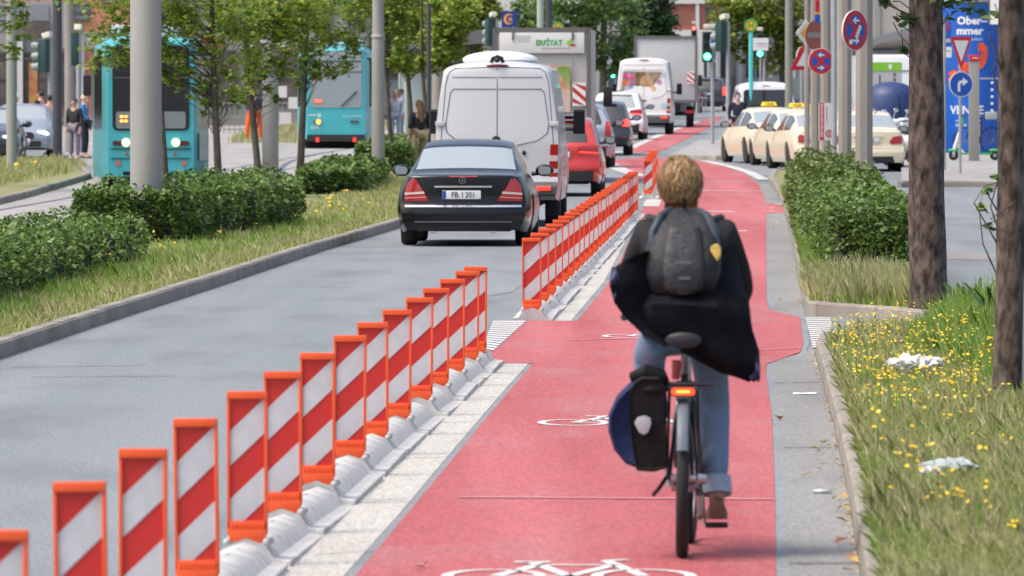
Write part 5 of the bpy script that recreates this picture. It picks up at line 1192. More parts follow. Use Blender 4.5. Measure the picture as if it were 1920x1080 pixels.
mb = MB(); ring = [(.19 * math.cos(a) - .02, h + .20 * math.sin(a)) for a in np.linspace(.7, 2 * PI - .7, 22)] + [(.15 * math.cos(a) + .03, h + .155 * math.sin(a)) for a in np.linspace(2 * PI - .8, .8, 22)]; mb.prism(ring, -.262, -.25); em = mb.build('crescent_emblem', M('emblem_orange', (.80, .38, .05), .5), root)
text_obj('emblem_letter', 'n', .26, M('emblem_orange', (.8, .38, .05), .5), root, (.04, -.26, h + .01), bold=.01)
MB().box((.01, -.2, h - .74), (.62, .1, .55)).build('lower_board', NAVY, root); text_obj('sign_lettering', 'nachtleben', .11, M('pale_blue', (.2, .4, .8), .5), root, (.02, -.255, h - .84)); text_obj('sign_lettering', 'frankfurt', .10, WHITEP, root, (-.02, -.255, h - .96))
# traffic lights
TL = M('signal_green_housing', (.012, .05, .045), .5); LENS_OFF = M('signal_lens_off', (.03, .03, .03), .3); GON = M('signal_green_on', (.05, .9, .5), .3, emit=(.08, 1, .5), estr=5); RON = M('signal_red_on', (.9, .05, .05), .3, emit=(1, .08, .06), estr=4)
HOOD = M('signal_top', (.62, .60, .50), .6)
def traffic_light(label, px, py, Y, lit, post=GALV, rz=0., s=1., height=None, postdx=.16):
    root, h = sign('traffic_light', label, px, py, Y, rz, cat='traffic light')
    MB().tube([(postdx * s, .1, 0), (postdx * s, .1, h + .2)], .055 * s, 12).build('post', post, root)
    hb = MB().box((0, 0, h), (.30 * s, .2, .92 * s)).build('housing', TL, root, bevel=.03)
    for k, z in enumerate((.29, 0, -.29)):
        on = lit == k; MB().disc((0, h + z * s), .105 * s, -.115, -.10, 22).build('lens', ((RON if k == 0 else GON) if on else LENS_OFF), hb)
        v = MB(); R = []
        for j in range(13):
            a = PI * j / 12; R.append([Vector((r_ * s * math.cos(a), y, h + z * s + r_ * s * math.sin(a))) for r_, y in ((.125, -.1), (.125, -.27 + .08 * (1 - math.sin(a))), (.118, -.27 + .08 * (1 - math.sin(a))), (.118, -.1))])
        v.rings(R); v.build('visor', TL, hb)
    MB().box((0, -.03, h + .62 * s), (.22 * s, .22, .14 * s)).build('top_lamp', HOOD, root, bevel=.03)
    return root, h
traffic_light('traffic light showing green nearest to the taxi rank, left of a tilted lamp head', 1326, 88, 226, 2)
traffic_light('traffic light showing green below the white panel by the turquoise post', 1425, 86, 262, 2, s=.95)
traffic_light('traffic light showing red, small and far behind the box truck', 1301, 62, 330, 0, post=WHITE, s=.75)
traffic_light('traffic light showing green far away between the trunk and the white van', 1149, 133, 360, 2, s=.8)
def back_light(label, px, py, Y, rz, s=1.):
    root, h = sign('traffic_light', label, px, py, Y, rz, cat='traffic light')
    MB().tube([(0, -.14, 0), (0, -.14, h + .45)], .06 * s, 12).build('post', GALV, root); MB().box((.05, .1, h), (.30 * s, .2, .92 * s)).build('housing', TL, root, bevel=.03)
    for z in (.29, 0, -.29): MB().tube([(.05 + .12, .12, h + z), (.05 + .32 * s, .16, h + z - .02)], [.12 * s, .11 * s], 14).build('visor', M('visor_grey', (.25, .29, .28), .5), root)
    MB().box((-.02, 0, h + .58), (.26, .2, .16), ry=.25).build('top_lamp', HOOD, root, bevel=.02)
back_light('traffic light turned away, on the grey post beside the blue sign', 1358, 68, 224, 2.2)
back_light('traffic light seen from its side above the silver van roof', 924, 60, 250, 1.9)
back_light('dark green traffic light left of the dark post', 88, 105, 208, 2.6)
back_light('dark green traffic light between the pale post and the tree leaves', 147, 92, 206, 1.5)
root, h = sign('walking_sign', 'round blue walking sign half hidden behind the traffic light', 1347, 80, 225.5, .2)
MB().disc((0, h), .26, -.005, .012, 32).build('sign_plate', SWHITE, root); MB().disc((0, h), .245, -.009, -.005, 32).build('blue_field', SBLUE, root); mb = MB(); mb.disc((0, h + .12), .035, -.013, -.009, 12); mb.prism([(-.05, h + .06), (.05, h + .06), (.08, h - .17), (.04, h - .17), (0, h - .02), (-.05, h - .17), (-.09, h - .17)], -.013, -.009); mb.build('white_figure', WHITEP, root)
root, h = sign('direction_board', 'white destination panel on two grey posts beside the turquoise stop post', 1426, 83, 250, 0, cat='sign', post=GALV)
MB().box((0, -.02, h), (.52, .03, .42)).build('panel', SWHITE, root); mb = MB(); mb.box((.04, -.037, h + .02), (.34, .004, .04)); mb.build('print_line', M('grey_print', (.3, .32, .36), .5), root); mb = MB(); mb.box((.05, -.037, h - .07), (.36, .004, .025)); mb.build('red_print', M('pink_print', (.7, .25, .25), .5), root)
# right-hand corner: give way and arrow sign, stele, advertising pillar, info stand
root, h = sign('give_way_sign', 'give way triangle above a round blue arrow sign on a grey post', 1802, 96, 0 + G(1802, 334).y, .35, post=GALV, postr=.035)
k = G(1802, 334).y / FPX
MB().prism([(-21 * k * 1.06, h + 27 * k), (21 * k * 1.06, h + 27 * k), (0, h - 34 * k)], -.012, .012).build('triangle_plate', SRED, root); MB().prism([(-14 * k * 1.06, h + 20 * k), (14 * k * 1.06, h + 20 * k), (0, h - 20 * k)], -.017, -.012).build('white_field', SWHITE, root)
h2 = h - 62 * k
MB().disc((0, h2), 24 * k, -.012, .012, 36).build('round_plate', SWHITE, root); MB().disc((0, h2), 22.5 * k, -.016, -.012, 36).build('blue_field', SBLUE, root)
mb = MB(); q = 22 * k; arc = [(-.32, -.62), (-.32, .05), (-.22, .26), (-.02, .34), (.15, .34), (.15, .58), (.62, .22), (.15, -.14), (.15, .10), (-.0, .10), (-.10, .02), (-.10, -.62)]; mb.prism([(x * q, h2 + z * q) for x, z in arc], -.02, -.016); mb.build('white_arrow', WHITEP, root)
Y_ = G(1826, 309).y; c = XG(1826, Y_)
root = thing('stele', 'grey metal stele with red head on the right pavement', 'stele', (c.x, c.y, Zg(Y_) + .1), 0); kk = Y_ / FPX
MB().box((0, 0, 92 * kk), (19 * kk, .2, 190 * kk)).build('column', M('stele_grey', (.30, .29, .27), .5, .2), root, bevel=.01); hd_ = MB().box((0, -.0, 193 * kk), (19 * kk, .24, 12 * kk)).build('head', SRED, root, bevel=.01)
mb = MB()
for x in (-2, 2, 6): mb.box((x * kk, -.125, 192.5 * kk), (2 * kk, .01, 2.4 * kk))
mb.build('head_marks', WHITEP, hd_)
Y_ = 205.; kk = Y_ / FPX; c = XG(1822, Y_); zb = V(1822, 290, Y_).z
root = thing('advertising_pillar', 'blue round advertising pillar with a red lobster poster and white lettering', 'pillar', (c.x, c.y, zb), 0); R_ = 60 * kk
BLU = M('poster_blue', (.012, .13, .55), .4, col2=(.01, .07, .34), scale=.9); z_ = lambda py: (290 - py) * kk
MB().tube([(0, 0, -.4), (0, 0, z_(6))], R_, 56).build('drum', BLU, root); MB().lathe([(R_ * 1.02, z_(6)), (R_ * 1.06, z_(4)), (R_ * 1.04, z_(-2)), (R_ * .5, z_(-10)), (.02, z_(-16))], (0, 0, 0), 48).build('roof_cap', M('pillar_cap', (.25, .26, .25), .6), root)
def wrap(o, d=.004):
    for v in o.data.vertices:
        x, y, z = v.co; a = x / R_; rr = R_ + d - y; v.co = (rr * math.sin(a), -rr * math.cos(a), z)
    return o
X_ = lambda px: R_ * math.asin(max(-.99, min(.99, (px - 1822) / 60)))
def ptxt(t, px, py, size, mat=WHITEP, bold=.01, sx=1.): return wrap(text_obj('poster_lettering', t, size * kk, mat, root, (X_(px), 0, z_(py)), bold=bold, sx=sx))
ptxt('Ober–', 1818, 40, 20, sx=1.05); ptxt('mmer', 1814, 59, 20, sx=1.05); ptxt('Frankfurt', 1824, 74, 8, M('pale_blue2', (.4, .6, .9), .5), .002); ptxt('VENTE', 1808, 207, 22, bold=.006); ptxt('www.', 1797, 226, 8, M('pale_blue2', (.4, .6, .9), .5), .002); ptxt('TICKETS', 1798, 235, 6, bold=.002)
LOB = M('lobster_red', (.75, .09, .03), .5, var=.25, scale=6)
def blob(nm, pts):
    mb = MB(); mb.prism([(X_(px), z_(py)) for px, py in pts], -.012, .0); return wrap(mb.build(nm, LOB, root))
blob('lobster_claw', [(1830, 82), (1838, 80), (1846, 88), (1848, 100), (1844, 118), (1838, 128), (1832, 130), (1830, 118), (1836, 100), (1835, 92), (1831, 100), (1829, 92)])
blob('lobster_body', [(1793, 125), (1800, 116), (1812, 118), (1815, 130), (1830, 135), (1832, 142), (1812, 140), (1798, 140)])
blob('lobster_claw', [(1776, 138), (1784, 131), (1792, 134), (1792, 146), (1786, 156), (1779, 155), (1775, 148), (1780, 144)]); blob('lobster_claw', [(1870, 138), (1876, 130), (1880, 138), (1878, 150), (1872, 150)])
root2, h = sign('display_cabinet', 'clear glass display frame with white squares beside the grey stele', 1856, 200, 198, 0, cat='display')
mb = MB(); q = 198 / FPX
for x in (-21, 21): mb.box((x * q, 0, h), (.03, .03, 108 * q))
mb.box((0, 0, h + 53 * q), (44 * q, .05, .04)); mb.build('frame', GALV, root2); mb = MB()
for j in range(6): mb.box((4 * q, -.01, h + (45 - 13 * j) * q), (4.5 * q, .01, 4.5 * q))
mb.build('white_squares', WHITEP, root2); MB().box((-20 * q, 0, h / 2 - .5), (.04, .04, h + 1)).build('post', GALV, root2)
root, h = sign('taxi_rank_sign', 'blue taxi rank sign with round no stopping disc between trunk and pillar', 1771, 64, 190, 0, cat='sign')
MB().box((0, 0, h), (.34, .02, .60)).build('board', SBLUE, root); MB().disc((.0, h + .19), .13, -.018, -.012, 24).build('red_disc', SRED, root); MB().disc((0, h + .19), .085, -.022, -.018, 20).build('blue_disc', SBLUE, root); text_obj('sign_lettering', 'TAXI', .13, WHITEP, root, (.0, -.015, h - .17), bold=.003)
wp = MB().box((.06, 0, h - .46), (.24, .02, .26)).build('small_panel', SWHITE, root); text_obj('panel_lettering', '6 Taxen', .055, INK, wp, (.06, -.012, h - .42))
root, h = sign('cloth_banner', 'white banner with black strokes at the top beside the right trunk', 1868, 30, 180, -.2, cat='banner')
MB().box((0, 0, h + .3), (.36, .02, 1.0)).build('cloth', SWHITE, root); mb = MB(); mb.tube([(-.05, -.015, h), (.02, -.015, h + .15), (-.04, -.015, h + .3)], .012, 5); mb.box((-.165, -.012, h + .3), (.02, .01, 1.0)); mb.build('print', INK, root)
root, h = sign('info_stand', 'grey information stand with lime green header behind the square taxi', 1663, 158, 210, 0, cat='info stand'); q = 210 / FPX
MB().box((0, 0, h), (56 * q, .1, 82 * q)).build('panel', M('stand_grey', (.45, .45, .44), .5), root); MB().box((0, -.053, h + 33 * q), (56 * q, .02, 16 * q)).build('header', M('lime', (.22, .52, .03), .5), root); MB().disc((-6 * q, h - 4 * q), 10 * q, -.06, -.05, 22).build('round_map', M('map_grey', (.30, .34, .25), .5), root)
MB().prism([(2 * q, h + 37 * q), (10 * q, h + 37 * q), (9 * q, h + 30 * q), (6 * q, h + 27 * q), (3 * q, h + 30 * q)], -.068, -.063).build('crest', SWHITE, root); mb = MB()
for j in range(6): mb.box((14 * q, -.053, h + (18 - 9 * j) * q), (5 * q, .006, 6 * q))
mb.build('print_column', M('dark_print', (.12, .12, .14), .5), root)
MB().box((0, .0, (h - 41 * q) / 2), (50 * q, .08, h - 41 * q)).build('foot', GPLAST, root)
c = XG(1670, 204); root = thing('glass_container', 'dark blue rounded recycling container behind the square taxi', 'container', c, 0)
mb = MB(); mb.lathe([(.55, .0), (.75, .1), (.80, .8), (.74, 1.2), (.62, 1.42), (.35, 1.55), (.03, 1.60)], (0, 0, .45), 40); mb.build('shell', M('container_blue', (.018, .04, .13), .5, var=.1), root); MB().tube([(-.3, 0, 2.0), (-.3, 0, 2.22)], .02, 8).build('hook', PLAST, root)
MB().tube([(.20, -.80, .5), (.20, -.79, 1.25), (.18, -.70, 1.7)], .012, 6).build('seam', UNDER, root)
c = XG(1690, 232); root = thing('delivery_van', 'white delivery van side with blue letters behind the thick trunk', 'van', c, 0)
MB().box((-.35, 1.0, 1.55), (2.2, 5, 2.5)).build('body', WHITE, root, bevel=.15); text_obj('van_lettering', 'M', .42, M('navy_letter', (.02, .05, .28), .5), root, (.36, -1.51, 1.55), bold=.01); text_obj('van_lettering', 'is', .40, M('sky_letter', (.06, .45, .75), .5), root, (.42, -1.51, 1.2), bold=.01)
for x in (-1.2, .5): wheel(root, x, -.2, .35)
MB().box((-.35, -1.52, .6), (2.2, .1, .3)).build('bumper', GPLAST, root); MB().box((-.35, -1.515, 2.3), (1.9, .02, .03)).build('roof_crease', GPLAST, root)
# scooters, motorcycles, parked bicycle
def e_scooter(px0, px1, py, label):
    Y = G(px0, py).y; c = XG((px0 + px1) / 2, Y); k = Y / FPX; L = (px1 - px0) * k; root = thing('electric_scooter', label, 'scooter', (c.x, c.y, Zg(Y) + .1), 0)
    GN = M('scooter_green', (.03, .38, .10), .4); WH = M('scooter_white', (.72, .73, .72), .4)
    for x in (-L / 2 + .12, L / 2 - .12):
        mb = MB(); mb.lathe([(.06, -.03), (.115, -.028), (.125, 0), (.115, .028), (.06, .03)], (0, 0, 0), 22, 'y'); w_ = mb.build('wheel', TYRE, root); w_.location = (x, 0, .125); MB().cyl((0, -.035, 0), (0, .035, 0), .05).build('hub', RIM, w_)
    MB().box((.04, 0, .17), (L - .45, .14, .05)).build('deck', GN, root, bevel=.015)
    s = MB(); s.tube([(-L / 2 + .12, 0, .16), (-L / 2 + .16, 0, .34), (-L / 2 + .30, 0, .80)], [.045, .05, .04], 10); s.build('steering_column', WH, root); MB().tube([(-L / 2 + .30, 0, .8), (-L / 2 + .38, 0, 1.08)], .03, 10).build('battery_tube', GN, root)
    MB().tube([(-L / 2 + .30, -.22, 1.14), (-L / 2 + .38, 0, 1.10), (-L / 2 + .42, .22, 1.14)], .018, 8).build('handlebar', PLAST, root)
    for x in (-L / 2 + .12, L / 2 - .12): MB().ell((x, 0, .25), (.15, .06, .045)).build('mudguard', GN, root)
    MB().tube([(-L / 2 + .2, 0, .4), (-L / 2 + .40, -.02, .15)], .035, 8).build('front_fairing', WH, root)
e_scooter(1779, 1874, 308, 'green and white electric scooter parked behind the give way post')
def parked_bike(px0, px1, py, label):
    Y = 195; c = XG((px0 + px1) / 2, Y); k = Y / FPX; L = (px1 - px0) * k; zb = V(1820, py, Y).z - Zg(Y); root = thing('parked_bicycle', label, 'bicycle', (c.x, c.y, Zg(Y) + max(.1, zb)), 0); r = .34; FB = M('bike_dark', (.02, .02, .024), .4)
    for x in (-L / 2 + r, L / 2 - r):
        mb = MB(); R = [[((r - .02 + .018 * math.cos(b)) * math.cos(a), .018 * math.sin(b), (r - .02 + .018 * math.cos(b)) * math.sin(a)) for b in [2 * PI * j / 6 for j in range(6)]] for a in [2 * PI * k_ / 28 for k_ in range(29)]]; mb.rings(R, caps=False); w_ = mb.build('wheel', TYRE, root); w_.location = (x, 0, r)
        sp = MB()
        for j in range(14): a = 2 * PI * j / 14; sp.tube([(0, 0, 0), ((r - .03) * math.cos(a), 0, (r - .03) * math.sin(a))], .003, 4, False)
        sp.build('spokes', RIM, w_)
    m = MB(); a, b = -L / 2 + r, L / 2 - r; m.tube([(a, 0, r), (a + .18, 0, .85), (a + .15, 0, 1.0)], .02); m.tube([(a + .17, 0, .75), (0.05, 0, .3), (b, 0, r)], .018); m.tube([(.05, 0, .3), (b - .28, 0, .85)], .018); m.tube([(a + .17, 0, .8), (b - .28, 0, .78)], .018); m.tube([(b - .28, 0, .8), (b, 0, r)], .012); m.build('frame', FB, root)
    MB().ell((b - .30, 0, .92), (.13, .07, .035)).build('saddle', PLAST, root); MB().tube([(a + .1, -.28, 1.04), (a + .15, 0, 1.0), (a + .1, .28, 1.04)], .014, 8).build('handlebar', FB, root); MB().box((b - .02, 0, .98), (.30, .22, .20)).build('basket', GALV, root, bevel=.03)
parked_bike(1786, 1884, 287, 'dark bicycle with a pale basket leaning before the advertising pillar')
def motor_scooter(px, Y, label, s=1.):
    c = XG(px, Y); root = thing('motor_scooter', label, 'motor scooter', c, .5); WH = M('scooter_shell', (.74, .75, .76), .3, coat=.5)
    for y in (-.55, .65): wheel(root, 0, y, .24, .11)
    mb = MB(); mb.rings([[Vector((w_ * math.cos(t), y, z + h_ * math.sin(t))) for t in [2 * PI * k / 14 for k in range(14)]] for y, w_, h_, z in ((-.85, .06, .06, .72), (-.7, .17, .17, .66), (-.3, .19, .2, .6), (.0, .14, .12, .5), (.25, .13, .1, .35), (.4, .1, .1, .34))]); mb.build('rear_body', WH, root, smooth=60)
    mb = MB(); mb.prism([(.40, .35), (.52, .4), (.42, .95), (.30, 1.05), (.24, .98)], -.17, .17, 'yz'); mb.build('leg_shield', WH, root, bevel=.05); MB().ell((0, .3, 1.08), (.14, .12, .09)).build('handlebar_head', WH, root); MB().tube([(-.33, .22, 1.12), (0, .3, 1.1), (.33, .22, 1.12)], .02, 8).build('handlebar', PLAST, root)
    for sx in (-1, 1): m = MB(); m.tube([(sx * .25, .25, 1.12), (sx * .32, .25, 1.32)], .008, 6); m.ell((sx * .34, .25, 1.36), (.075, .02, .05)); m.build('mirror', CHROME, root)
    MB().ell((0, -.35, .84), (.15, .42, .06)).build('seat', PLAST, root); MB().box((0, -.75, 1.02), (.36, .32, .30)).build('top_box', WH, root, bevel=.08)
motor_scooter(1690, 186, 'white motor scooter with top box parked right of the square taxi'); motor_scooter(1668, 190, 'second white motor scooter, partly hidden by the square taxi')

# ------------------------------------------------------------------ vegetation
LEAF_H = leafmat('hedge_leaf', [(.034, .076, .015), (.072, .142, .026), (.13, .225, .042), (.21, .31, .08)], .32)
LEAF_Y = leafmat('shrub_leaf', [(.05, .095, .02), (.085, .15, .025), (.13, .20, .04), (.16, .17, .05)], .25)
LEAF_T = leafmat('tree_leaf', [(.10, .20, .03), (.18, .31, .045), (.28, .42, .06), (.41, .48, .09), (.40, .37, .11)], .5)
LEAF_D = leafmat('dark_tree_leaf', [(.022, .07, .025), (.045, .11, .035), (.08, .16, .05)], .25)
LEAF_M = leafmat('mid_tree_leaf', [(.08, .16, .04), (.14, .25, .06), (.22, .33, .10)], .3)
LEAF_G = leafmat('golden_tree_leaf', [(.12, .19, .03), (.21, .29, .04), (.33, .36, .06)], .35)
BARK = M('bark', (.020, .015, .012), .95, scale=17, col2=(.15, .115, .093), stretch=(1, 1, .45), bump=1., bscale=18, vdetail=9, con=.15)
BARKY = M('young_bark', (.05, .042, .032), .9, scale=9, col2=(.11, .095, .07), stretch=(1, 1, .4), bump=.6, bscale=30)
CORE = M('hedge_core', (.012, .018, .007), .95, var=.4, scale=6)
def hedge(label, quad, h0, h1, n, size, mat, seed, ground=.11, name='hedge', rough=.07, group=None):
    q = [Vector(p) for p in quad]; c = sum(q, Vector((0, 0))) / 4; z0 = Zg(c.y)
    root = thing(name, label, 'hedge', (c.x, c.y, z0 + ground), 0, group); r = np.random.default_rng(seed); Q = np.array([[p.x - c.x, p.y - c.y] for p in q])
    def P(u, v): u = u[:, None]; v = v[:, None]; return (Q[0] * (1 - u) + Q[1] * u) * (1 - v) + (Q[3] * (1 - u) + Q[2] * u) * v
    wN = np.linalg.norm(Q[1] - Q[0]); dL = np.linalg.norm(Q[3] - Q[0]); hh = (h0 + h1) / 2
    areas = np.array([wN * dL * .7, wN * hh * 7.0, dL * hh * 1.0, dL * hh * 1.3, wN * hh * .5]); areas /= areas.sum(); f = r.choice(5, n, p=areas); u = r.random(n); v = r.random(n) ** 1.15; w_ = r.random(n) ** .62
    u = np.where(f == 2, 0, np.where(f == 3, 1, u)); v = np.where(f == 1, 0, np.where(f == 4, 1, v)); zz = np.where(f == 0, 1., w_)
    xy = P(u, v); H = h0 * (1 - v) + h1 * v
    lump = .5 + .5 * np.sin(xy[:, 0] * 4.1 + seed) * np.sin(xy[:, 1] * 1.9 + 1.3 * seed) + .35 * np.sin(xy[:, 0] * 9 + xy[:, 1] * 5 + zz * 7)
    z = zz * H + np.where(f == 0, (lump - .5) * rough * 1.6, 0) + r.normal(size=n) * .018
    keep = (lump > .22) | (f == 0) | (r.random(n) < .45); xy, z, f, u, v, zz, lump = xy[keep], z[keep], f[keep], u[keep], v[keep], zz[keep], lump[keep]; n = len(z)
    cx = P(np.full(n, .5), v); out = xy - cx; ln = np.linalg.norm(out, axis=1)[:, None] + 1e-6
    inset = np.where(f == 0, 0, (1 - np.sqrt(np.clip(1 - (np.abs(zz - .55) / .62) ** 2, 0, 1))) * .16); side = (lump - .6) * rough * 1.2 - inset + r.normal(size=n) * .02
    xy = xy + out / ln * np.where(f >= 2, side, 0)[:, None]; xy[:, 1] += np.where(f == 1, -side, 0); edge = np.minimum(np.minimum(u, 1 - u) * wN, v * dL)
    z = z - np.where(f == 0, np.clip(.14 - edge, 0, .14) * .7, 0)
    zs = np.array([Zg(y + c.y) - z0 for y in xy[:, 1]])
    fast_mesh('foliage', leaves(np.column_stack([xy, z + zs]), size, .45, .6, seed), 4, mat, root)
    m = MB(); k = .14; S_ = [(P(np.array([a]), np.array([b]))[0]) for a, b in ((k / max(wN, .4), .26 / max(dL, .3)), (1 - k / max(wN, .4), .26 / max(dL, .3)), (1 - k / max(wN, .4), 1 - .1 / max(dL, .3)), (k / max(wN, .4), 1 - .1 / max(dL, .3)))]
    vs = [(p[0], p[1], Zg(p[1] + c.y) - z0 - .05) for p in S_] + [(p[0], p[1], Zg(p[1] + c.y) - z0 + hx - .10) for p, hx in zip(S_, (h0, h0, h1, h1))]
    m.add(vs, [(3, 2, 1, 0), (4, 5, 6, 7), (0, 1, 5, 4), (1, 2, 6, 5), (2, 3, 7, 6), (3, 0, 4, 7)]); m.build('shade_core', CORE, root, smooth=0)  # added filler box, near black to paint the shade inside the hedge
    return root
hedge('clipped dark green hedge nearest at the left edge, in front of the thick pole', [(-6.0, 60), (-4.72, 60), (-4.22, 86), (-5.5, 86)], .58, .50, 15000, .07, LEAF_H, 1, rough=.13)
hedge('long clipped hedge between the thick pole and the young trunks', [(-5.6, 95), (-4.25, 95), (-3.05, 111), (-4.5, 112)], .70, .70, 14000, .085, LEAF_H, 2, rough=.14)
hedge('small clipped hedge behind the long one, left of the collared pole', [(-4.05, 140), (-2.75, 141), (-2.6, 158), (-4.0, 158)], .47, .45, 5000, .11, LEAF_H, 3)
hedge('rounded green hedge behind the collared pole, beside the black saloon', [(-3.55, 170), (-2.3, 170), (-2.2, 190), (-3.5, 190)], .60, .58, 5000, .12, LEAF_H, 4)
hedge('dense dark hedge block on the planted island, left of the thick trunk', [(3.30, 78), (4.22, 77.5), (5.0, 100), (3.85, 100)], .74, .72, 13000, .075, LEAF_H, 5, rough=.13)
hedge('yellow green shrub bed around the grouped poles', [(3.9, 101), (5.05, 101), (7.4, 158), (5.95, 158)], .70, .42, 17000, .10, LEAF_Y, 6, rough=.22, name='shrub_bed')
GRASS = leafmat('grass_blade', [(.18, .27, .055), (.28, .39, .08), (.40, .46, .14), (.54, .51, .26)], .45)
GRASS_G = leafmat('grass_blade_green', [(.14, .28, .04), (.22, .39, .065), (.32, .48, .11), (.44, .47, .17)], .45)
GRASS_S = leafmat('grass_blade_straw', [(.26, .33, .09), (.42, .43, .17), (.54, .50, .27), (.62, .57, .36)], .45)
def inpoly(x, y, poly):
    ins = np.zeros(len(x), bool); n = len(poly)
    for i in range(n):
        (x0, y0), (x1, y1) = poly[i], poly[(i + 1) % n]; c = ((y0 > y) != (y1 > y)) & (x < (x1 - x0) * (y - y0) / (y1 - y0 + 1e-9) + x0); ins ^= c
    return ins
def scatter(poly, n, seed, ypow=1.):              # random ground points inside a world polygon, denser near the viewer
    r = np.random.default_rng(seed); P = np.array([(p[0], p[1]) for p in poly]); y0, y1 = P[:, 1].min(), P[:, 1].max(); out = []; m = 0
    while m < n:
        k = n * 3; inv = r.uniform(1 / y1, 1 / y0, k); y = 1 / inv; x = r.uniform(P[:, 0].min(), P[:, 0].max(), k); ok = inpoly(x, y, P); out.append(np.column_stack([x, y])[ok]); m += ok.sum()
    xy = np.concatenate(out)[:n]; return np.column_stack([xy, [Zg(y) for y in xy[:, 1]]])
def blades(base, h, w_, lean, seed):
    r = np.random.default_rng(seed); n = len(base); a = r.uniform(0, 2 * PI, n); d = np.column_stack([np.cos(a), np.sin(a), np.zeros(n)]); s = np.column_stack([-np.sin(a), np.cos(a), np.zeros(n)])
    s[:, 0] = np.abs(s[:, 0]) + .4; H = (h * r.uniform(.45, 1.2, n))[:, None]; L = (lean * r.random(n))[:, None] * H; up = np.array([0, 0, 1.]); W = np.broadcast_to(np.asarray(w_, float), (n,))[:, None] * .5
    p0 = base - s * W; p1 = base + s * W; m = base + up * H * .6 + d * L * .35; t = base + up * H * .95 + d * L
    return np.stack([p0, p1, m + s * W * .8, t, m - s * W * .8], 1).reshape(-1, 3)
def grass(name, poly, n, h, mat, seed, lift=.10, lean=.7, wk=.00009, w0=.003):
    b = scatter(poly, n, seed); b[:, 2] += lift; r = np.random.default_rng(seed + 50); cl = .6 + .8 * (np.sin(b[:, 0] * 3.1 + seed) * np.sin(b[:, 1] * .9 + seed) * .5 + .5) * r.uniform(.5, 1.2, len(b))
    o = fast_mesh(name, blades(b, h * cl, w0 + wk * b[:, 1], lean, seed), 5, mat); o['kind'] = 'stuff'; return o
g2 = lambda *px: [(G(*p).x, G(*p).y) for p in px]
VERGE = g2((1690, 1330), (1626, 940), (1598, 820), (1568, 730), (1552, 668), (1600, 652), (1770, 640), (1960, 660), (2200, 900), (2500, 1330))
grass('grass', VERGE, 60000, .10, GRASS, 11, lean=1.3, w0=.002); grass('grass', VERGE, 40000, .14, GRASS_S, 12, lean=1.2, w0=.002)
grass('grass', g2((1648, 1100), (1620, 900), (1600, 800), (1640, 800), (1720, 1000), (1740, 1110)), 14000, .07, GRASS_G, 13, lean=1.2)
grass('grass', g2((1700, 690), (1760, 640), (1960, 640), (2050, 740), (1850, 760)), 14000, .24, GRASS_G, 14, lean=.8); grass('grass', g2((1760, 668), (1780, 638), (1960, 640), (2020, 680), (1860, 690)), 5000, .34, GRASS_G, 24, lean=.8)
kx = lambda y: float(np.interp(y, [p.y for p in LK], [p.x for p in LK]))
MED = [(kx(y) - .14, y) for y in (54, 70, 90, 110, 130, 160, 200)] + [(kx(y) - d, y) for y, d in ((200, 2.4), (160, 2.4), (130, 2.3), (110, 2.0), (90, 2.0), (70, 1.3), (54, 1.3))]
grass('grass', MED, 30000, .08, GRASS, 15, lift=.11, lean=1.1); grass('grass', MED, 18000, .12, GRASS_S, 16, lift=.11, lean=1.1); grass('grass', [(kx(y) - .5, y) for y in (54, 80, 100, 114)] + [(kx(y) - 1.7, y) for y in (114, 100, 80, 54)], 7000, .17, GRASS_G, 17, lift=.11)
ISL = g2((1518, 590), (1500, 500), (1480, 420), (1466, 370), (1520, 360), (1545, 430), (1545, 548), (1715, 548), (1738, 600))
grass('grass', ISL, 14000, .17, GRASS_G, 18, lift=.11); grass('grass', g2((1518, 590), (1500, 560), (1530, 545), (1715, 548), (1738, 600)), 6000, .24, GRASS_S, 19, lift=.11)
grass('grass', [(-10.2, 180), (-9.9, 165), (-10.6, 142), (-11.2, 122), (-16, 118), (-17, 186), (-11.4, 187)], 22000, .22, GRASS_S, 20, lift=.09); grass('grass', [(-10.3, 180), (-10.0, 165), (-10.7, 142), (-11.3, 122), (-16, 118), (-17, 186), (-11.4, 187)], 12000, .16, GRASS, 21, lift=.09)
grass('grass', [(-5.8, 236), (-9, 236), (-9, 290), (-4.5, 290)], 6000, .3, GRASS_S, 22, lift=.0)
# yellow flowers
FLOW = leafmat('yellow_flower', [(.62, .40, .01), (.75, .52, .015), (.85, .62, .03)], .15)
def flowers(poly, n, h, r0, seed, lift=.1):
    b = scatter(poly, n, seed); r = np.random.default_rng(seed); vs = []; st = []
    for p in b:
        z = h * r.uniform(.5, 1.25); c = p + np.array([0, 0, lift + z]); st.append(p + np.array([0, 0, lift]))
        for _ in range(r.integers(1, 6)):
            q = c + r.normal(size=3) * np.array([.028, .03, .014]); a = r.normal(size=3) * .35 + np.array([0, -.35, 1]); a /= np.linalg.norm(a); u = np.cross(a, [0, 1, .3]); u /= np.linalg.norm(u); w_ = np.cross(a, u); rr = r0 * r.uniform(.7, 1.3)
            vs += [q + (u * math.cos(t) + w_ * math.sin(t)) * rr for t in [2 * PI * k / 6 for k in range(6)]]
    o = fast_mesh('yellow_flowers', np.array(vs), 6, FLOW); o['kind'] = 'stuff'
    s = fast_mesh('flower_stems', blades(np.array(st), h * np.ones(len(st)), .008, .12, seed), 5, GRASS_G); s['kind'] = 'stuff'
flowers(g2((1552, 668), (1640, 652), (1820, 648), (1880, 720), (1840, 830), (1620, 850), (1572, 740)), 330, .24, .0088, 31)
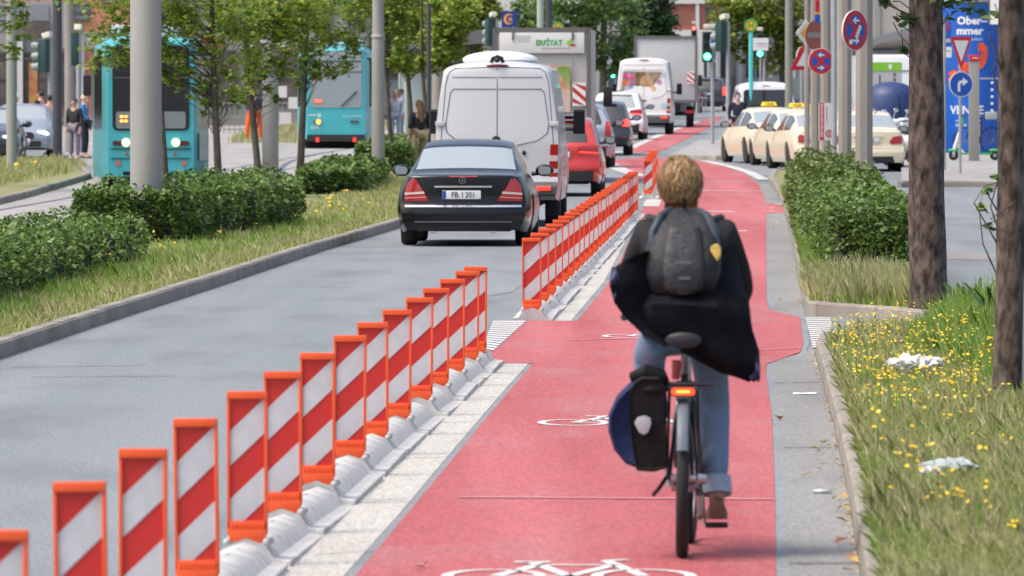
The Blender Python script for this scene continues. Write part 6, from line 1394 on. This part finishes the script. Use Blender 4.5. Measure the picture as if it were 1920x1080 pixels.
flowers(g2((1640, 1090), (1620, 900), (1620, 790), (1900, 760), (2050, 1090)), 50, .24, .011, 32); flowers([(kx(y) - .9, y) for y in (56, 80, 100, 110)] + [(kx(y) - 1.8, y) for y in (110, 100, 80, 56)], 60, .22, .012, 33); flowers([(-10.6, 175), (-11, 130), (-14, 130), (-14, 180)], 40, .2, .035, 34)
flowers([(kx(y) - .5, y) for y in (114, 150)] + [(kx(y) - 2.0, y) for y in (150, 114)], 26, .2, .018, 35)
# ------------------------------------------------------------------ trees
def tree(label, trunk, blobs, Y, n, size, mat, seed, bark=BARKY, rad=.08, name='tree', limbs=7, per=24, up=.8, spread=.15, rtop=.5, group=None, noise=.0, limbr=.15):
    b = XG(trunk[0][0], Y); root = thing(name, label, 'tree', b, 0, group); r = random.Random(seed)
    pts = [V(px, py, Y) - b for px, py in trunk]; pts[0].z = -.05; P = dense([Vector(p) for p in pts], .18)
    m = MB(); k = len(P); rr = [rad * (1 - (1 - rtop) * i / (k - 1)) * (1 + .10 * math.exp(-i * .18 / .25)) * (1 + noise * r.uniform(-1, 1)) for i in range(k)]; m.tube(P, rr, 14)
    m.build('trunk', bark, root, smooth=60)
    B = [((V(px, py, Y).x - b.x, dy, V(px, py, Y).z - b.z), (rx / FPX * Y, rx / FPX * Y * .9, ry / FPX * Y)) for px, py, rx, ry, dy in [(*q, 0) if len(q) == 4 else q for q in blobs]]
    lm = MB()
    for c, rd in B:
        for _ in range(limbs):
            s = P[min(k - 1, max(int(k * .2), min(range(k), key=lambda i: abs(P[i].z - (c[2] - rd[2] * .5 - .25))) + r.randint(-2, 2)))]; e = Vector(c) + Vector((r.uniform(-1, 1) * rd[0], r.uniform(-1, 1) * rd[1], r.uniform(-.6, .8) * rd[2])) * .75
            md = s.lerp(e, .5) + Vector((r.uniform(-.15, .15), r.uniform(-.15, .15), r.uniform(.0, .25))); lm.tube([s, md, e], [rad * limbr, rad * limbr * .6, rad * .04], 6, False)
    lm.build('limbs', bark, root, smooth=60, fix=False)
    fast_mesh('crown', leaves(clump_points(B, n, per, spread, .45, seed), size, up, .68, seed), 4, mat, root); return root
tree('young street tree with the leftmost leafy crown, hanging before the facing tram', [(412, 385), (408, 300), (402, 170), (398, 60), (396, -120)], [(205, 90, 58, 46), (320, 70, 85, 75), (432, 110, 60, 85), (385, 168, 34, 30), (250, -40, 150, 70), (400, 10, 110, 80), (175, 118, 26, 14), (345, 140, 38, 40), (395, 205, 30, 16), (440, 190, 28, 24), (330, 60, 60, 60), (230, 30, 60, 40), (220, 100, 40, 26), (300, 150, 40, 22)], 137, 7200, .12, LEAF_T, 41, rad=.075)
tree('young street tree with slightly leaning trunk left of the grey pole', [(488, 380), (484, 320), (470, 180), (462, 100), (455, -100)], [(510, 80, 75, 75), (470, 150, 42, 45), (545, 140, 34, 40), (470, 20, 90, 60), (560, 0, 110, 80), (520, 190, 16, 18)], 150, 6000, .12, LEAF_T, 42, rad=.075)
tree('young street tree directly left of the rear tram', [(560, 370), (564, 300), (570, 160), (574, 60), (578, -100)], [(620, 100, 62, 42), (575, 130, 40, 32), (640, 30, 85, 60), (560, 60, 60, 60), (678, 78, 30, 28), (590, -40, 130, 60), (605, 140, 30, 16)], 160, 6000, .12, LEAF_T, 43, rad=.085)
tree('slim street tree right behind the collared pole', [(738, 330), (730, 230), (724, 120), (726, -60)], [(738, 70, 34, 62), (722, -20, 80, 50), (750, 118, 30, 24)], 172, 4200, .13, LEAF_T, 44, rad=.06)
tree('slim street tree with pale trunk between the collared pole and silver van', [(774, 292), (770, 210), (762, 100), (757, -60)], [(775, 90, 48, 48), (800, 20, 70, 60), (760, 125, 34, 20), (745, 20, 40, 50)], 186, 4600, .14, LEAF_T, 45, rad=.07)
tree('slim street tree touching the silver van at the left', [(800, 290), (797, 200), (791, 110), (790, -60)], [(830, 85, 52, 44), (800, 122, 26, 18), (850, 30, 50, 50)], 181, 3600, .14, LEAF_T, 46, rad=.06)
tree('thin bare young trunk leaning against the thick pole', [(319, 478), (315, 400), (308, 290), (303, 208)], [(303, 216, 4, 4)], 98, 6, .06, LEAF_T, 47, rad=.055, limbs=1, per=2, rtop=.6)
tree('tree at the left edge with leaves hanging over the grey pole', [(-80, 470), (-85, 200), (-80, -100)], [(18, 55, 40, 50), (12, 108, 34, 26), (40, 30, 26, 28), (-60, -60, 140, 80)], 150, 2600, .13, LEAF_T, 48, rad=.10)
tree('broad green tree above the white crossover and the box truck', [(1128, 210), (1131, 150), (1132, 60), (1135, -60)], [(1130, 60, 85, 75), (1060, 70, 60, 55), (1180, 110, 40, 40), (1010, 60, 45, 50), (1090, -10, 120, 60), (1150, 120, 50, 30)], 300, 7000, .24, LEAF_M, 49, rad=.17, bark=M('bark_olive', (.13, .125, .085), .9, var=.2))
tree('dark green dense tree left of the brick building', [(1236, 200), (1236, 80), (1236, -60)], [(1225, 70, 50, 60), (1250, 100, 34, 42), (1215, 20, 60, 50), (1195, 90, 34, 50), (1260, 110, 22, 22)], 340, 7500, .27, LEAF_D, 50, rad=.2, per=50)
tree('yellowish green tree behind the turquoise stop post', [(1470, 215), (1468, 100), (1466, -60)], [(1400, 40, 60, 50), (1450, 90, 50, 50), (1360, 15, 50, 26), (1440, 10, 80, 50), (1385, 92, 26, 28), (1495, 60, 40, 70)], 320, 7500, .25, LEAF_G, 51, rad=.2)
tree('light green tree above the silver van roof, left of the blue sign', [(880, 230), (880, 60), (880, -60)], [(890, 60, 50, 42), (860, 20, 70, 40), (840, 92, 40, 26), (905, 20, 40, 40)], 290, 4500, .22, LEAF_G, 52, rad=.16)
tree('green tree filling the gap between the blue sign and the box truck mast', [(985, 220), (985, 60), (985, -60)], [(985, 70, 32, 34), (1000, 20, 40, 34)], 320, 1600, .22, LEAF_M, 53, rad=.14)
tree('distant dark tree behind the left trees', [(700, 230), (700, 60), (700, -60)], [(690, 20, 120, 90), (560, 10, 120, 80), (790, 0, 110, 60)], 330, 5000, .27, LEAF_D, 54, rad=.2)
tree('thick rough barked trunk rising from the right verge', [(1742, 612), (1741, 520), (1737, 400), (1737, 200), (1736, 0), (1734, -250)], [(1682, 38, 26, 22), (1690, 92, 8, 10), (1790, 12, 46, 18), (1720, -190, 260, 90), (1668, 8, 14, 10)], 66.8, 1500, .12, LEAF_D, 55, bark=BARK, rad=.168, per=8, spread=.35, noise=.035, rtop=.86, limbs=3, limbr=.05)
tree('rough barked trunk at the right edge, nearest to the camera', [(1886, 805), (1889, 700), (1894, 500), (1896, 250), (1897, 0), (1898, -300)], [(1880, 45, 22, 16), (1897, 78, 6, 14), (1850, 350, 9, 22), (1842, 390, 10, 14), (1862, 415, 10, 18), (1900, -220, 280, 100), (1868, 330, 6, 14)], 46.3, 1300, .085, LEAF_M, 56, bark=BARK, rad=.088, per=8, spread=.4, noise=.04, rtop=.9, limbs=2, limbr=.08)
# broad weeds at the foot of the thick trunk
def weed(label, px, Y, n, h, seed):
    c = XG(px, Y); root = thing('leafy_weed', label, 'plant', (c.x, c.y, c.z + .1)); r = random.Random(seed); mb = MB()
    for k in range(n):
        a = r.uniform(0, 2 * PI); L = h * r.uniform(.6, 1.2); d = Vector((math.cos(a), math.sin(a), 0)); s = Vector((-d.y, d.x, 0)) * .022
        p = [d * (.02 + .45 * L * t * t) + Vector((0, 0, L * (t - .35 * t ** 3))) for t in (0, .3, .6, .85, 1)]; w_ = (.5, 1, .9, .5, .05)
        for i in range(4): mb.quad(p[i] - s * w_[i], p[i] + s * w_[i], p[i + 1] + s * w_[i + 1], p[i + 1] - s * w_[i + 1])
    mb.build('leaves', leafmat('weed_leaf', [(.03, .085, .02), (.06, .14, .03), (.10, .19, .04)], .3), root, smooth=60, fix=False)
weed('long bladed weed between the two right trunks', 1835, 62, 26, .55, 1); weed('second long bladed weed, close to the thick trunk foot', 1800, 64, 22, .42, 2); weed('tall weed with narrow blades beside the right edge trunk', 1862, 58, 24, .6, 3)
# ------------------------------------------------------------------ litter
def crumple(name, label, px, py, L, D, Hh, mat, rz, seed, lift=.1):
    g = G(px, py); root = thing(name, label, 'litter', (g.x, g.y, g.z + lift), rz); r = np.random.default_rng(seed); mb = MB(); R = []
    for i in range(14):
        t = i / 13; s = math.sin(PI * min(max(t, .06), .94)) ** .35; R.append([Vector((L * (t - .5) + r.normal() * .008, D / 2 * s * math.cos(a) * (1 + r.normal() * .28), Hh * .5 + Hh / 2 * s * math.sin(a) * (1 + r.normal() * .35))) for a in [2 * PI * k / 14 for k in range(14)]])
    mb.rings(R); mb.build('crumpled_sheet', mat, root, smooth=25); return root
PAPER = M('litter_paper', (.70, .71, .72), .6, var=.12, scale=12); FILM = M('litter_film', (.55, .62, .60), .25, trans=.35, spec=.6)
crumple('crumpled_bag', 'crumpled white bag lying among the yellow flowers', 1716, 754, .36, .14, .11, PAPER, .32, 1, .20)
crumple('plastic_film', 'torn clear plastic film in the grass of the right verge', 1782, 950, .26, .2, .07, FILM, .45, 2, .16)
crumple('plastic_film', 'small white film scrap beside the torn clear plastic', 1745, 958, .10, .07, .05, PAPER, .1, 3, .16)
g = G(1541, 927); root = thing('cup_cover', 'clear round cup lid lying on the gutter slabs', 'litter', (g.x, g.y, g.z + .012)); MB().lathe([(.048, 0), (.052, .006), (.046, .014), (.03, .016), (.002, .017)], (0, 0, 0), 24).build('rim_disc', M('lid_film', (.6, .62, .63), .2, trans=.3), root)
g = G(1508, 742); root = thing('paper_scrap', 'thin white paper scrap on the gutter slab', 'litter', (g.x, g.y, g.z + .012)); mb = MB(); mb.add([(-.08, 0, 0), (.07, -.02, .004), (.09, .03, .012), (-.02, .10, .004), (-.07, .06, .01)], [(0, 1, 2), (0, 2, 3), (0, 3, 4)]); mb.build('scrap', PAPER, root, smooth=0)
def fallen(pixs, name, size, seed):
    cs = []
    for px, py in pixs: g = G(px, py); cs.append((g.x, g.y, g.z + .022))
    v = leaves(np.array(cs), size, 2.2, .7, seed); o = fast_mesh(name, v, 4, leafmat('dry_leaf', [(.30, .13, .04), (.50, .36, .10), (.55, .47, .25), (.22, .08, .04)], .1)); o['kind'] = 'stuff'
r = random.Random(5)
fallen([(1528, 848), (1538, 852), (1545, 836), (1552, 842), (1537, 871), (1534, 885), (1513, 897), (1565, 942), (1580, 940), (1572, 961), (1585, 962), (1578, 983), (1578, 1022), (1595, 1055), (1603, 1060), (1590, 1078), (1460, 790), (1463, 566), (1500, 571), (1455, 420), (784, 1072), (795, 1068), (1583, 882), (1300, 990), (1450, 430)], 'fallen_leaves', .075, 1)
edge = []
for i in range(260):
    t = r.random(); y = 1100 + (712 - 1100) * t ** .8; x = np.interp(y, [712, 790, 890, 1010, 1110], [912, 792, 672, 552, 458]) + r.uniform(-4, 10); edge.append((x, y))
for i in range(160):
    y = r.uniform(660, 1090); x = np.interp(y, [665, 730, 820, 940, 1060, 1110], [1526, 1543, 1566, 1590, 1608, 1615]) - r.uniform(0, 7); edge.append((x, y))
for i in range(110):
    y = r.uniform(605, 700); edge.append((r.uniform(960, 1010), r.uniform(1000, 1080)))
fallen(edge[:420], 'leaf_debris', .028, 2)
# ------------------------------------------------------------------ buildings and the stop in the background
def building(name, label, px0, px1, Y, top, mat, deep=10, cat='building'):
    x0, x1 = (px0 - 960) / FPX * Y, (px1 - 960) / FPX * Y; root = thing(name, label, cat, ((x0 + x1) / 2, Y, Zg(Y)), 0)
    MB().box((0, deep / 2, top / 2 - .5), (x1 - x0, deep, top + 1)).build('wall', mat, root)
    k = Y / FPX; zf = lambda py: V(0, py, Y).z - Zg(Y); xf = lambda px: (px - (px0 + px1) / 2) * k; return root, xf, zf
def rect(root, xf, zf, nm, x0, y0, x1, y1, mat, out=.06, dep=.1, frame=None):
    c = ((xf(x0) + xf(x1)) / 2, -out + dep / 2, (zf(y0) + zf(y1)) / 2); d = (abs(xf(x1) - xf(x0)), dep, abs(zf(y0) - zf(y1))); p = MB().box(c, d).build(nm, mat, root)
    if frame:
        mb = MB(); w_ = .07
        for dx in (-1, 1): mb.box((c[0] + dx * d[0] / 2, -out - .03, c[2]), (w_, .08, d[2] + w_))
        for dz in (-1, 0, 1): mb.box((c[0], -out - .034, c[2] + dz * d[2] / 2), (d[0], .08, w_))
        mb.build('frame', frame, p)
    return p
SALM = M('salmon_plaster', (.52, .22, .14), .8, var=.08, scale=.6); GPL = M('grey_plaster', (.30, .295, .28), .8, var=.1, scale=.5); WPL = M('white_plaster', (.60, .59, .56), .8, var=.07, scale=.5); BRICK = M('red_brick', (.30, .11, .075), .8, var=.15, scale=4)
BEIGE = M('beige_stone', (.40, .375, .33), .75, var=.08, scale=.7); WIN = M('window_glass', (.06, .075, .085), .1, spec=.8, coat=.5); WINL = M('window_glass_light', (.25, .28, .30), .12, spec=.8, coat=.5); SHOP = M('shop_dark', (.05, .045, .042), .5, col2=(.16, .13, .11), scale=1.5)
root, xf, zf = building('corner_building', 'salmon coloured building with grey window band and dark arcade behind the facing tram', -260, 262, 300, 14, SALM)
rect(root, xf, zf, 'facade_panel', -250, 62, 118, 230, GPL, .08, .16); rect(root, xf, zf, 'facade_panel', -250, 2, 128, 60, GPL, .05, .1); rect(root, xf, zf, 'window_band', 60, 9, 92, 39, WINL, .12, .1); rect(root, xf, zf, 'window', 138, 9, 168, 38, WINL, .06, .1, GPLAST); rect(root, xf, zf, 'dark_canopy', 20, 40, 92, 66, SHOP, .3, .3); rect(root, xf, zf, 'window', 192, -30, 226, 4, WINL, .06, .1, GPLAST); rect(root, xf, zf, 'window_band', -240, 9, 50, 39, WINL, .12, .1)
for x in (-100, -30, 40, 110, 180): rect(root, xf, zf, 'shop_window', x + 4, 100, x + 48, 196, SHOP if x % 140 else WINL, .14, .12, GPLAST)
rect(root, xf, zf, 'column', 34, 66, 44, 215, WPL, .4, .3); rect(root, xf, zf, 'arcade_lintel', 118, 60, 262, 92, GPL, .1, .2); p = rect(root, xf, zf, 'poster', 55, 118, 71, 196, M('poster_yellow', (.55, .33, .08), .6, scale=2, col2=(.45, .10, .08)), .22, .05)
root, xf, zf = building('terrace_building', 'grey plastered building with dark shop fronts behind the young trees', 264, 688, 302, 14, GPL)
for x in range(275, 660, 62): rect(root, xf, zf, 'shop_window', x, 96, x + 46, 196, SHOP, .1, .12, GPLAST); rect(root, xf, zf, 'window', x + 6, 10, x + 36, 52, WIN, .06, .1, GPLAST)
rect(root, xf, zf, 'shop_sign', 300, 72, 420, 88, M('shop_sign_red', (.4, .08, .06), .5), .12, .06); rect(root, xf, zf, 'shop_sign', 470, 72, 590, 88, WPL, .12, .06)
root, xf, zf = building('office_building', 'grey office building behind the tram stop and young trees', 690, 900, 330, 14, M('office_grey', (.17, .175, .18), .8, var=.1, scale=.4))
for j in range(3):
    for i in range(5): rect(root, xf, zf, 'window', 700 + i * 38, 100 + j * -62, 730 + i * 38, 140 + j * -62, WIN, .06, .1, GPLAST)
rect(root, xf, zf, 'ground_floor_glazing', 692, 150, 898, 215, WINL, .1, .1)
root, xf, zf = building('white_building', 'white building behind the blue crescent sign', 905, 1090, 380, 14, WPL)
for j in range(3):
    for i in range(4): rect(root, xf, zf, 'window', 1010 + i * 22 - 90, 20 + j * 60, 1022 + i * 22 - 90, 52 + j * 60, WIN, .06, .1)
root, xf, zf = building('brick_building', 'red brick building with white bands closing the street', 1240, 1350, 430, 12, BRICK)
rect(root, xf, zf, 'white_band', 1240, -20, 1350, 7, WPL, .15, .2); rect(root, xf, zf, 'white_ground_floor', 1240, 56, 1350, 190, WPL, .2, .3); rect(root, xf, zf, 'drain_strip', 1304, 7, 1311, 56, WPL, .1, .12)
for x in (1322, 1336): rect(root, xf, zf, 'window', x, 14, x + 9, 42, WIN, .06, .1)
for x in (1252, 1272, 1288, 1318, 1334): rect(root, xf, zf, 'window', x, 78, x + 9, 150, WIN, .26, .1, WPL)
root, xf, zf = building('pillared_building', 'pale building with round pillars behind the taxi rank', 1338, 1660, 440, 9, WPL)
for x in (1352, 1400, 1420, 1452, 1480, 1510, 1540, 1580, 1620): rect(root, xf, zf, 'dark_opening', x, 70, x + 13, 175, WIN, .06, .1, GPLAST)
mb = MB(); mb.tube([(xf(1383), -.9, 0), (xf(1383), -.9, zf(70))], .22, 18); mb.build('pillar', WPL, root); MB().lathe([(.26, 0), (.36, .1), (.36, .22), (.2, .34), (.02, .4)], (xf(1383), -.9, zf(70)), 18).build('pillar_capital', WPL, root)
rect(root, xf, zf, 'notice_board', 1440, 110, 1492, 152, SWHITE, .5, .05); rect(root, xf, zf, 'notice_print', 1448, 132, 1482, 148, M('print_blue_grey', (.35, .40, .48), .6), .52, .03); rect(root, xf, zf, 'low_wall', 1338, 146, 1500, 186, M('low_wall_grey', (.42, .43, .42), .8, var=.1), .6, .2)
root, xf, zf = building('bank_building', 'beige stone building with sloping grey canopy behind the right trunks', 1590, 2100, 250, 12, BEIGE)
rect(root, xf, zf, 'shop_window', 1600, 92, 1700, 195, WINL, .08, .1, GPLAST); rect(root, xf, zf, 'shop_window', 1880, 80, 2000, 230, WIN, .08, .1, GPLAST); rect(root, xf, zf, 'recess', 1640, -20, 1650, 70, GPL, .05, .1)
mb = MB(); a, b = (xf(1630), zf(78)), (xf(1710), zf(58)); mb.prism([(a[0], a[1] - .14), (b[0], b[1] - .14), (b[0], b[1] + .14), (a[0], a[1] + .10)], -2.0, -.1); mb.build('canopy', M('canopy_grey', (.24, .25, .26), .5, .2), root)
root, xf, zf = building('end_block', 'wide grey block far behind everything at the end of the street', 200, 2100, 560, 22, M('far_grey', (.36, .36, .35), .85, var=.1, scale=.2), cat='building')
for i in range(26):
    for j in range(3): rect(root, xf, zf, 'window', 230 + i * 70, 130 - j * 62, 264 + i * 70, 162 - j * 62, WIN, .06, .1)
# tram stop shelter, railing and boards on the far side of the tracks
c = XG(860, 262); root = thing('tram_shelter', 'dark flat roofed tram shelter left of the box truck', 'shelter', c); k = 262 / FPX
MB().prism([(-120 * k, 3.02), (95 * k, 3.30), (95 * k, 3.62), (60 * k, 3.74), (-120 * k, 3.20)], -1.2, 1.6).build('roof', M('shelter_grey', (.13, .135, .14), .5), root)
for x in (-110, -60, -10, 60): MB().tube([(x * k, 0, 0), (x * k, 0, 3.2)], .05, 10).build('post', PGREEN, root)
for x in (-85, -35): MB().box((x * k, .4, 1.35), (46 * k, .03, 1.9)).build('glass_panel', M('shelter_glass', (.42, .50, .50), .1, spec=.8), root)
c = XG(500, 268); root = thing('platform_railing', 'pale railing with white boards behind the orange trousered worker', 'railing', c); k = 268 / FPX; mb = MB()
for x in range(-80, 81, 10): mb.box((x * k, 0, .55), (.03, .03, 1.1))
for z in (.15, .6, 1.1): mb.box((0, 0, z), (165 * k, .04, .05))
mb.build('bars', M('railing_olive', (.26, .27, .21), .6), root)
for x, z, w_ in ((10, .95, 16), (28, 1.5, 20), (50, 1.1, 18), (35, .55, 22)): MB().box((x * k, -.05, z), (w_ * k, .02, .42)).build('white_board', WPL, root)
c = XG(1325, 310); root = thing('guard_railing', 'grey railing behind the green traffic light', 'railing', c); k = 310 / FPX; mb = MB()
for x in range(-230, 0, 6): mb.box((x * k, 0, .55), (.03, .03, 1.1))
for z in (.2, 1.08): mb.box((-115 * k, 0, z), (232 * k, .05, .05))
mb.build('bars', GALV, root)
